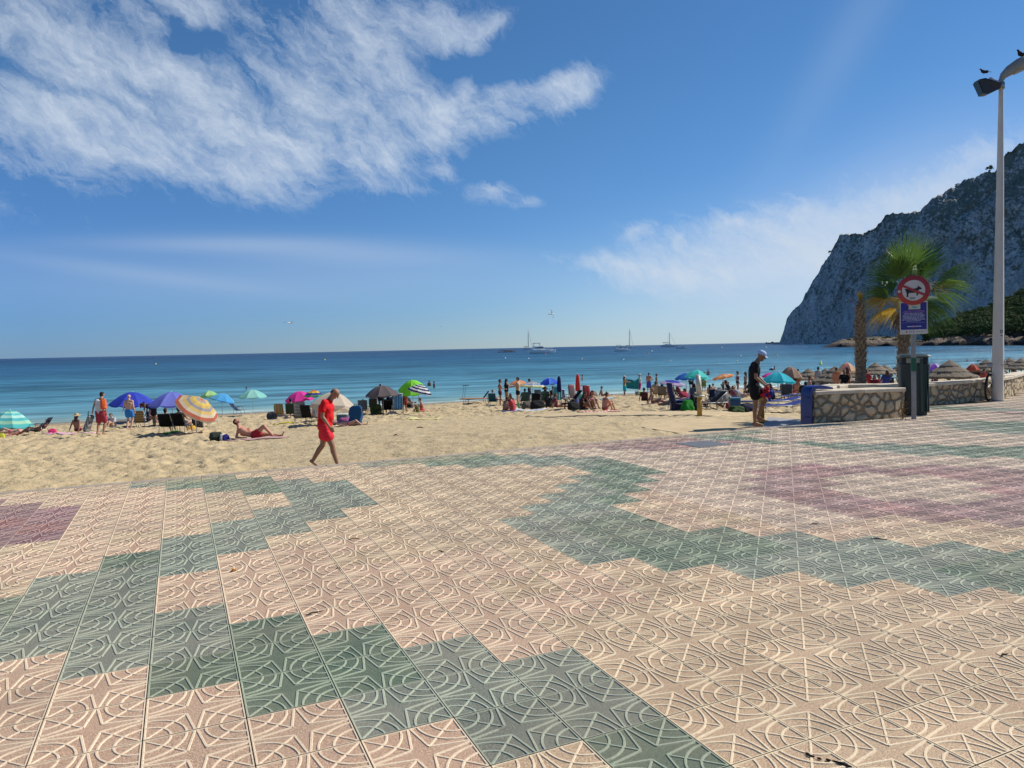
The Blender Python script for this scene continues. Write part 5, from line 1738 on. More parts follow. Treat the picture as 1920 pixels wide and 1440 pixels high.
bt = MB(); bt.lathe([(.035, 0), (.037, .15), (.03, .2), (.013, .25), (.013, .28)], 0, 12); o = bt.build('water_bottle', cm((.10, .35, .18), 'plastic'), None, True); o.location = on(973, 767); o.scale = (1.6, 1.6, 1.6); tag(o, 'green plastic bottle standing on the sand in front of the group', 'bottle')
pp(993, 754, 90, 'stand', 'dark clad bather standing under the multicoloured parasol', skin='dark', hc='black', H=1.66, wear=(('dress', (.02, .025, .06), .6),))
pc(1021, 757, 350, cm((.05, .11, .09)), 'grey green chair below the royal blue parasol', 'woman with a wide brown hat bending over the grey green chair', pose='chair', skin='dark', hair='long', hc='brown', wear=(('tee', (.06, .03, .02)), ('sunhat', (.08, .04, .03))))
pc(1036, 757, 355, dkc, 'dark chair right of the grey green one', 'dark haired bather in the shade of the royal blue parasol', skin='dark', hair='short', hc='brown', wear=(('tank', (.05, .06, .06)),))
p = on(1044, 759); beach_chair(p, 355, strp_teal, 'bright teal folding chair beside the folded navy parasol', back=.8, rec=8, frame=mpole)
for i, (px, py, cl) in enumerate(((1012, 752, (.08, .1, .16)), (1055, 753, (.1, .12, .18)))):
    beach_chair(on(px, py), 20+i*150, cm(cl), ['empty dark chair at the edge of the water behind the group', 'empty folding chair frame right of the folded navy parasol'][i], frame=mgal)
# dark chairs with the seated pair
p = on(1064, 768); beach_chair(p, 250, dkc, 'black reclining chair turned away at the left of the seated pair', back=.85, rec=42, frame=mdark)
sunbed(on(1083, 768), 92, cm((.03, .05, .04)), 'dark lounger piled with things beside the seated woman', up=30, frame=mdark)
bag(on(1076, 770), (.6, .4, .40), (.02, .02, .025), 'black bag under the dark lounger')
bag(on(1094, 766), (.5, .35, .5), (.42, .06, .05), 'red bundle on the dark lounger', handles=False, name='clothes_bundle')
beach_chair(on(1071, 752), 340, S_('grey red stripe', [(.12, .14, .13), (.3, .05, .07)], 6, 0), 'grey chair with red head pad behind the black recliner', back=.9, rec=-12)
beach_chair(on(1099, 754), 350, strp_red, 'dark red chair back right of the folded red parasol', back=.85, rec=-14)
bag(on(1088, 758), (.5, .3, .5), (.02, .16, .14), 'green bag hanging below the folded red parasol')
bag(on(1086, 760), (.6, .35, .3), (.02, .06, .25), 'blue bag behind the dark lounger')
pp(1108, 770, 150, 'hug', 'woman in a pink bikini leaning forward as she sits on the sand', skin='tan', hair='long', hc='brown', H=1.72, wear=(('bikini', (.45, .15, .18)),), dz=.15)
pp(1134, 771, 60, 'hug', 'sunburnt woman with tied hair sitting on an orange towel', skin='red', hair='bun', hc='brown', H=1.7, wear=(('brief', (.55, .12, .08)),))
towel(on(1124, 773), 92, S_('red white towel', [(.55, .10, .08), (.55, .45, .42)], 6, 1), 'red and white towel under the seated pair', L=2., Wd=.9)
pp(1129, 744, 90, 'sit', 'bather half lying with raised knees behind the seated pair', skin='brown', hair='short', hc='brown', H=1.6)
towel(on(1129, 747), 92, cm((.50, .52, .55)), 'white towel behind the seated pair', L=1.9)
towel(on(1137, 748), 92, cm((.10, .35, .48)), 'light blue towel next to the white one', L=.9, Wd=.6)
bag(on(1115, 743), (.5, .35, .4), (.30, .26, .20), 'beige bag on the white towel behind the seated pair')

# ================================================================== STANDING PAIRS BY THE WATER
pp(1171, 742, 80, 'reach', 'woman in a yellow top and turquoise skirt with a white cap near the water', skin='brown', hair='long', hc='brown', H=1.62, wear=(('bikini', (.60, .45, .06)), ('skirt', (.02, .42, .50), .95), ('cap', (.62, .58, .56))))
pp(1200, 740, 275, 'reach', 'man in a white cap and magenta shorts facing the woman in the turquoise skirt', skin='tan', hair='short', hc='grey', H=1.70, wear=(('tee', (.50, .55, .55)), ('longshorts', (.52, .03, .20)), ('cap', (.66, .66, .66))))
p = on(1186, 741)
m = MB(); m.sheet(lambda u, v: ((u-.5)*1.05, .05*math.sin(u*9)+.03*math.sin(v*7), .62+.85*v-.12*math.sin(u*PI)*(v)-.10*u), 14, 10, 0, .01)
o = m.build('beach_sheet', cm((.02, .22, .24)), None, True); o.location = p; o.rotation_euler = (0, 0, rz(0)); tag(o, 'teal beach sheet held between the two people with white caps', 'beach sheet')
cooler(on(1196, 741), (.4, .3, .38), (.22, .23, .24), (.3, .3, .3), 'grey cool box on the sand below the teal sheet', rz(0))
bag(on(1198, 741), (.22, .2, .45), (.66, .64, .50), 'cream bag beside the grey cool box', handles=False)
bag(on(1202, 741), (.25, .2, .32), (.40, .70, .05), 'lime green bag beside the cream one', handles=False)
pp(1217, 738, 15, 'akimbo', 'shirtless man with a blue striped towel around his waist standing by the water', skin='red', hair='short', hc='black', H=1.74, wear=(('skirt', (.06, .10, .40), .9),))
pp(1231, 735, 95, 'stand', 'slim tanned bather standing behind the tilted navy parasol', skin='dark', hair='short', hc='brown', H=1.68, wear=(('brief', (.08, .02, .04)),))
pp(1241, 733, 270, 'akimbo', 'woman in a dark swimsuit and white hat standing behind the tilted navy parasol', skin='tan', hair='short', hc='brown', H=1.66, wear=(('swimsuit', (.03, .03, .08)), ('sunhat', (.70, .68, .66))))
# chairs under the tilted navy parasol
pc(1231, 748, 20, cm((.42, .32, .22)), 'beige chair at the left under the tilted navy parasol', 'bather leaning forward in the beige chair', skin='tan', hc='brown', wear=(('brief', (.1, .02, .05)),))
beach_chair(on(1255, 747), 355, strp_olive, 'tall beige and green striped chair back under the navy parasol', back=.95, rec=6, frame=mpole)
pp(1255, 749, 355, 'chair', 'bather whose dark hair shows above the striped chair back', skin='tan', hair='short', hc='black')
pc(1242, 749, 15, cm((.20, .18, .14)), 'grey chair between the beige and the striped ones', 'bather in the grey chair under the navy parasol', skin='brown', hair='long', hc='brown', wear=(('tank', (.05, .05, .05)),))
pp(1224, 759, 95, 'sit', 'woman with long hair sitting on a towel with legs stretched to the right', skin='tan', hair='long', hc='blond', H=1.68, wear=(('bikini', (.2, .08, .1)),))
towel(on(1240, 759), 92, cm((.48, .38, .36)), 'pale pink towel under the woman with stretched legs', L=2.2)
pp(1253, 759, 265, 'lie', 'bather lying with raised knees on the pale pink towel', skin='red', hc='brown', H=1.5)
# below blue parasols
pp(1296, 735, 5, 'stand', 'person in a pale shirt and black shorts whose head is hidden by the blue parasol', skin='dark', hc='brown', H=1.66, wear=(('shirt', (.36, .38, .30)), ('shorts', (.015, .015, .02))))
pp(1320, 736, 350, 'stand', 'woman in a long green and white dress under the turquoise parasol', skin='tan', hair='long', hc='brown', H=1.64, wear=(('dress', (.14, .22, .07), .9),))
pp(1331, 739, 3, 'hug', 'left one of two bathers sitting side by side facing the sea', skin='tan', hair='long', hc='black', H=1.55)
pp(1338, 739, 357, 'hug', 'right one of two bathers sitting side by side facing the sea', skin='light', hair='short', hc='black', H=1.6, wear=(('brief', (.4, .08, .1)),))
beach_chair(on(1358, 743), 355, strp_bwv, 'grey and white upright striped chair back below the orange parasol', back=.75, rec=4, frame=mpole)
bag(on(1349, 741), (.4, .3, .55), (.04, .045, .05), 'dark bag leaning on the striped chair back')
pp(1383, 738, 120, 'akimbo', 'dark haired woman in a navy bikini standing left of the man in black', skin='brown', hair='bun', hc='black', H=1.68, wear=(('swimsuit', (.04, .02, .10)), ('brief', (.02, .02, .05))))
pp(1398, 739, 300, 'stand', 'slim bather in dark swimwear partly hidden behind the man in black', skin='dark', hair='long', hc='black', H=1.62, wear=(('bikini', (.02, .02, .02)),))
# navy chair group and green bag
beach_chair(on(1271, 771), 80, cm((.01, .018, .09)), 'navy chair standing sideways behind the green bag', back=.9, rec=12, frame=mdark, width=.6)
cooler(on(1272, 770), (.7, .45, .5), (.01, .016, .075), (.03, .05, .16), 'navy cool trolley under the pile of bags', rz(4))
bag(on(1282, 768)+Vector((0, 0, .55)), (.45, .3, .28), (.40, .04, .08), 'red and white bag on top of the navy cool trolley')
bag(on(1289, 774), (.50, .36, .50), (.015, .20, .025), 'bright green bag on the sand left of the yellow shower post', slump=.2)
bag(on(1301, 773), (.4, .3, .75), (.02, .02, .025), 'black bag between the green bag and the shower post', name='rucksack')
bag(on(1294, 757), (.4, .3, .45), (.30, .16, .07), 'tan brown bag behind the green one')
sunbed(on(1325, 769), 260, dkc, 'folding lounger with a pale frame right of the shower post', up=40, frame=mpole)
pp(1322, 768, 88, 'lounge', 'sunbather stretched on the lounger right of the shower post', skin='tan', hc='brown', H=1.65, wear=(('brief', (.03, .03, .03)),))
beach_chair(on(1350, 767), 350, strp_bwv, 'dark striped chair back standing behind the lounger', back=.55, rec=-6, frame=mdark, width=.62)
beach_chair(on(1336, 764), 355, navy, 'navy chair back left of the dark striped one', back=.5, rec=2, frame=mdark)
# right of them, left of the man in black
pp(1393, 757, 110, 'lounge', 'bather with pale legs reclining on a high chair beside the man in black', skin='light', hair='short', hc='black', H=1.6, wear=(('tee', (.30, .30, .36)),), dz=.05)
sunbed(on(1393, 765), 105, cm((.02, .05, .15)), 'dark blue lounger beside the man in black', up=30, frame=mdark)
cooler(on(1378, 770), (.42, .35, .55), (.02, .07, .16), (.05, .20, .30), 'petrol blue cool box left of the dark blue lounger', rz(5))
bag(on(1402, 773), (.7, .4, .32), (.012, .015, .04), 'navy holdall under the dark blue lounger', name='holdall')
bag(on(1380, 776), (.62, .36, .26), (.03, .065, .015), 'green camouflage bag on the sand left of the legs of the man in black', slump=.3)
bag(on(1368, 768), (.35, .25, .3), (.25, .05, .05), 'dark red bag beside the petrol blue cool box')
# yellow foot-washing posts
mye = mat('yellow paint', (.62, .36, .04), .45, .5, c2=(.45, .24, .03), vscale=4)
mbe = mat('beige paint', (.56, .53, .44), .5, .4, c2=(.42, .38, .30), vscale=4)
q = at(1312, 784, -.62)[0]
t = empty('shower_post', q, rz(0), 'beige and yellow beach shower post standing on the path', 'shower post')
m = MB(); m.tube([(0, 0, -.1), (0, 0, .62)], [.075, .070], seg=20); m.build('lower_post', mye, t, True)
m = MB(); m.lathe([(.08, .62), (.15, .64), (.16, .67), (.08, .69)], 0, 24); m.build('collar', mbe, t, True)
m = MB(); m.tube([(0, 0, .69), (-.05, 0, 1.25)], [.085, .072], seg=20); m.ball((-.05, 0, 1.25), (.072, .072, .04)); m.build('upper_post', mbe, t, True)
m = MB(); m.lathe([(.18, -.02), (.18, .02), (.16, .03)], 0, 24); m.build('base_plate', mye, t, True)
m = MB(); m.tube([(.09, -.06, 1.1), (.16, -.12, 1.12), (.19, -.15, 1.06)], .015); m.tube([(.2, 0, .67), (.2, 0, .35)], .01, seg=6); m.build('tap', mgal, t, True)
q = at(1428, 790, -.42)[0]
t = empty('foot_shower', q, rz(0), 'yellow foot shower post behind the legs of the man in black', 'shower post')
m = MB(); m.tube([(0, 0, -.05), (0, 0, .75)], [.068, .075], seg=20); m.ball((0, 0, .75), (.075, .075, .04)); m.build('post', mye, t, True)
m = MB(); m.lathe([(.17, -.01), (.17, .015), (.15, .025)], 0, 24); m.build('base_plate', mye, t, True)
m = MB(); m.tube([(.05, -.06, .55), (.09, -.12, .55), (.09, -.14, .5)], .012, seg=6); m.build('tap', mgal, t, True)

# blue loungers behind, right of the man in black
mbl = cm((.015, .035, .20))
for i, (px, py, h, lab) in enumerate(((1465, 772, 262, 'blue padded lounger on the sand right of the man in black'), (1462, 764, 258, 'second blue lounger directly behind the front one'),
                                      (1450, 748, 100, 'white framed lounger under the turquoise parasol'), (1498, 752, 262, 'blue padded lounger with white frame left of the low wall'), (1520, 752, 265, 'blue lounger behind the corner of the low wall'))):
    sunbed(on(px, py), h, mbl, lab, up=(12, 10, 35, 25, 30)[i], frame=mpole)
pc(1446, 738, 95, strp_blue, 'navy striped chair under the turquoise parasol')
pp(1465, 744, 265, 'sit', 'bather with knees up sitting under the turquoise parasol', skin='tan', hair='bun', hc='black', wear=(('bikini', (.02, .02, .02)),), dz=.2)
bag(on(1478, 740), (.4, .3, .7), (.02, .08, .55), 'bright blue bag hanging under the left sunshade')
pp(1485, 735, 15, 'stand', 'shirtless sunburnt man standing by the brown parasol', skin='red', hair='short', hc='black', H=1.72, wear=(('trunks', (.1, .1, .1)),))
pp(1496, 734, 5, 'stand', 'tanned bather standing between the brown parasol and the first sunshade', skin='brown', hair='short', hc='black', H=1.7, wear=(('trunks', (.3, .1, .05)),))
pp(1485, 748, 5, 'chair', 'bather in a blue top sitting left of the first sunshade', skin='tan', hc='black', H=1.66, wear=(('tee', (.03, .08, .35)),))
pp(1492, 748, 5, 'sit', 'sunburnt bather sitting on a lounger below the first sunshade', skin='red', hc='black', wear=(('trunks', (.5, .1, .1)),), dz=.3)
pp(1506, 750, 8, 'lounge', 'person in black lounging below the first sunshade', skin='dark', hair='short', hc='black', wear=(('tee', (.012, .012, .013)),), dz=.1)
pp(1520, 744, 100, 'sit', 'sunburnt bather sitting at the post of the first sunshade', skin='red', hc='brown', dz=.3)
pp(1534, 735, 3, 'stand', 'dark haired person in a grey dress standing between two sunshades', skin='tan', hair='bun', hc='black', H=1.72, wear=(('dress', (.28, .30, .33), .9),))
pp(1568, 745, 10, 'stand', 'shirtless bather standing at the post of the wide sunshade', skin='red', hc='brown', H=1.6)
pp(1584, 748, 200, 'chair', 'person in black sitting under the wide sunshade', skin='dark', hc='black', wear=(('tee', (.012, .012, .013)),), dz=.3)
pp(1588, 746, 350, 'stand', 'long haired bather in a brown dress under the wide sunshade', skin='red', hair='long', hc='brown', H=1.6, wear=(('dress', (.2, .08, .04), .5),))
crowd = [(1632, 738, 'red', (.45, .05, .06), 'bather in red sitting under the sunshade right of the bare trunk'), (1640, 740, 'brown', (.25, .03, .04), 'second bather in dark red under the sunshade right of the bare trunk'),
         (1652, 738, 'tan', (.60, .20, .30), 'bather with a pink towel between two sunshades'), (1660, 742, 'tan', (.03, .06, .25), 'bather in navy beside the light blue board'), (1672, 738, 'brown', (.03, .03, .04), 'bather in black left of the litter bin'),
         (1752, 728, 'dark', (.02, .02, .02), 'person in black just right of the litter bin'), (1764, 726, 'brown', (.12, .05, .03), 'brown clad bather under the large sunshade'), (1800, 726, 'dark', (.02, .02, .02), 'person in black reclining behind the sunlit wall'),
         (1842, 722, 'red', (.4, .08, .06), 'bather in red behind the bicycle'), (1900, 712, 'tan', (.3, .3, .3), 'bather in grey beyond the sunlit wall at the right')]
for i, (px, py, sk, cl, lab) in enumerate(crowd):
    pp(px, py, (80, 200, 265, 10)[i % 4], ('chair', 'sit', 'hug')[i % 3], lab, skin=sk, hc=('black', 'brown')[i % 2], hair=('short', 'long')[i % 2], wear=(('tee', cl),), dz=.30)
for i, (px, py, lab) in enumerate(((1540, 744, 'white framed lounger under the first pair of sunshades'), (1604, 742, 'white framed lounger behind the bare palm trunk'), (1650, 742, 'white framed lounger right of the bare palm trunk'), (1668, 742, 'white framed lounger left of the litter bin'),
                                   (1790, 722, 'white framed lounger behind the sunlit wall'), (1815, 720, 'white framed lounger between the bin and the lamp post'), (1835, 716, 'white framed lounger left of the bicycle'), (1895, 706, 'white framed lounger right of the lamp post'),
                                   (1775, 730, 'white framed lounger under the large sunshade'))):
    sunbed(on(px, py), (262, 100, 80)[i % 3], cm((.40, .40, .42)) if i % 2 else mbl, lab, up=(30, 45, 20)[i % 3], frame=mpole)

# ================================================================== SWIMMERS, BUOYS, BOATS, BIRDS
def onsea(px, py): return at(px, py, SEA_Z)[0]


for (px, py, h, deep, sk, lab) in ((462, 730, 0, 1.42, 'dark', 'swimmers dark head above the water behind the mint parasol'), (805, 724, 20, 1.05, 'brown', 'left one of two bathers standing chest deep in the sea'),
                                   (814, 727, 60, 1.0, 'dark', 'right one of two bathers standing chest deep in the sea'), (1092, 713, 100, 1.0, 'brown', 'bather standing waist deep behind the folded red parasol'),
                                   (1328, 703, 10, .95, 'red', 'bather standing waist deep right of the turquoise parasol'), (1452, 694, 90, 1.1, 'dark', 'swimmer beside a dark float behind the man in black'), (1813, 678, 0, 1.3, 'dark', 'small dark swimmer off the beach right of the litter bin')):
    p = onsea(px, py); p.z = SEA_Z-deep
    person(p, h, 'stand', lab, skin=sk, hc='black', hair='short', H=1.72, wear=(('trunks', (.05, .05, .08)),))
t = empty('float', onsea(1447, 694), rz(90), 'small dark and white float beside the swimmer', 'float')
m = MB(); m.ball((0, 0, .08), (.9, .3, .22)); m.build('hull', cm((.04, .05, .08), 'plastic'), t, True)
m = MB(); m.ball((.1, 0, .28), (.35, .2, .16)); m.build('seat', cm((.6, .6, .62), 'plastic'), t, True)

BU = [(292, 683, 'y'), (609, 675, 'y'), (947, 672, 'w'), (991, 673, 'w'), (1091, 673.5, 'y'), (1169, 675, 'w'), (1222, 659, 'w'), (1257, 677, 'w'), (1216, 664, 'o'), (1382, 678, 'y'), (1389, 668, 'w'), (1457, 667, 'y'), (1353, 652, 'w'), (1436, 652, 'w'), (877, 669, 'k'), (1022, 664.5, 'o')]
bmesh_c = {'y': (.70, .60, .03), 'w': (.75, .75, .72), 'o': (.70, .12, .05), 'k': (.05, .12, .05)}
names = {'y': 'small yellow buoy floating on the sea', 'w': 'small white buoy floating on the sea', 'o': 'small red buoy floating on the sea', 'k': 'dark green kayak shaped float far out on the sea'}
for px, py, k in BU:
    p = onsea(px, py); tt = (p-Vector((0, 0, CAM_H))).dot(FW); r = 1.6*tt/FPX
    t = empty('buoy', p, 0, names[k], 'buoy', {'y': 'yellow buoys', 'w': 'white buoys', 'o': 'red buoys'}.get(k))
    m = MB(); m.lathe([(.3*r, -.5*r), (1.0*r, -.1*r), (1.0*r, .35*r), (.25*r, 1.2*r), (.1*r, 1.3*r)] if k != 'k' else [(.2*r, -.5*r), (1*r, 0), (.6*r, .6*r)], 0, 14); m.build('buoy_body', cm(bmesh_c[k], 'plastic'), t, True)
# the tall yellow marker off the sunshades
p = onsea(1539, 684); tt = (p-Vector((0, 0, CAM_H))).dot(FW); r = 2.6*tt/FPX
t = empty('marker_buoy', p, 0, 'larger yellow cross shaped marker buoy between the sunshades and the rocks', 'buoy')
m = MB(); m.lathe([(.4*r, -.4*r), (1.1*r, 0), (.9*r, .6*r), (.3*r, 1.2*r)], 0, 14); m.build('buoy_body', cm((.62, .62, .04), 'plastic'), t, True)
m = MB(); m.tube([(-r*.9, 0, 1.2*r), (r*.9, 0, 2.6*r)], .22*r, seg=6); m.tube([(r*.9, 0, 1.2*r), (-r*.9, 0, 2.6*r)], .22*r, seg=6); m.build('topmark', cm((.62, .62, .04), 'plastic'), t, True)

mhw = mat('boat white', (.80, .80, .78), .35, .5); mhd = mat('boat dark', (.05, .06, .09), .3, .5); mgl = mat('boat glass', (.02, .025, .03), .1, .8)


def hull(L, Bm, fb, flare=1.15, stern=.85):
    """boat hull along X, bow at +X"""
    m = MB(); vs, fs = [], []
    n, k = 14, 7
    for i in range(n+1):
        u = i/n; x = -L/2+L*u
        w = Bm/2*(stern+(1-stern)*math.sin(min(1, u/.5)*PI/2)) if u < .5 else Bm/2*math.cos((u-.5)/.5*PI/2*.98)**.75
        sh = fb*(1+.30*max(0, u-.4)**1.5)
        for j in range(k):
            a = j/(k-1)*2-1
            y = w*math.copysign(abs(a)**.7, a)
            z = -fb*.35+(sh+fb*.35)*abs(a)**2.2
            vs.append((x+(.06*L*(abs(a)**2) if u > .9 else 0), y*(1 if abs(a) < .99 else flare/1.1), z))
    for i in range(n):
        for j in range(k-1): fs.append((i*k+j, (i+1)*k+j, (i+1)*k+j+1, i*k+j+1))
        fs.append((i*k, i*k+k-1, (i+1)*k+k-1, (i+1)*k))
    fs.append(tuple(range(k))); fs.append(tuple(n*k+j for j in range(k)))
    m.add(vs, fs)
    return m


def seat(px, py, head): 
    p = onsea(px, py); tt = (p-Vector((0, 0, CAM_H))).dot(FW)
    if tt > 2600 or tt < 0:
        q = ray(px, py); tt = 2600; p = Vector((q.x*tt, q.y*tt, SEA_Z))
    return p, tt, tt/FPX


def boat(px, py, lpx, label, kind='motor', mast=0, heading=90, cat='boat', hm=None):
    p, tt, m1 = seat(px, py, heading)
    L = lpx*m1
    t = empty({'motor': 'motor_yacht', 'sail': 'sailing_boat', 'open': 'open_boat', 'raft': 'floating_platform', 'speed': 'speedboat'}[kind], p, rz(heading)+PI/2, label, cat)
    fb = L*{'motor': .125, 'sail': .12}.get(kind, .10)
    if kind == 'raft':
        m = MB(); m.box((0, 0, L*.02), (L, L*.35, L*.07), bev=.01*L); m.build('deck', mat('platform', (.22, .22, .23), .7), t)
        m = MB()
        for i in range(7):
            x = -L*.42+i*L*.14
            m.tube([(x, -L*.12, L*.05), (x, -L*.12, L*.13)], L*.008, seg=6)
        m.tube([(-L*.42, -L*.12, L*.13), (L*.42, -L*.12, L*.12)], L*.006, seg=6); m.box((-L*.25, 0, L*.12), (L*.3, L*.25, L*.015)); m.build('railing', mhd, t)
        m = MB(); m.box((L*.1, 0, L*.085), (L*.5, L*.2, L*.06), bev=.01*L); m.build('deck_load', mat('platform load', (.30, .29, .27), .8), t)
        return t
    h_ = hull(L, L*.28, fb); h_.build('hull', hm or mhw, t, 'auto')
    m = MB(); m.box((0, 0, fb*.75), (L*.86, L*.2, fb*.12)); m.build('deck', mhw, t)
    if kind == 'motor':
        m = MB(); m.add([(-L*.36, -L*.10, fb), (L*.16, -L*.09, fb), (L*.02, -L*.08, fb*2.1), (-L*.34, -L*.09, fb*2.1), (-L*.36, L*.10, fb), (L*.16, L*.09, fb), (L*.02, L*.08, fb*2.1), (-L*.34, L*.09, fb*2.1)],
                        [(0, 1, 2, 3), (7, 6, 5, 4), (3, 2, 6, 7), (1, 5, 6, 2), (0, 3, 7, 4)]); m.build('cabin', mhw, t)
        m = MB(); m.box((-L*.12, 0, fb*1.65), (L*.33, L*.186, fb*.42), bev=.01*L); m.add([(L*.14, -L*.07, fb*1.15), (L*.14, L*.07, fb*1.15), (L*.045, L*.07, fb*1.95), (L*.045, -L*.07, fb*1.95)], [(0, 1, 2, 3)]); m.build('windows', mgl, t)
        m = MB(); m.box((-L*.20, 0, fb*3.05), (L*.26, L*.17, fb*.14), bev=.008*L)
        for x in (-.31, -.08):
            for y in (-1, 1): m.tube([(L*x, y*L*.075, fb*2.1), (L*x-L*.01, y*L*.075, fb*3.05)], L*.006, seg=6)
        m.build('flybridge_roof', mhd, t)
        m = MB()
        for i in range(6): m.tube([(L*(.18+.05*i), -L*.07*(1-i*.1), fb*1.1), (L*(.18+.05*i), -L*.07*(1-i*.1), fb*1.6)], L*.003, seg=5)
        m.tube([(L*.16, -L*.07, fb*1.6), (L*.46, -L*.03, fb*1.75)], L*.003, seg=5); m.build('bow_rail', mhw, t)
    elif kind == 'sail':
        m = MB(); m.add([(-L*.25, -L*.07, fb), (L*.2, -L*.06, fb), (L*.1, -L*.05, fb*1.7), (-L*.22, -L*.06, fb*1.7), (-L*.25, L*.07, fb), (L*.2, L*.06, fb), (L*.1, L*.05, fb*1.7), (-L*.22, L*.06, fb*1.7)],
                        [(0, 1, 2, 3), (7, 6, 5, 4), (3, 2, 6, 7), (1, 5, 6, 2), (0, 3, 7, 4)]); m.build('cabin', mhw, t)
        m = MB(); m.box((-L*.30, 0, fb*2.3), (L*.22, L*.16, fb*.12))
        for y in (-1, 1): m.tube([(-L*.30, y*L*.07, fb), (-L*.30, y*L*.07, fb*2.3)], L*.006, seg=5)
        m.build('bimini', mhd, t)
    elif kind in ('speed', 'open'):
        m = MB(); m.add([(-L*.05, -L*.10, fb), (L*.18, -L*.08, fb), (L*.02, -L*.08, fb*1.8), (-L*.05, L*.10, fb), (L*.18, L*.08, fb), (L*.02, L*.08, fb*1.8)], [(0, 1, 2), (5, 4, 3), (1, 4, 5, 2), (0, 2, 5, 3)]); m.build('windscreen', mgl, t)
        m = MB(); m.box((-L*.46, 0, fb*1.0), (L*.07, L*.07, fb*1.1), bev=.01*L); m.build('outboard_motor', mhd, t)
    if mast:
        Hm = mast*m1
        m = MB(); m.tube([(L*.05, 0, fb*.9), (L*.05, 0, Hm)], [.55*m1, .38*m1], seg=8)
        m.tube([(L*.05, 0, fb*2.4), (-L*.35, 0, fb*2.3)], .45*m1, seg=6)
        for z in (.45, .72): m.tube([(L*.05, -Hm*.035, Hm*z), (L*.05, Hm*.035, Hm*z)], .22*m1, seg=5)
        m.build('mast', mat('mast', (.18, .19, .21), .4), t, True)
        m = MB(); m.tube([(L*.05, 0, Hm*.97), (L*.42, 0, fb*1.1)], .17*m1, seg=4); m.tube([(L*.05, 0, Hm*.98), (-L*.12, 0, fb)], .10*m1, seg=4)
        m.build('rigging', mat('mast', (.3, .3, .3)), t, True)
    return t


boat(990, 655, 20, 'sailing boat with a tall mast moored behind the large motor yacht', 'sail', 37, 80)
boat(1016, 662.5, 50, 'large white and dark motor yacht with a flybridge moored in the bay', 'motor', 0, 78)
boat(950, 660.5, 34, 'low grey floating platform left of the motor yacht', 'raft', 0, 88)
boat(1166, 658.5, 30, 'white cabin cruiser moored beside the sailing mast', 'motor', 0, 82)
boat(1180, 652.5, 17, 'sailing boat whose slanting rigging rises right of the cabin cruiser', 'sail', 37, 95)
boat(1254, 650.5, 30, 'distant sailing boat with a single bare mast', 'sail', 28, 95)
boat(1279, 653.5, 22, 'low grey open boat right of the distant sailing boat', 'open', 0, 95)
boat(1447, 643.6, 22, 'small dark boat on the horizon left of the headland', 'speed', 0, 95, hm=mhd)
boat(1498, 646.5, 17, 'yellowish white motorboat making a wake in front of the headland', 'speed', 0, 275)
boat(1527, 644, 12, 'small white boat between the headland and the rocks', 'speed', 0, 90)
boat(1732, 646.8, 11, 'small white boat moored against the rocky shore behind the sign post', 'speed', 0, 90)
# wakes
mfo = mat('foam', (.75, .78, .8), .8, .2, .3, 1.)
for px, py, w in ((1494, 649.5, 22), (1510, 649.8, 14)):
    p = onsea(px, py); m1 = (p-Vector((0, 0, CAM_H))).dot(FW)/FPX
    c = MB(); c.sheet(lambda u, v: ((u-.5)*w*m1, (v-.5)*2.5*m1*(1-abs(2*u-1)**2), .06+.05*math.sin(u*40)), 20, 3); o = c.build('wake', mfo, None, True); o.location = p; o.rotation_euler = (0, 0, rz(0)+0); tag(o, kind='structure')


def bird(loc, head, label, span=1.2, flap=.25, cols=((.62, .62, .62), (.16, .17, .18)), roll=0, perched=False, name='seagull'):
    t = empty(name, loc, rz(head), label, 'bird', rot=(0, R(roll), rz(head)))
    s = span
    b = MB(); vs = [(-.22, .0, .018), (-.12, .0, .05), (0, .0, .066), (.13, .0, .05), (.19, .012, .034), (.235, .014, .030), (.27, .004, .010)]
    pts = [Vector((0, x*s, z*s if not perched else z*s+.12*x*s)) for x, z, r in [(v[0], v[1], v[2]) for v in vs]]
    if perched: vs = [(-.20, -.07, .02), (-.12, -.04, .06), (0, .01, .095), (.09, .07, .085), (.13, .14, .045), (.16, .185, .045), (.20, .195, .035), (.225, .19, .01)]; pts = [Vector((0, x*s, z*s)) for x, z, _ in vs]
    b.tube(pts, [v[2]*s for v in vs], seg=10); b.build('body', cm(cols[0] if not perched else cols[1]), t, True)
    h = MB(); tip = pts[-1]; h.tube([tip, tip+Vector((0, .05*s, -.01*s))], [.012*s, .002*s], seg=6); h.build('beak', cm((.6, .35, .05)), t, True)
    tl = MB(); tl.add([(-.012*s, -.18*s, 0), (.012*s, -.18*s, 0), (.05*s, -.36*s, -.02*s-(.06*s if perched else 0)), (-.05*s, -.36*s, -.02*s-(.06*s if perched else 0)), (0, -.18*s, .012*s)], [(0, 1, 2, 3), (4, 3, 2)]); tl.build('tail', cm(cols[1]), t)
    for sg in (-1, 1):
        w = MB()
        if perched:
            w.ball((sg*.075*s, -.06*s, .0), (.025*s, .17*s, .06*s), 0, 10, 6)
        else:
            w.sheet(lambda u, v: (sg*(.03+.47*u)*s, (.07-.13*v*(1-u*.65)-.22*max(0, u-.45)+.06*math.sin(u*PI))*s, (math.sin(u*PI*.8)*flap*.35-.02*abs(v-.3))*s), 8, 3, 0, .006*s)
        w.build('wing', cm(cols[1] if perched else (.42, .43, .44)), t, True)
    if perched:
        l = MB()
        for sg in (-1, 1): l.tube([(sg*.03*s, 0, -.03*s), (sg*.03*s, .01*s, -.16*s)], .008*s, seg=5)
        l.build('legs', cm((.2, .1, .05)), t)
    return t


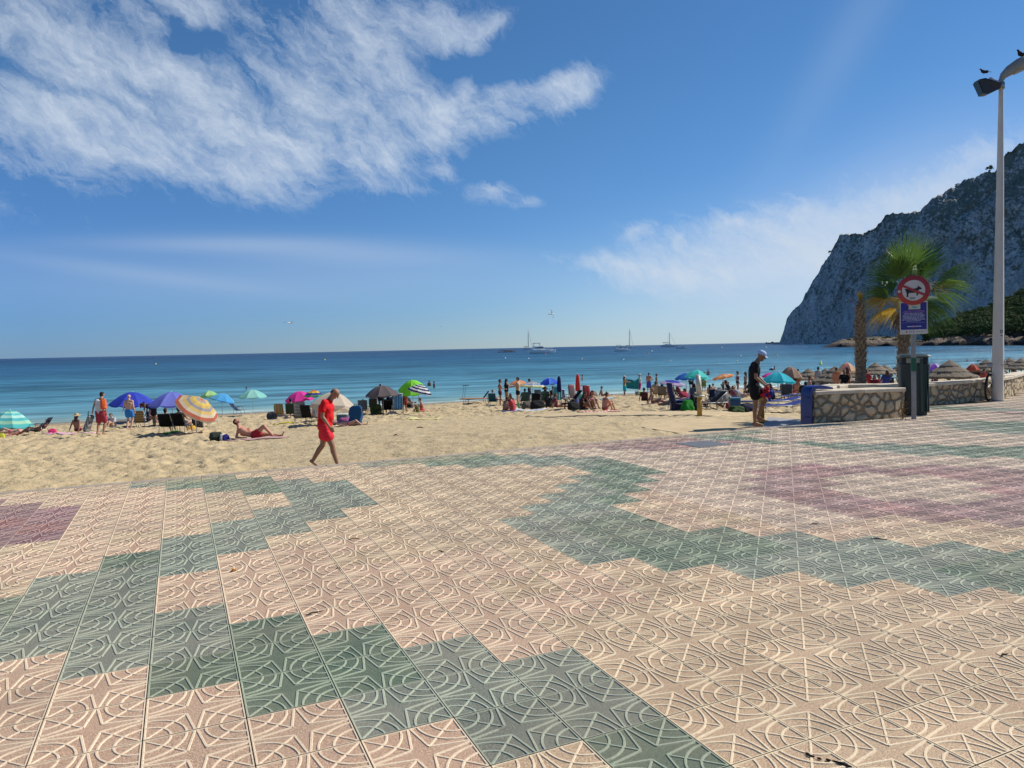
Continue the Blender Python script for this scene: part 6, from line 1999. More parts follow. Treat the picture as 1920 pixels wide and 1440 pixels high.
bird(atd(543, 606, 62), 190, 'seagull gliding with level wings low over the sea at the left', 1.15, .30)
bird(atd(1034, 589, 70), 60, 'seagull banking steeply in the sky above the sailing boats', 1.0, .5, roll=58)
bird(atd(827, 612, 260), 90, 'tiny far off bird in the sky over the sea', 1.0, .4)

# more of the crowd between the shower post and the standing pairs
extra = [(1208, 754, 20, 'sit', 'brown', (.10, .03, .03), 'tanned bather sitting alone left of the long haired woman'), (1228, 741, 200, 'chair', 'tan', (.05, .05, .10), 'bather with a dark top half hidden behind the beige chair'),
         (1262, 745, 350, 'hug', 'dark', (.02, .02, .03), 'dark clad bather crouching right of the striped chair back'), (1277, 750, 90, 'chair', 'brown', (.30, .05, .06), 'bather in a red top between the navy parasol and the blue one'),
         (1288, 760, 330, 'hug', 'tan', (.05, .10, .30), 'bather in a blue top behind the bright green bag'), (1301, 752, 10, 'chair', 'tan', (.30, .25, .18), 'bather in beige seated behind the shower post'),
         (1369, 747, 80, 'chair', 'brown', (.04, .04, .06), 'dark clad bather right of the upright striped chair'), (1377, 752, 20, 'hug', 'tan', (.25, .06, .08), 'bather in dark red sitting behind the petrol blue cool box'),
         (1405, 747, 350, 'chair', 'dark', (.02, .03, .05), 'shadowed bather directly left of the man in black'), (1449, 752, 300, 'hug', 'tan', (.03, .04, .06), 'bather with dark clothes right of the man in black'),
         (1475, 751, 20, 'chair', 'dark', (.03, .06, .20), 'bather in navy under the right rim of the turquoise parasol'), (1512, 741, 340, 'chair', 'brown', (.25, .10, .06), 'brown clad bather behind the corner of the low wall'),
         (1543, 738, 10, 'chair', 'red', (.35, .06, .05), 'bather in red under the second sunshade'), (1557, 740, 80, 'hug', 'dark', (.02, .02, .02), 'bather in black left of the wide sunshade post'),
         (1598, 741, 300, 'chair', 'tan', (.05, .10, .25), 'bather in blue right of the wide sunshade'), (1028, 765, 20, 'hug', 'dark', (.03, .03, .03), 'dark clad bather sitting in front of the grey green chair'),
         (1043, 766, 80, 'sit', 'brown', (.20, .04, .05), 'tanned bather on the sand left of the dark recliner'), (1092, 771, 120, 'hug', 'dark', (.04, .02, .02), 'dark haired bather close beside the woman in the pink bikini'),
         (956, 766, 20, 'hug', 'dark', (.03, .03, .04), 'dark clad bather between the two seated women of the group'), (983, 758, 350, 'chair', 'brown', (.06, .06, .08), 'bather in the shade behind the man with black shorts'),
         (700, 770, 350, 'chair', 'dark', (.03, .03, .03), 'bather in black at the left edge of the brown grey shade'), (742, 767, 20, 'chair', 'dark', (.05, .05, .05), 'shadowed bather between the brown grey and green parasols'),
         (556, 783, 20, 'hug', 'brown', (.25, .04, .05), 'bather in dark red right of the green chair'), (610, 788, 10, 'chair', 'dark', (.02, .02, .03), 'dark clad bather under the left rim of the cream parasol'),
         (279, 790, 90, 'hug', 'brown', (.03, .03, .05), 'dark clad bather beside the brown striped towel chair')]
for i, (px, py, h, po, sk, cl, lab) in enumerate(extra):
    p = on(px, py)
    if po == 'chair': beach_chair(p, h, cm([(.02, .02, .03), (.03, .06, .16), (.08, .09, .10), (.05, .10, .09)][i % 4]), 'folding chair under the '+lab.split(' ')[0]+' '+' '.join(lab.split(' ')[1:11]), back=.62)
    person(p, h, po, lab, skin=sk, hc=('black', 'brown', 'black')[i % 3], hair=('short', 'long', 'bun', 'short')[i % 4], H=1.68, wear=(('tee', cl),))

# ================================================================== LAMP POST, SIGN POST, BIN, BICYCLE, PALMS
mlp = mat('lamp post paint', (.60, .57, .50), .55, .4, c2=(.50, .47, .41), vscale=1.4)
L0 = Vector((18.39, 11.38, 0)); L0.x += .04
t = empty('street_lamp', L0, rz(0), 'tall pale tapered lamp post with a floodlight and a lamp arm at its top', 'street lamp')
# height from the photograph: top at y=165 px
tl_ = L0.x*FW.x+L0.y*FW.y
HL = (752-166)*tl_/FPX*1.0
m = MB()
prof = [(.136, 0), (.130, .4), (.114, 2.2), (.080, 5.2), (.050, HL)]
m.lathe(prof, 0, 12); m.build('pole', mlp, t, 'auto')
m = MB(); m.lathe([(.142, -.01), (.142, .02), (.138, .03)], 0, 12); m.build('base_flange', mgal, t)
m = MB(); m.add([(.025*math.cos(a), -.119, 1.72+.03*math.sin(a)) for a in np.linspace(0, 2*PI, 10)[:-1]]+[(.038*math.cos(a), -.119, 1.72+.045*math.sin(a)) for a in np.linspace(0, 2*PI, 10)[:-1]], [(i, (i+1) % 9, 9+(i+1) % 9, 9+i) for i in range(9)])
m.box((.0, -.119, 1.62), (.05, .004, .015)); m.build('sticker', dkc, t)
sc = tl_/FPX
# lamp head to the right: rising curved luminaire (pixels relative to the pole top, in the picture plane)
def hp_(px, py, y=0.): return Vector(((px-1868)*sc, y, HL+(166-py)*sc))
m = MB()
spine = [(1868, 170, .05, .028), (1868, 160, .055, .034), (1872, 152, .07, .05), (1884, 143, .12, .075), (1900, 134, .17, .09), (1918, 126, .19, .095), (1936, 121, .17, .085), (1952, 118, .10, .05), (1960, 117, .02, .02)]
seg = 14; vs = []; fs = []
for i, (px, py, wy, hz_) in enumerate(spine):
    a, b_ = spine[max(0, i-1)], spine[min(len(spine)-1, i+1)]
    d = Vector(((b_[0]-a[0]), 0, -(b_[1]-a[1]))).normalized(); nrm = Vector((-d.z, 0, d.x))
    c0_ = hp_(px, py)
    for s in range(seg):
        th = 2*PI*s/seg
        k = 1.0 if math.sin(th) > 0 else .75
        vs.append(c0_+Vector((0, wy*math.cos(th), 0))+nrm*hz_*1.9*k*math.sin(th))
for i in range(len(spine)-1):
    for s in range(seg): fs.append((i*seg+s, i*seg+(s+1) % seg, (i+1)*seg+(s+1) % seg, (i+1)*seg+s))
fs.append(tuple(range(seg))); fs.append(tuple(range((len(spine)-1)*seg, len(spine)*seg)))
m.add(vs, fs)
lh = m.build('lamp_head', mat('lamp head', (.30, .295, .26), .5, .45, c2=(.22, .21, .17), vscale=2), t, 'auto')
m = MB(); m.add([hp_(1892, 146, -.08), hp_(1935, 127, -.08), hp_(1935, 127, .08), hp_(1892, 146, .08), hp_(1894, 149, -.07), hp_(1935, 131, -.07), hp_(1935, 131, .07), hp_(1894, 149, .07)], [(0, 1, 2, 3), (4, 5, 6, 7), (0, 1, 5, 4), (3, 2, 6, 7), (0, 3, 7, 4), (1, 2, 6, 5)]); m.build('lens', mat('lamp glass', (.40, .39, .33), .2, .6), lh)
m = MB(); m.tube([(0, 0, HL-.12), (0, 0, HL+.03)], .075, seg=12); m.build('head_collar', mgal, t, True)
# floodlight
m = MB()
FLM = Matrix.Translation(hp_(1848, 166, 0)) @ Matrix.Rotation(R(-26), 4, 'Y') @ Matrix.Rotation(R(-14), 4, 'Z') @ Matrix.Diagonal((.95, .8, .95, 1))
m.add([(-.25, -.21, .24), (-.25, .21, .24), (-.29, .21, -.14), (-.29, -.21, -.14), (-.10, -.17, .20), (-.10, .17, .20), (.18, .14, -.10), (.18, -.14, -.10), (-.19, .17, -.20), (-.19, -.17, -.20), (.12, .12, -.21), (.12, -.12, -.21)],
      [(0, 1, 2, 3), (0, 4, 5, 1), (4, 7, 6, 5), (3, 2, 8, 9), (9, 8, 10, 11), (7, 11, 10, 6), (0, 3, 9, 11), (0, 11, 7, 4), (1, 5, 6, 10), (1, 10, 8, 2)], M=FLM)
fl = m.build('floodlight', mat('floodlight housing', (.018, .018, .022), .4, .5), t)
m = MB(); m.box((-.285, 0, .05), (.02, .36, .33), M=FLM); m.build('floodlight_glass', mat('flood glass', (.03, .03, .035), .1, .8), fl)
m = MB(); m.tube([hp_(1846, 155, .0), hp_(1862, 163, 0), hp_(1868, 168, 0)], .035, seg=8); m.tube([hp_(1856, 172, -.1), hp_(1868, 170, 0)], .02, seg=6); m.build('bracket', mat('bracket', (.55, .55, .55), .35, .5), t, True)
Rz0 = Matrix.Rotation(rz(0), 3, 'Z')
bird(L0+Rz0 @ hp_(1836, 146, 0)+Vector((0, 0, .03)), 300, 'dark pigeon perched on the black floodlight', .42, perched=True, cols=((.05, .05, .06), (.03, .03, .04)), name='pigeon')
bird(L0+Rz0 @ hp_(1904, 118, 0)+Vector((0, 0, .06)), 265, 'dark pigeon with a pale collar perched on the lamp head', .52, perched=True, cols=((.05, .05, .06), (.02, .02, .03)), name='pigeon')

# sign post
S0 = Vector((13.15, 9.73, 0))
t = empty('sign_post', S0, 0, 'galvanised post with a round no dogs sign above a blue notice board', 'sign', rot=(0, R(-.6), rz(20)))
ts = S0.x*FW.x+S0.y*FW.y; sc = ts/FPX
mp_ = mat('galvanised post', (.27, .275, .27), .55, .45, c2=(.19, .19, .185), vscale=7)
m = MB(); m.box((0, 0, 1.12), (.085, .045, 2.26), bev=.006); m.build('post', mp_, t)
m = MB(); m.box((0, -.001, 1.08), (.092, .052, .27), bev=.004); m.build('green_tape', mat('green tape', (.012, .10, .05), .5), t)
zt = CAM_H+(638.5-547)*sc
disc_r = 27.8*sc
z0 = zt
wht = mat('sign white', (.55, .52, .48), .5, .4, c2=(.48, .45, .41), vscale=5)
red = mat('sign red', (.36, .035, .035), .5, .4, c2=(.29, .03, .03), vscale=4)
blk_m = mat('sign black', (.012, .012, .014), .5)
m = MB(); MX = Matrix.Translation((0, -.036, z0)) @ Matrix.Rotation(PI/2, 4, 'X')
m.lathe([(disc_r-.006, -.006), (disc_r, 0), (disc_r, .008), (disc_r-.004, .011)], 0, 40, MX); dsc = m.build('sign_disc', red, t, 'auto')
MX2 = Matrix.Translation((0, -.048, z0)) @ Matrix.Rotation(PI/2, 4, 'X')
m = MB(); m.lathe([(disc_r*.69, 0), (disc_r*.69, .0025)], 0, 40, MX2); wd = m.build('white_field', wht, dsc)
# dog silhouette
u = disc_r*.69
dog = [(-.78, .13), (-.70, .16), (-.52, .14), (-.2, .16), (.18, .17), (.34, .26), (.42, .42), (.50, .32), (.66, .22), (.72, .12), (.60, .05), (.46, .04), (.40, -.06), (.38, -.30), (.36, -.52), (.24, -.52), (.24, -.25), (-.05, -.24), (-.38, -.24), (-.46, -.34), (-.46, -.62), (-.60, -.62), (-.60, -.30), (-.64, -.10), (-.72, .02)]
m = MB(); n = len(dog)
m.add([(x*u, -.0515, z0+y*u) for x, y in dog]+[(x*u, -.0535, z0+y*u) for x, y in dog], [tuple(range(n, 2*n))]+[(i, (i+1) % n, n+(i+1) % n, n+i) for i in range(n)]); m.build('dog_symbol', blk_m, dsc)
m = MB(); m.box((0, 0, 0), (disc_r*1.66, .003, disc_r*.155), M=Matrix.Translation((0, -.0562, z0)) @ Matrix.Rotation(R(27), 4, 'Y')); m.build('prohibition_bar', red, dsc)
m = MB(); m.box((-.02, -.0528, z0-u*.72), (u*.48, .002, u*.045)); m.box((-.02, -.0528, z0-u*.82), (u*.40, .002, u*.04)); m.build('small_text', blk_m, dsc)
m = MB(); m.box((-disc_r*.86, -.049, z0-.01), (disc_r*.16, .003, disc_r*.14)); m.build('white_sticker', wht, dsc)
# board
bz = CAM_H+(638.5-598.3)*sc; bw, bh = 46*sc, 60.5*sc
m = MB(); m.box((0, -.034, bz), (bw, .012, bh), bev=.003); bd = m.build('notice_board', wht, t)
nbl = mat('notice blue', (.022, .03, .22), .45, .4, c2=(.018, .022, .17), vscale=5)
m = MB(); m.box((0, -.0415, bz+bh*.057), (bw*.93, .003, bh*.83)); m.build('blue_field', nbl, bd)


def txt(s, x, z, size, m_, parent, name, y=-.0445, align='CENTER', sx=1.):
    cu = bpy.data.curves.new(name, 'FONT'); cu.body = s; cu.size = size; cu.align_x = align; cu.align_y = 'CENTER'; cu.extrude = .0006; cu.fill_mode = 'BOTH'
    o = bpy.data.objects.new('tmp', cu); col.objects.link(o)
    dg = bpy.context.evaluated_depsgraph_get()
    me = bpy.data.meshes.new_from_object(o.evaluated_get(dg)); bpy.data.objects.remove(o)
    me.transform(Matrix.Translation((x, y, z)) @ Matrix.Rotation(PI/2, 4, 'X') @ Matrix.Diagonal((sx, 1, 1, 1)))
    me.materials.clear(); me.materials.append(m_)
    o2 = bpy.data.objects.new(name, me); col.objects.link(o2); o2.parent = parent
    return o2


# pictured emblem: pale card with a blue wave and green curve
m = MB(); m.box((bw*.03, -.0440, bz+bh*.35), (bw*.42, .002, bh*.17), bev=.0); em = m.build('emblem_card', mat('emblem cream', (.50, .47, .33), .5), bd)
m = MB(); m.sheet(lambda a, b_: (bw*(-.10+.26*a), -.0456, bz+bh*(.40-.055*a-.05*b_*math.sin(a*PI)-.02)), 12, 3); m.build('emblem_wave', mat('emblem blue', (.03, .28, .50), .5), em)
m = MB(); m.sheet(lambda a, b_: (bw*(-.08+.28*a), -.0458, bz+bh*(.335+.09*a*a-.012*b_-.03*math.sin(a*PI))), 12, 2); m.build('emblem_curve', mat('emblem green', (.08, .34, .16), .5), em)
m = MB(); m.box((-bw*.185, -.0458, bz+bh*.42), (bw*.065, .002, bh*.05)); m.build('emblem_mark', mat('emblem pink', (.60, .25, .32), .5), em)
pinkt = mat('notice pink text', (.55, .26, .36), .5); wt = mat('notice white text', (.62, .62, .66), .5)
tw_ = bh*.036
for i, (wd_, pk) in enumerate(((.72, 1), (.80, 1), (.68, 0), (.76, 0), (.82, 0), (.74, 0), (.80, 0), (.84, 0), (.50, 0), (.82, 2))):
    zl = bz+bh*(.215-.0385*i)-(bh*.012 if i == 9 else 0)
    m = MB(); rr = random.Random(i*7+1); x = -bw*wd_/2
    while x < bw*wd_/2:
        wl_ = bw*rr.uniform(.035, .12); wl_ = min(wl_, bw*wd_/2-x)
        m.box((x+wl_/2, -.0440, zl), (wl_, .0016, bh*(.012 if not pk else .010)))
        x += wl_+bw*.016
    m.build('text_line', pinkt if pk == 1 else (wt if pk == 0 else mat('notice dim text', (.25, .24, .40), .5)), bd)
m = MB(); m.box((-bw*.13, -.0440, bz-bh*.262), (bw*.20, .0016, bh*.022)); m.box((bw*.16, -.0440, bz-bh*.262), (bw*.22, .0016, bh*.022)); m.build('bold_text', wt, bd)
m = MB(); m.box((0, -.0446, bz-bh*.262), (bw*.06, .0016, bh*.045)); m.build('heart_mark', mat('emblem pink', (.6, .2, .3)), bd)
for x, w_, cl in ((-.26, .05, (.25, .05, .12)), (-.12, .12, (.20, .22, .25)), (0.0, .03, (.05, .2, .3)), (.22, .26, (.30, .32, .28))):
    m = MB(); m.box((bw*x, -.0415, bz-bh*.425), (bw*w_, .002, bh*(.05 if w_ < .06 else .022))); m.build('logo', mat('logo%.2f' % x, cl, .5), bd)

# litter bin
mbn = mat('bin green', (.012, .027, .029), .45, .45, c2=(.008, .018, .020), vscale=3)
mbn2 = mat('bin ribs', (.020, .050, .044), .45, .45)
B0 = G_ = None
d = ray(1713, 640); d = Vector((d.x, d.y, 0)); tb = 15.15
P0 = d*tb; P0.z = 0
t = empty('litter_bin', P0, rz(18), 'tall dark green litter bin with a domed lid and pale slot, behind the sign post', 'litter bin')
m = MB()
W2, D2, HB = .275, .22, 1.30


def ring(z, kx, ky, r=.08):
    out = []
    for sx, sy in ((1, 1), (-1, 1), (-1, -1), (1, -1)):
        for q in range(4):
            a = math.atan2(sy, sx)-PI/4+q/3*PI/2
            out.append((sx*(W2*kx-r)+r*math.cos(a), sy*(D2*ky-r)+r*math.sin(a), z))
    return out


def loft(rings, k=0):
    vs, fs = [], []
    n = len(rings[0])
    for r_ in rings: vs += r_
    for i in range(len(rings)-1):
        for s in range(n): fs.append((i*n+s, i*n+(s+1) % n, (i+1)*n+(s+1) % n, (i+1)*n+s))
    fs.append(tuple(range(n-1, -1, -1))); fs.append(tuple(range((len(rings)-1)*n, len(rings)*n)))
    return vs, fs


m.add(*loft([ring(0, .86, .86), ring(.06, .88, .88), ring(1.06, 1.0, 1.0)])); m.build('bin_body', mbn, t, 'auto')
m = MB()
for x in (.62, .78, .92):
    m.box((W2*x, -D2*.93, .55), (.018, .035, .98), M=Matrix.Rotation(R(-1.6), 4, 'Y'), bev=.005)
    m.box((W2*.955, -D2*(x-.45), .55), (.035, .018, .98), M=Matrix.Rotation(R(-1.9), 4, 'Y'), bev=.005)
m.build('side_ribs', mbn2, t)
m = MB(); m.add(*loft([ring(1.062, .92, .92), ring(1.20, .90, .90)])); m.build('neck', mat('bin slot', (.008, .010, .010), .6), t, 'auto')
m = MB(); m.add(*loft([ring(1.20, 1.04, 1.04), ring(1.225, 1.06, 1.06), ring(1.255, .96, .95), ring(1.275, .70, .65)])); m.build('lid', mat('bin lid', (.05, .075, .07), .3, .5), t, 'auto')
m = MB(); m.box((-.02, -D2*.94, 1.135), (.31, .02, .11), bev=.01); m.build('slot_label', mat('slot label', (.20, .21, .18), .5), t)
m = MB(); m.box((W2*.45, -D2*.97, .62), (.06, .02, 1.1), M=Matrix.Rotation(R(-1.0), 4, 'Y'), bev=.004); m.build('front_rib', mbn2, t)

# bicycle: front wheel toward us, leaning on the wall left of the lamp post
Y0 = at(1853.5, 752, 0)[0]
t = empty('bicycle', Y0, 0, 'dark bicycle parked end on between the wall and the lamp post', 'bicycle', rot=(0, R(1.5), rz(47)))
wr = .345
mty = mat('bicycle tyre', (.012, .012, .014), .7); mfr = mat('bicycle frame', (.03, .035, .06), .35, .5)


def wheel(y, nm):
    m = MB()
    n = 36
    vs, fs = [], []
    for i in range(n):
        a = 2*PI*i/n; c_, s_ = math.cos(a), math.sin(a)
        for j in range(8):
            b_ = 2*PI*j/8
            r_ = wr-.022+.024*math.cos(b_)
            vs.append((.026*math.sin(b_), y+r_*c_, wr+r_*s_))
    for i in range(n):
        for j in range(8): fs.append((i*8+j, ((i+1) % n)*8+j, ((i+1) % n)*8+(j+1) % 8, i*8+(j+1) % 8))
    m.add(vs, fs); w = m.build('wheel', mty, t, True)
    r2 = MB()
    for k in range(n):
        a, b_ = 2*PI*k/n, 2*PI*(k+1)/n
        r2.tube([(0, y+(wr-.05)*math.cos(a), wr+(wr-.05)*math.sin(a)), (0, y+(wr-.05)*math.cos(b_), wr+(wr-.05)*math.sin(b_))], .009, seg=5, cap=False)
    r2.build('rim', mgal, w)
    s2 = MB()
    for k in range(18):
        a = 2*PI*k/18
        s2.tube([(.03*(-1)**k, y, wr), (0, y+(wr-.055)*math.cos(a), wr+(wr-.055)*math.sin(a))], .0014, seg=3, cap=False)
    s2.build('spokes', mgal, w)
    return w


wheel(0, 'f'); wheel(1.04, 'r')
m = MB()
for sg in (-1, 1): m.tube([(sg*.055, 0, wr), (sg*.05, .10, .70), (sg*.02, .12, .74)], .014, seg=6)
m.tube([(0, .115, .70), (0, .17, .93)], .018, seg=8); m.tube([(0, .14, .80), (0, .52, .30)], .018, seg=8); m.tube([(0, .15, .86), (0, .62, .78)], .016, seg=8); m.tube([(0, .52, .30), (0, .66, .86)], .016, seg=8)
for sg in (-1, 1): m.tube([(sg*.02, .52, .30), (sg*.06, 1.04, wr)], .01, seg=6); m.tube([(sg*.02, .62, .76), (sg*.06, 1.04, wr)], .009, seg=6)
m.build('frame', mfr, t, True)
m = MB(); m.tube([(-.33, .24, .98), (-.27, .14, 1.0), (-.12, .16, .96), (0, .17, .95), (.12, .16, .96), (.27, .14, 1.0), (.33, .24, .98)], .013, seg=8); m.build('handlebar', mgal, t, True)
m = MB()
for sg in (-1, 1): m.tube([(sg*.33, .24, .98), (sg*.30, .17, .995)], .019, seg=8)
m.tube([(.20, .14, .99), (.24, .03, .90), (.33, -.02, .92), (.40, -.02, 1.0)], .004, seg=5); m.build('grips', mty, t, True)
m = MB(); m.ball((0, .68, .93), (.07, .13, .035)); m.build('saddle', mty, t, True)
m = MB(); m.box((0, .06, .88), (.16, .05, .12), bev=.02); m.build('front_lamp', mgal, t)

# blue upright board at the end of the wall
q = Vector((11.055, 10.41, 0))
t = empty('plastic_hull', q, -.05, 'deep blue plastic hull standing upright against the left end of the low wall', 'boat hull')
mb_ = mat('blue plastic', (.012, .035, .19), .35, .5, c2=(.010, .026, .14), vscale=3)
m = MB()
prof = [(-.060, -.45), (-.068, .2), (-.062, .58), (-.045, .66), (.0, .705), (.10, .725), (.30, .715), (.50, .675), (.52, .655), (.50, .645), (.10, .66), (.02, .645), (-.025, .61), (-.022, -.45)]
n = len(prof)
ys = [-.13, -.115, .115, .13]
vs, fs = [], []
for k_, y in enumerate(ys):
    sh = .012 if k_ in (0, 3) else 0
    vs += [(x*(1-sh*2)-.002, y, z-sh*.5) for x, z in prof]
for k_ in range(3):
    fs += [(k_*n+i, k_*n+(i+1) % n, (k_+1)*n+(i+1) % n, (k_+1)*n+i) for i in range(n)]
fs += [tuple(range(n-1, -1, -1)), tuple(3*n+i for i in range(n))]
m.add(vs, fs); m.build('hull_shell', mb_, t, 'auto')
m = MB(); m.tube([(-.072, -.115, .50), (-.072, .115, .50)], .008, seg=6); m.tube([(-.074, -.115, .12), (-.074, .115, .12)], .008, seg=6); m.build('moulded_rib', mb_, t, True)
# upturned boards behind the wall
for (px, py, w, cl, lab) in ((1563, 729, 30, (.16, .19, .18), 'grey upturned pedal boat behind the wall'), (1602, 728, 26, (.05, .09, .42), 'blue upturned pedal boat near the bare palm trunk'), (1661, 725, 30, (.03, .20, .50), 'light blue upturned pedal boat between the palm trunks'),
                             (1543, 726, 12, (.50, .04, .02), 'red float lying behind the left corner of the wall'), (1586, 727, 9, (.62, .60, .60), 'white float between the grey and the blue pedal boats')):
    d = ray(px, py); tt = 18.2
    p = Vector((d.x*tt, d.y*tt, CAM_H+d.z*tt))
    t = empty('upturned_boat', p-Vector((0, 0, .10)), rz(4), lab, 'boat')
    m = MB(); L = w*tt/FPX
    m.ball((0, 0, 0), (L*.62, .34, .14), 0, 20, 8); m.build('hull', cm(cl, 'plastic'), t, True)
    m = MB(); m.tube([(-L*.55, 0, .06), (0, 0, .145), (L*.55, 0, .06)], .02, seg=6); m.build('keel', cm(tuple(v*.8 for v in cl), 'plastic'), t, True)

# ------------------------------------------------------------------ palms
mtr = bpy.data.materials.new('palm trunk'); mtr.use_nodes = True
N = NT(mtr.node_tree); tcg = N.n('ShaderNodeTexCoord').outputs['Object']
g1 = N.noise(N.n('ShaderNodeMapping', Vector=tcg, Scale=(14, 14, 26)).outputs[0], 1., 4, .65)
c0 = N.mix(N.mapr(g1, .35, .65), (.075, .052, .032), (.29, .215, .135))
b = N.n('ShaderNodeBsdfPrincipled', Base_Color=c0, Roughness=.95)
bn = N.n('ShaderNodeBump', Strength=1., Distance=.04, Height=g1); N.nt.links.new(bn.outputs[0], b.inputs['Normal'])
N.n('ShaderNodeOutputMaterial', Surface=b.outputs[0])
mboot = mat('leaf stubs', (.34, .25, .15), .9, .2, c2=(.14, .095, .055), vscale=14)
mfan = mat('palm leaf', (.058, .135, .022), .5, .45, c2=(.028, .070, .012), vscale=3.5, trans=.25)
mfan2 = mat('palm leaf young', (.115, .205, .03), .5, .45, c2=(.055, .115, .018), vscale=3.5, trans=.32)
mfy = mat('palm leaf yellow', (.52, .34, .04), .6, .3, c2=(.26, .20, .04), vscale=3.5, trans=.35)
mfb = mat('palm leaf dead', (.20, .125, .07), .8, .2, c2=(.10, .06, .035), vscale=6)


def trunk(t, H, r0, r1, zs=.35, seed=0, lean=0., boots=150):
    rr = random.Random(seed)
    m = MB(); pts = []; rs = []
    n = 26
    for i in range(n+1):
        u_ = i/n; z = -.15+(H+.15)*u_
        pts.append((lean*u_*u_, 0, z)); rs.append((r0+(r1-r0)*u_)*(1+.05*rr.uniform(-1, 1)))
    m.tube(pts, rs, seg=16); m.build('trunk', mtr, t, True)
    b = MB()
    for i in range(boots):
        u_ = zs+(1-zs)*(i/boots); a = i*2.399; z = H*u_; r = r0+(r1-r0)*u_
        d = Vector((math.cos(a), math.sin(a), 0)); s_ = Vector((-d.y, d.x, 0)); c_ = Vector((lean*u_*u_, 0, z))
        L = rr.uniform(.025, .075); w = rr.uniform(.022, .042)
        o_ = c_+d*(r-.01)
        tip = o_+d*L*.75+Vector((0, 0, L*rr.uniform(.5, 1.2)))
        b.add([o_-s_*w+Vector((0, 0, -.05)), o_+s_*w+Vector((0, 0, -.05)), tip+s_*w*.45, tip-s_*w*.45, o_+d*.03+Vector((0, 0, -.03)), tip+d*.015], [(0, 1, 4), (1, 2, 5, 4), (2, 3, 5), (3, 0, 4, 5), (0, 3, 2, 1)])
    b.build('leaf_stubs', mboot, t)
    return Vector((lean, 0, H))


def fan(base, ax, L, W_, m_, t, nseg=30, droop=.25, spread=150, seed=0, stalk=None, fray=1.):
    """one fan leaf: stalk from base along ax, blade of folded segments radiating from the end of the stalk"""
    rr = random.Random(seed)
    ax = ax.normalized(); s_ = L*.34 if stalk is None else stalk
    side = ax.cross(Vector((0, 0, 1)))
    side = side.normalized() if side.length > .1 else Vector((1, 0, 0))
    up_ = side.cross(ax).normalized()
    ro = R(rr.choice((-1, 1))*rr.uniform(28, 60)) if stalk is None else 0
    side, up_ = side*math.cos(ro)+up_*math.sin(ro), up_*math.cos(ro)-side*math.sin(ro)
    hub = base+ax*s_+Vector((0, 0, -.04*s_))
    m = MB()
    m.tube([base, base+ax*s_*.5+up_*.02, hub], [.016, .011, .008], seg=5)
    B = L-s_ if stalk is None else L
    for i in range(nseg):
        a = R(-spread/2+spread*i/(nseg-1))+rr.uniform(-.02, .02)
        d = ax*math.cos(a)+side*math.sin(a)
        ln = B*(1-.28*abs(a/R(spread/2))**2)*rr.uniform(.86, 1.05)
        pts = []
        K = 6
        for k in range(K+1):
            q = k/K
            dr = droop*(q**2.4)*ln*(1+.8*abs(math.sin(a)))+ (rr.uniform(0, .12)*fray*ln*(q-.6) if q > .6 else 0)
            p = hub+d*ln*q-Vector((0, 0, dr))+up_*(.09*ln*math.sin(q*PI)*math.cos(a)**2)
            w = B*R(spread)/nseg*min(q, .52)*.50*(1 if q < .55 else max(0.04, 1-(q-.55)/.45))
            e = (-ax*math.sin(a)+side*math.cos(a))
            pts.append((p-e*w, p+up_*w*.55, p+e*w))
        n0 = []
        for P in pts: n0 += list(P)
        fs = []
        for k in range(K):
            fs += [(k*3, k*3+1, k*3+4, k*3+3), (k*3+1, k*3+2, k*3+5, k*3+4)]
        m.add(n0, fs)
    return m.build('frond', m_, t)


# full fan palm
tp = 19.0
d = ray(1693, 640); P1 = Vector((d.x*tp, d.y*tp, .40))
t = empty('fan_palm', P1, rz(0), 'green fan palm with a shaggy trunk directly behind the round sign', 'palm tree')
scp = tp/FPX
top = trunk(t, CAM_H+(638-552)*scp-.40, .135, .115, zs=.05, seed=2, lean=.06, boots=170)
# (px, py of the leaf tip, depth away from us, material, droop)
def tipv(px, py, dy): return Vector(((px-1697)*scp, dy, (552-py)*scp))
LV = [(1702, 436, -.10, 'g', .06, 96), (1762, 446, .10, 'g', .04, 60), (1684, 452, .5, 'g', .08, 90), (1722, 452, .75, 'g', .1, 90), (1640, 470, -.20, 'g', .12, 105), (1655, 505, .65, 'g', .15, 120), (1742, 492, .55, 'g', .12, 110), (1808, 500, -.35, 'g', .10, 44),
      (1622, 528, .15, 'g', .16, 100), (1795, 545, -.45, 'g', .20, 95), (1790, 572, .1, 'g', .25, 110), (1748, 588, -.55, 'g', .28, 110), (1655, 572, -.35, 'y', .30, 105), (1628, 560, .3, 'y', .25, 110), (1676, 580, .5, 'y', .3, 100),
      (1720, 480, -.7, 'g', .14, 110),  (1770, 590, .6, 'g', .3, 110), (1768, 515, .9, 'g', .15, 110), (1665, 478, -.5, 'g', .12, 90), (1742, 470, -.5, 'g', .1, 80), (1640, 590, .2, 'y', .3, 80), (1715, 590, .2, 'g', .3, 90),]
for i, (px, py, dy, k, dr, spd) in enumerate(LV):
    v = tipv(px, py, dy)
    L = v.length
    fan(top+Vector((0, 0, -.05-.1*(i % 3))), v+Vector((0, 0, dr*L*.55)), L*1.18, .5, (mfan if i % 3 else mfan2) if k == 'g' else mfy, t, nseg=30, droop=dr*1.1, spread=spd+5, seed=i, stalk=None)
for i, (px, py, dy) in enumerate(((1672, 590, -.2), (1712, 600, -.1), (1735, 598, .3), (1684, 604, .2))):
    v = tipv(px, py, dy); fan(top+Vector((0, 0, -.25)), v, v.length, .4, mfb, t, nseg=16, droop=.35, spread=60, seed=40+i)
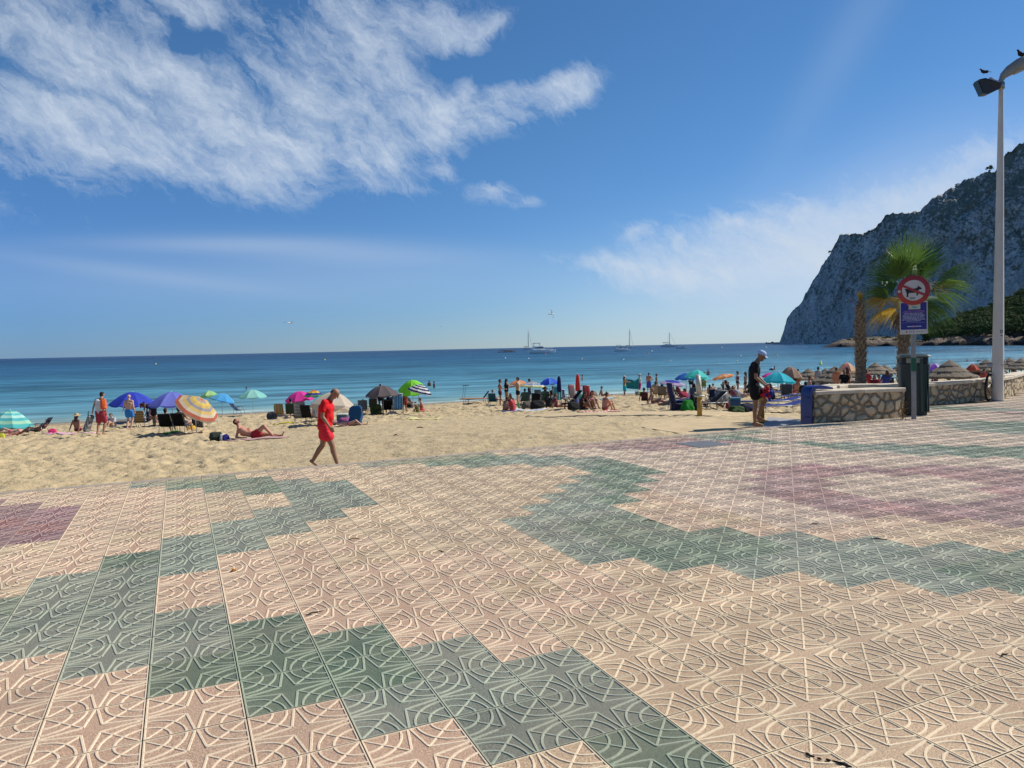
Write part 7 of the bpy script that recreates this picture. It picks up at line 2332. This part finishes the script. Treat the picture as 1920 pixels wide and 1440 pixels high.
for i, (px, py) in enumerate(((1752, 540), (1790, 535), (1764, 552))):
    v = tipv(px, py, -.3); m = MB()
    m.tube([top, top+v*.5+Vector((0, 0, .15)), top+v], .012, seg=5)
    rr = random.Random(i)
    for k in range(40):
        q = top+v*rr.uniform(.6, 1.)+Vector((rr.gauss(0, .05), rr.gauss(0, .05), rr.gauss(0, .04))); m.tube([q, q+Vector((rr.gauss(0, .04), rr.gauss(0, .04), rr.gauss(0, .04)))], .006, seg=3)
    m.build('flower_stalk', cm((.55, .50, .28)), t)
# bare palm trunk
d = ray(1614, 640); P2 = Vector((d.x*18.6, d.y*18.6, .42))
t = empty('bare_palm', P2, rz(0), 'nearly leafless palm trunk with a yellow stump of fronds, left of the green palm', 'palm tree')
sc2 = 18.6/FPX
top = trunk(t, CAM_H+(640.5-573)*sc2-.42, .135, .10, zs=.30, seed=5, lean=-.02, boots=150)
for i, (dx, dy, dz, m_) in enumerate(((-.02, .02, .42, mfy), (.07, -.03, .34, mfy), (-.10, .05, .34, mfy), (.03, .03, .30, mfy), (.14, .0, .26, mfy), (-.06, -.04, .38, mfy), (.02, -.05, .34, mfy))):
    fan(top, Vector((dx, dy, dz)), .16+dz*.55, .2, m_, t, nseg=14, droop=.0, spread=34, seed=i, stalk=.02)
for i, (dx, dz) in enumerate(((-.34, -.16), (-.28, -.28), (.22, .22), (.30, .12))):
    fan(top, Vector((dx, -.04*i, abs(dz)*.5+.06)), .42, .2, mfb if dx < 0 else mboot, t, nseg=9, droop=.62 if dx < 0 else .3, spread=34, seed=30+i, stalk=.12)

# shrub sprouting at the foot of the sign post
t = empty('weed_tuft', S0+Vector((-.16, .12, 0)), 0, 'dry little weed growing at the wall foot beside the sign post', 'plant')
m = MB(); rr = random.Random(9)
for i in range(90):
    a = rr.uniform(0, 2*PI); r = rr.uniform(0, .09); z = rr.uniform(0, .34)
    p = Vector((r*math.cos(a), r*math.sin(a), z)); q = Vector((rr.gauss(0, 1), rr.gauss(0, 1), rr.gauss(.5, 1))).normalized()*rr.uniform(.02, .045); e = q.cross(Vector((1, .3, .2))).normalized()*.010
    m.add([p-e, p+e, p+q], [(0, 1, 2)])
m.build('leaves', cm((.28, .19, .06)), t)
m = MB()
for i in range(6): m.tube([(0, 0, 0), (rr.uniform(-.07, .07), rr.uniform(-.07, .07), rr.uniform(.2, .36))], .004, seg=4)
m.build('stems', cm((.14, .09, .04)), t)

# litter on the promenade: leaves, twigs in the joints, a cover plate
for i, (px, py, L, cl, lab) in enumerate(((438, 1072, .05, (.62, .28, .02), 'yellow leaf lying on the pale tiles at the left'), (590, 1152, .16, (.03, .022, .016), 'thin dark twig on a joint of the pale tiles'), (826, 1036, .09, (.03, .02, .015), 'small dark twig on the pale tiles in the centre'),
                                          (1550, 1428, .22, (.016, .013, .012), 'black broken dirt line in the joint at the bottom edge'), (1645, 1013, .20, (.02, .016, .014), 'dark twig between the green band and the plum ring'), (1528, 984, .12, (.025, .02, .015), 'short dark twig below the plum ring'),
                                          (1218, 978, .15, (.03, .022, .016), 'dark twig on the pale tiles above the green band'), (1883, 1231, .07, (.02, .018, .015), 'dark pebble near the right edge'), (664, 1012, .14, (.16, .09, .03), 'brown stalk lying on the pale tiles'), (634, 1068, .05, (.05, .03, .02), 'tiny brown crumb on the pale tiles'))):
    p = at(px, py, 0.0)[0]; L *= .72
    m = MB(); rr = random.Random(i+50)
    if i == 0:
        m.sheet(lambda u_, v_: ((u_-.5)*L, (v_-.5)*L*.7*math.sin(u_*PI)**.7, .012*math.sin(u_*PI)+.006*math.cos(v_*6)), 8, 4, 0, .0015)
    elif i == 3:
        for k in range(7): m.ball((rr.uniform(-.010, .010), -L/2+L*k/6+rr.uniform(-.01, .01), .001), (rr.uniform(.003, .008), rr.uniform(.008, .022), .004), 0, 8, 4)
    else:
        m.tube([(-L/2, 0, .004), (-L*.1, L*.08, .008), (L*.2, 0, .005), (L/2, -L*.06, .006)], [.002, .0045, .004, .002], seg=5)
    o = m.build('leaf' if i == 0 else ('pebble' if i == 7 else 'twig'), cm(cl), None, True); o.location = p+Vector((0, 0, .0045)); o.rotation_euler = (0, 0, (0, .3, -.8, 0.55, -.5, -.3, -.7, 0, .1, 0)[i]); tag(o, lab, 'litter')
p = at(1318, 833, 0.)[0]
m = MB(); m.box((0, 0, .0055), (.62, .58, .004), bev=.001); o = m.build('cover_plate', mat('cover plate', (.13, .14, .15), .6, .4, c2=(.09, .095, .10), vscale=9), None); o.location = p; o.rotation_euler = (0, 0, .02)
tag(o, 'grey metal cover plate set in the plum band of the promenade', 'cover plate')
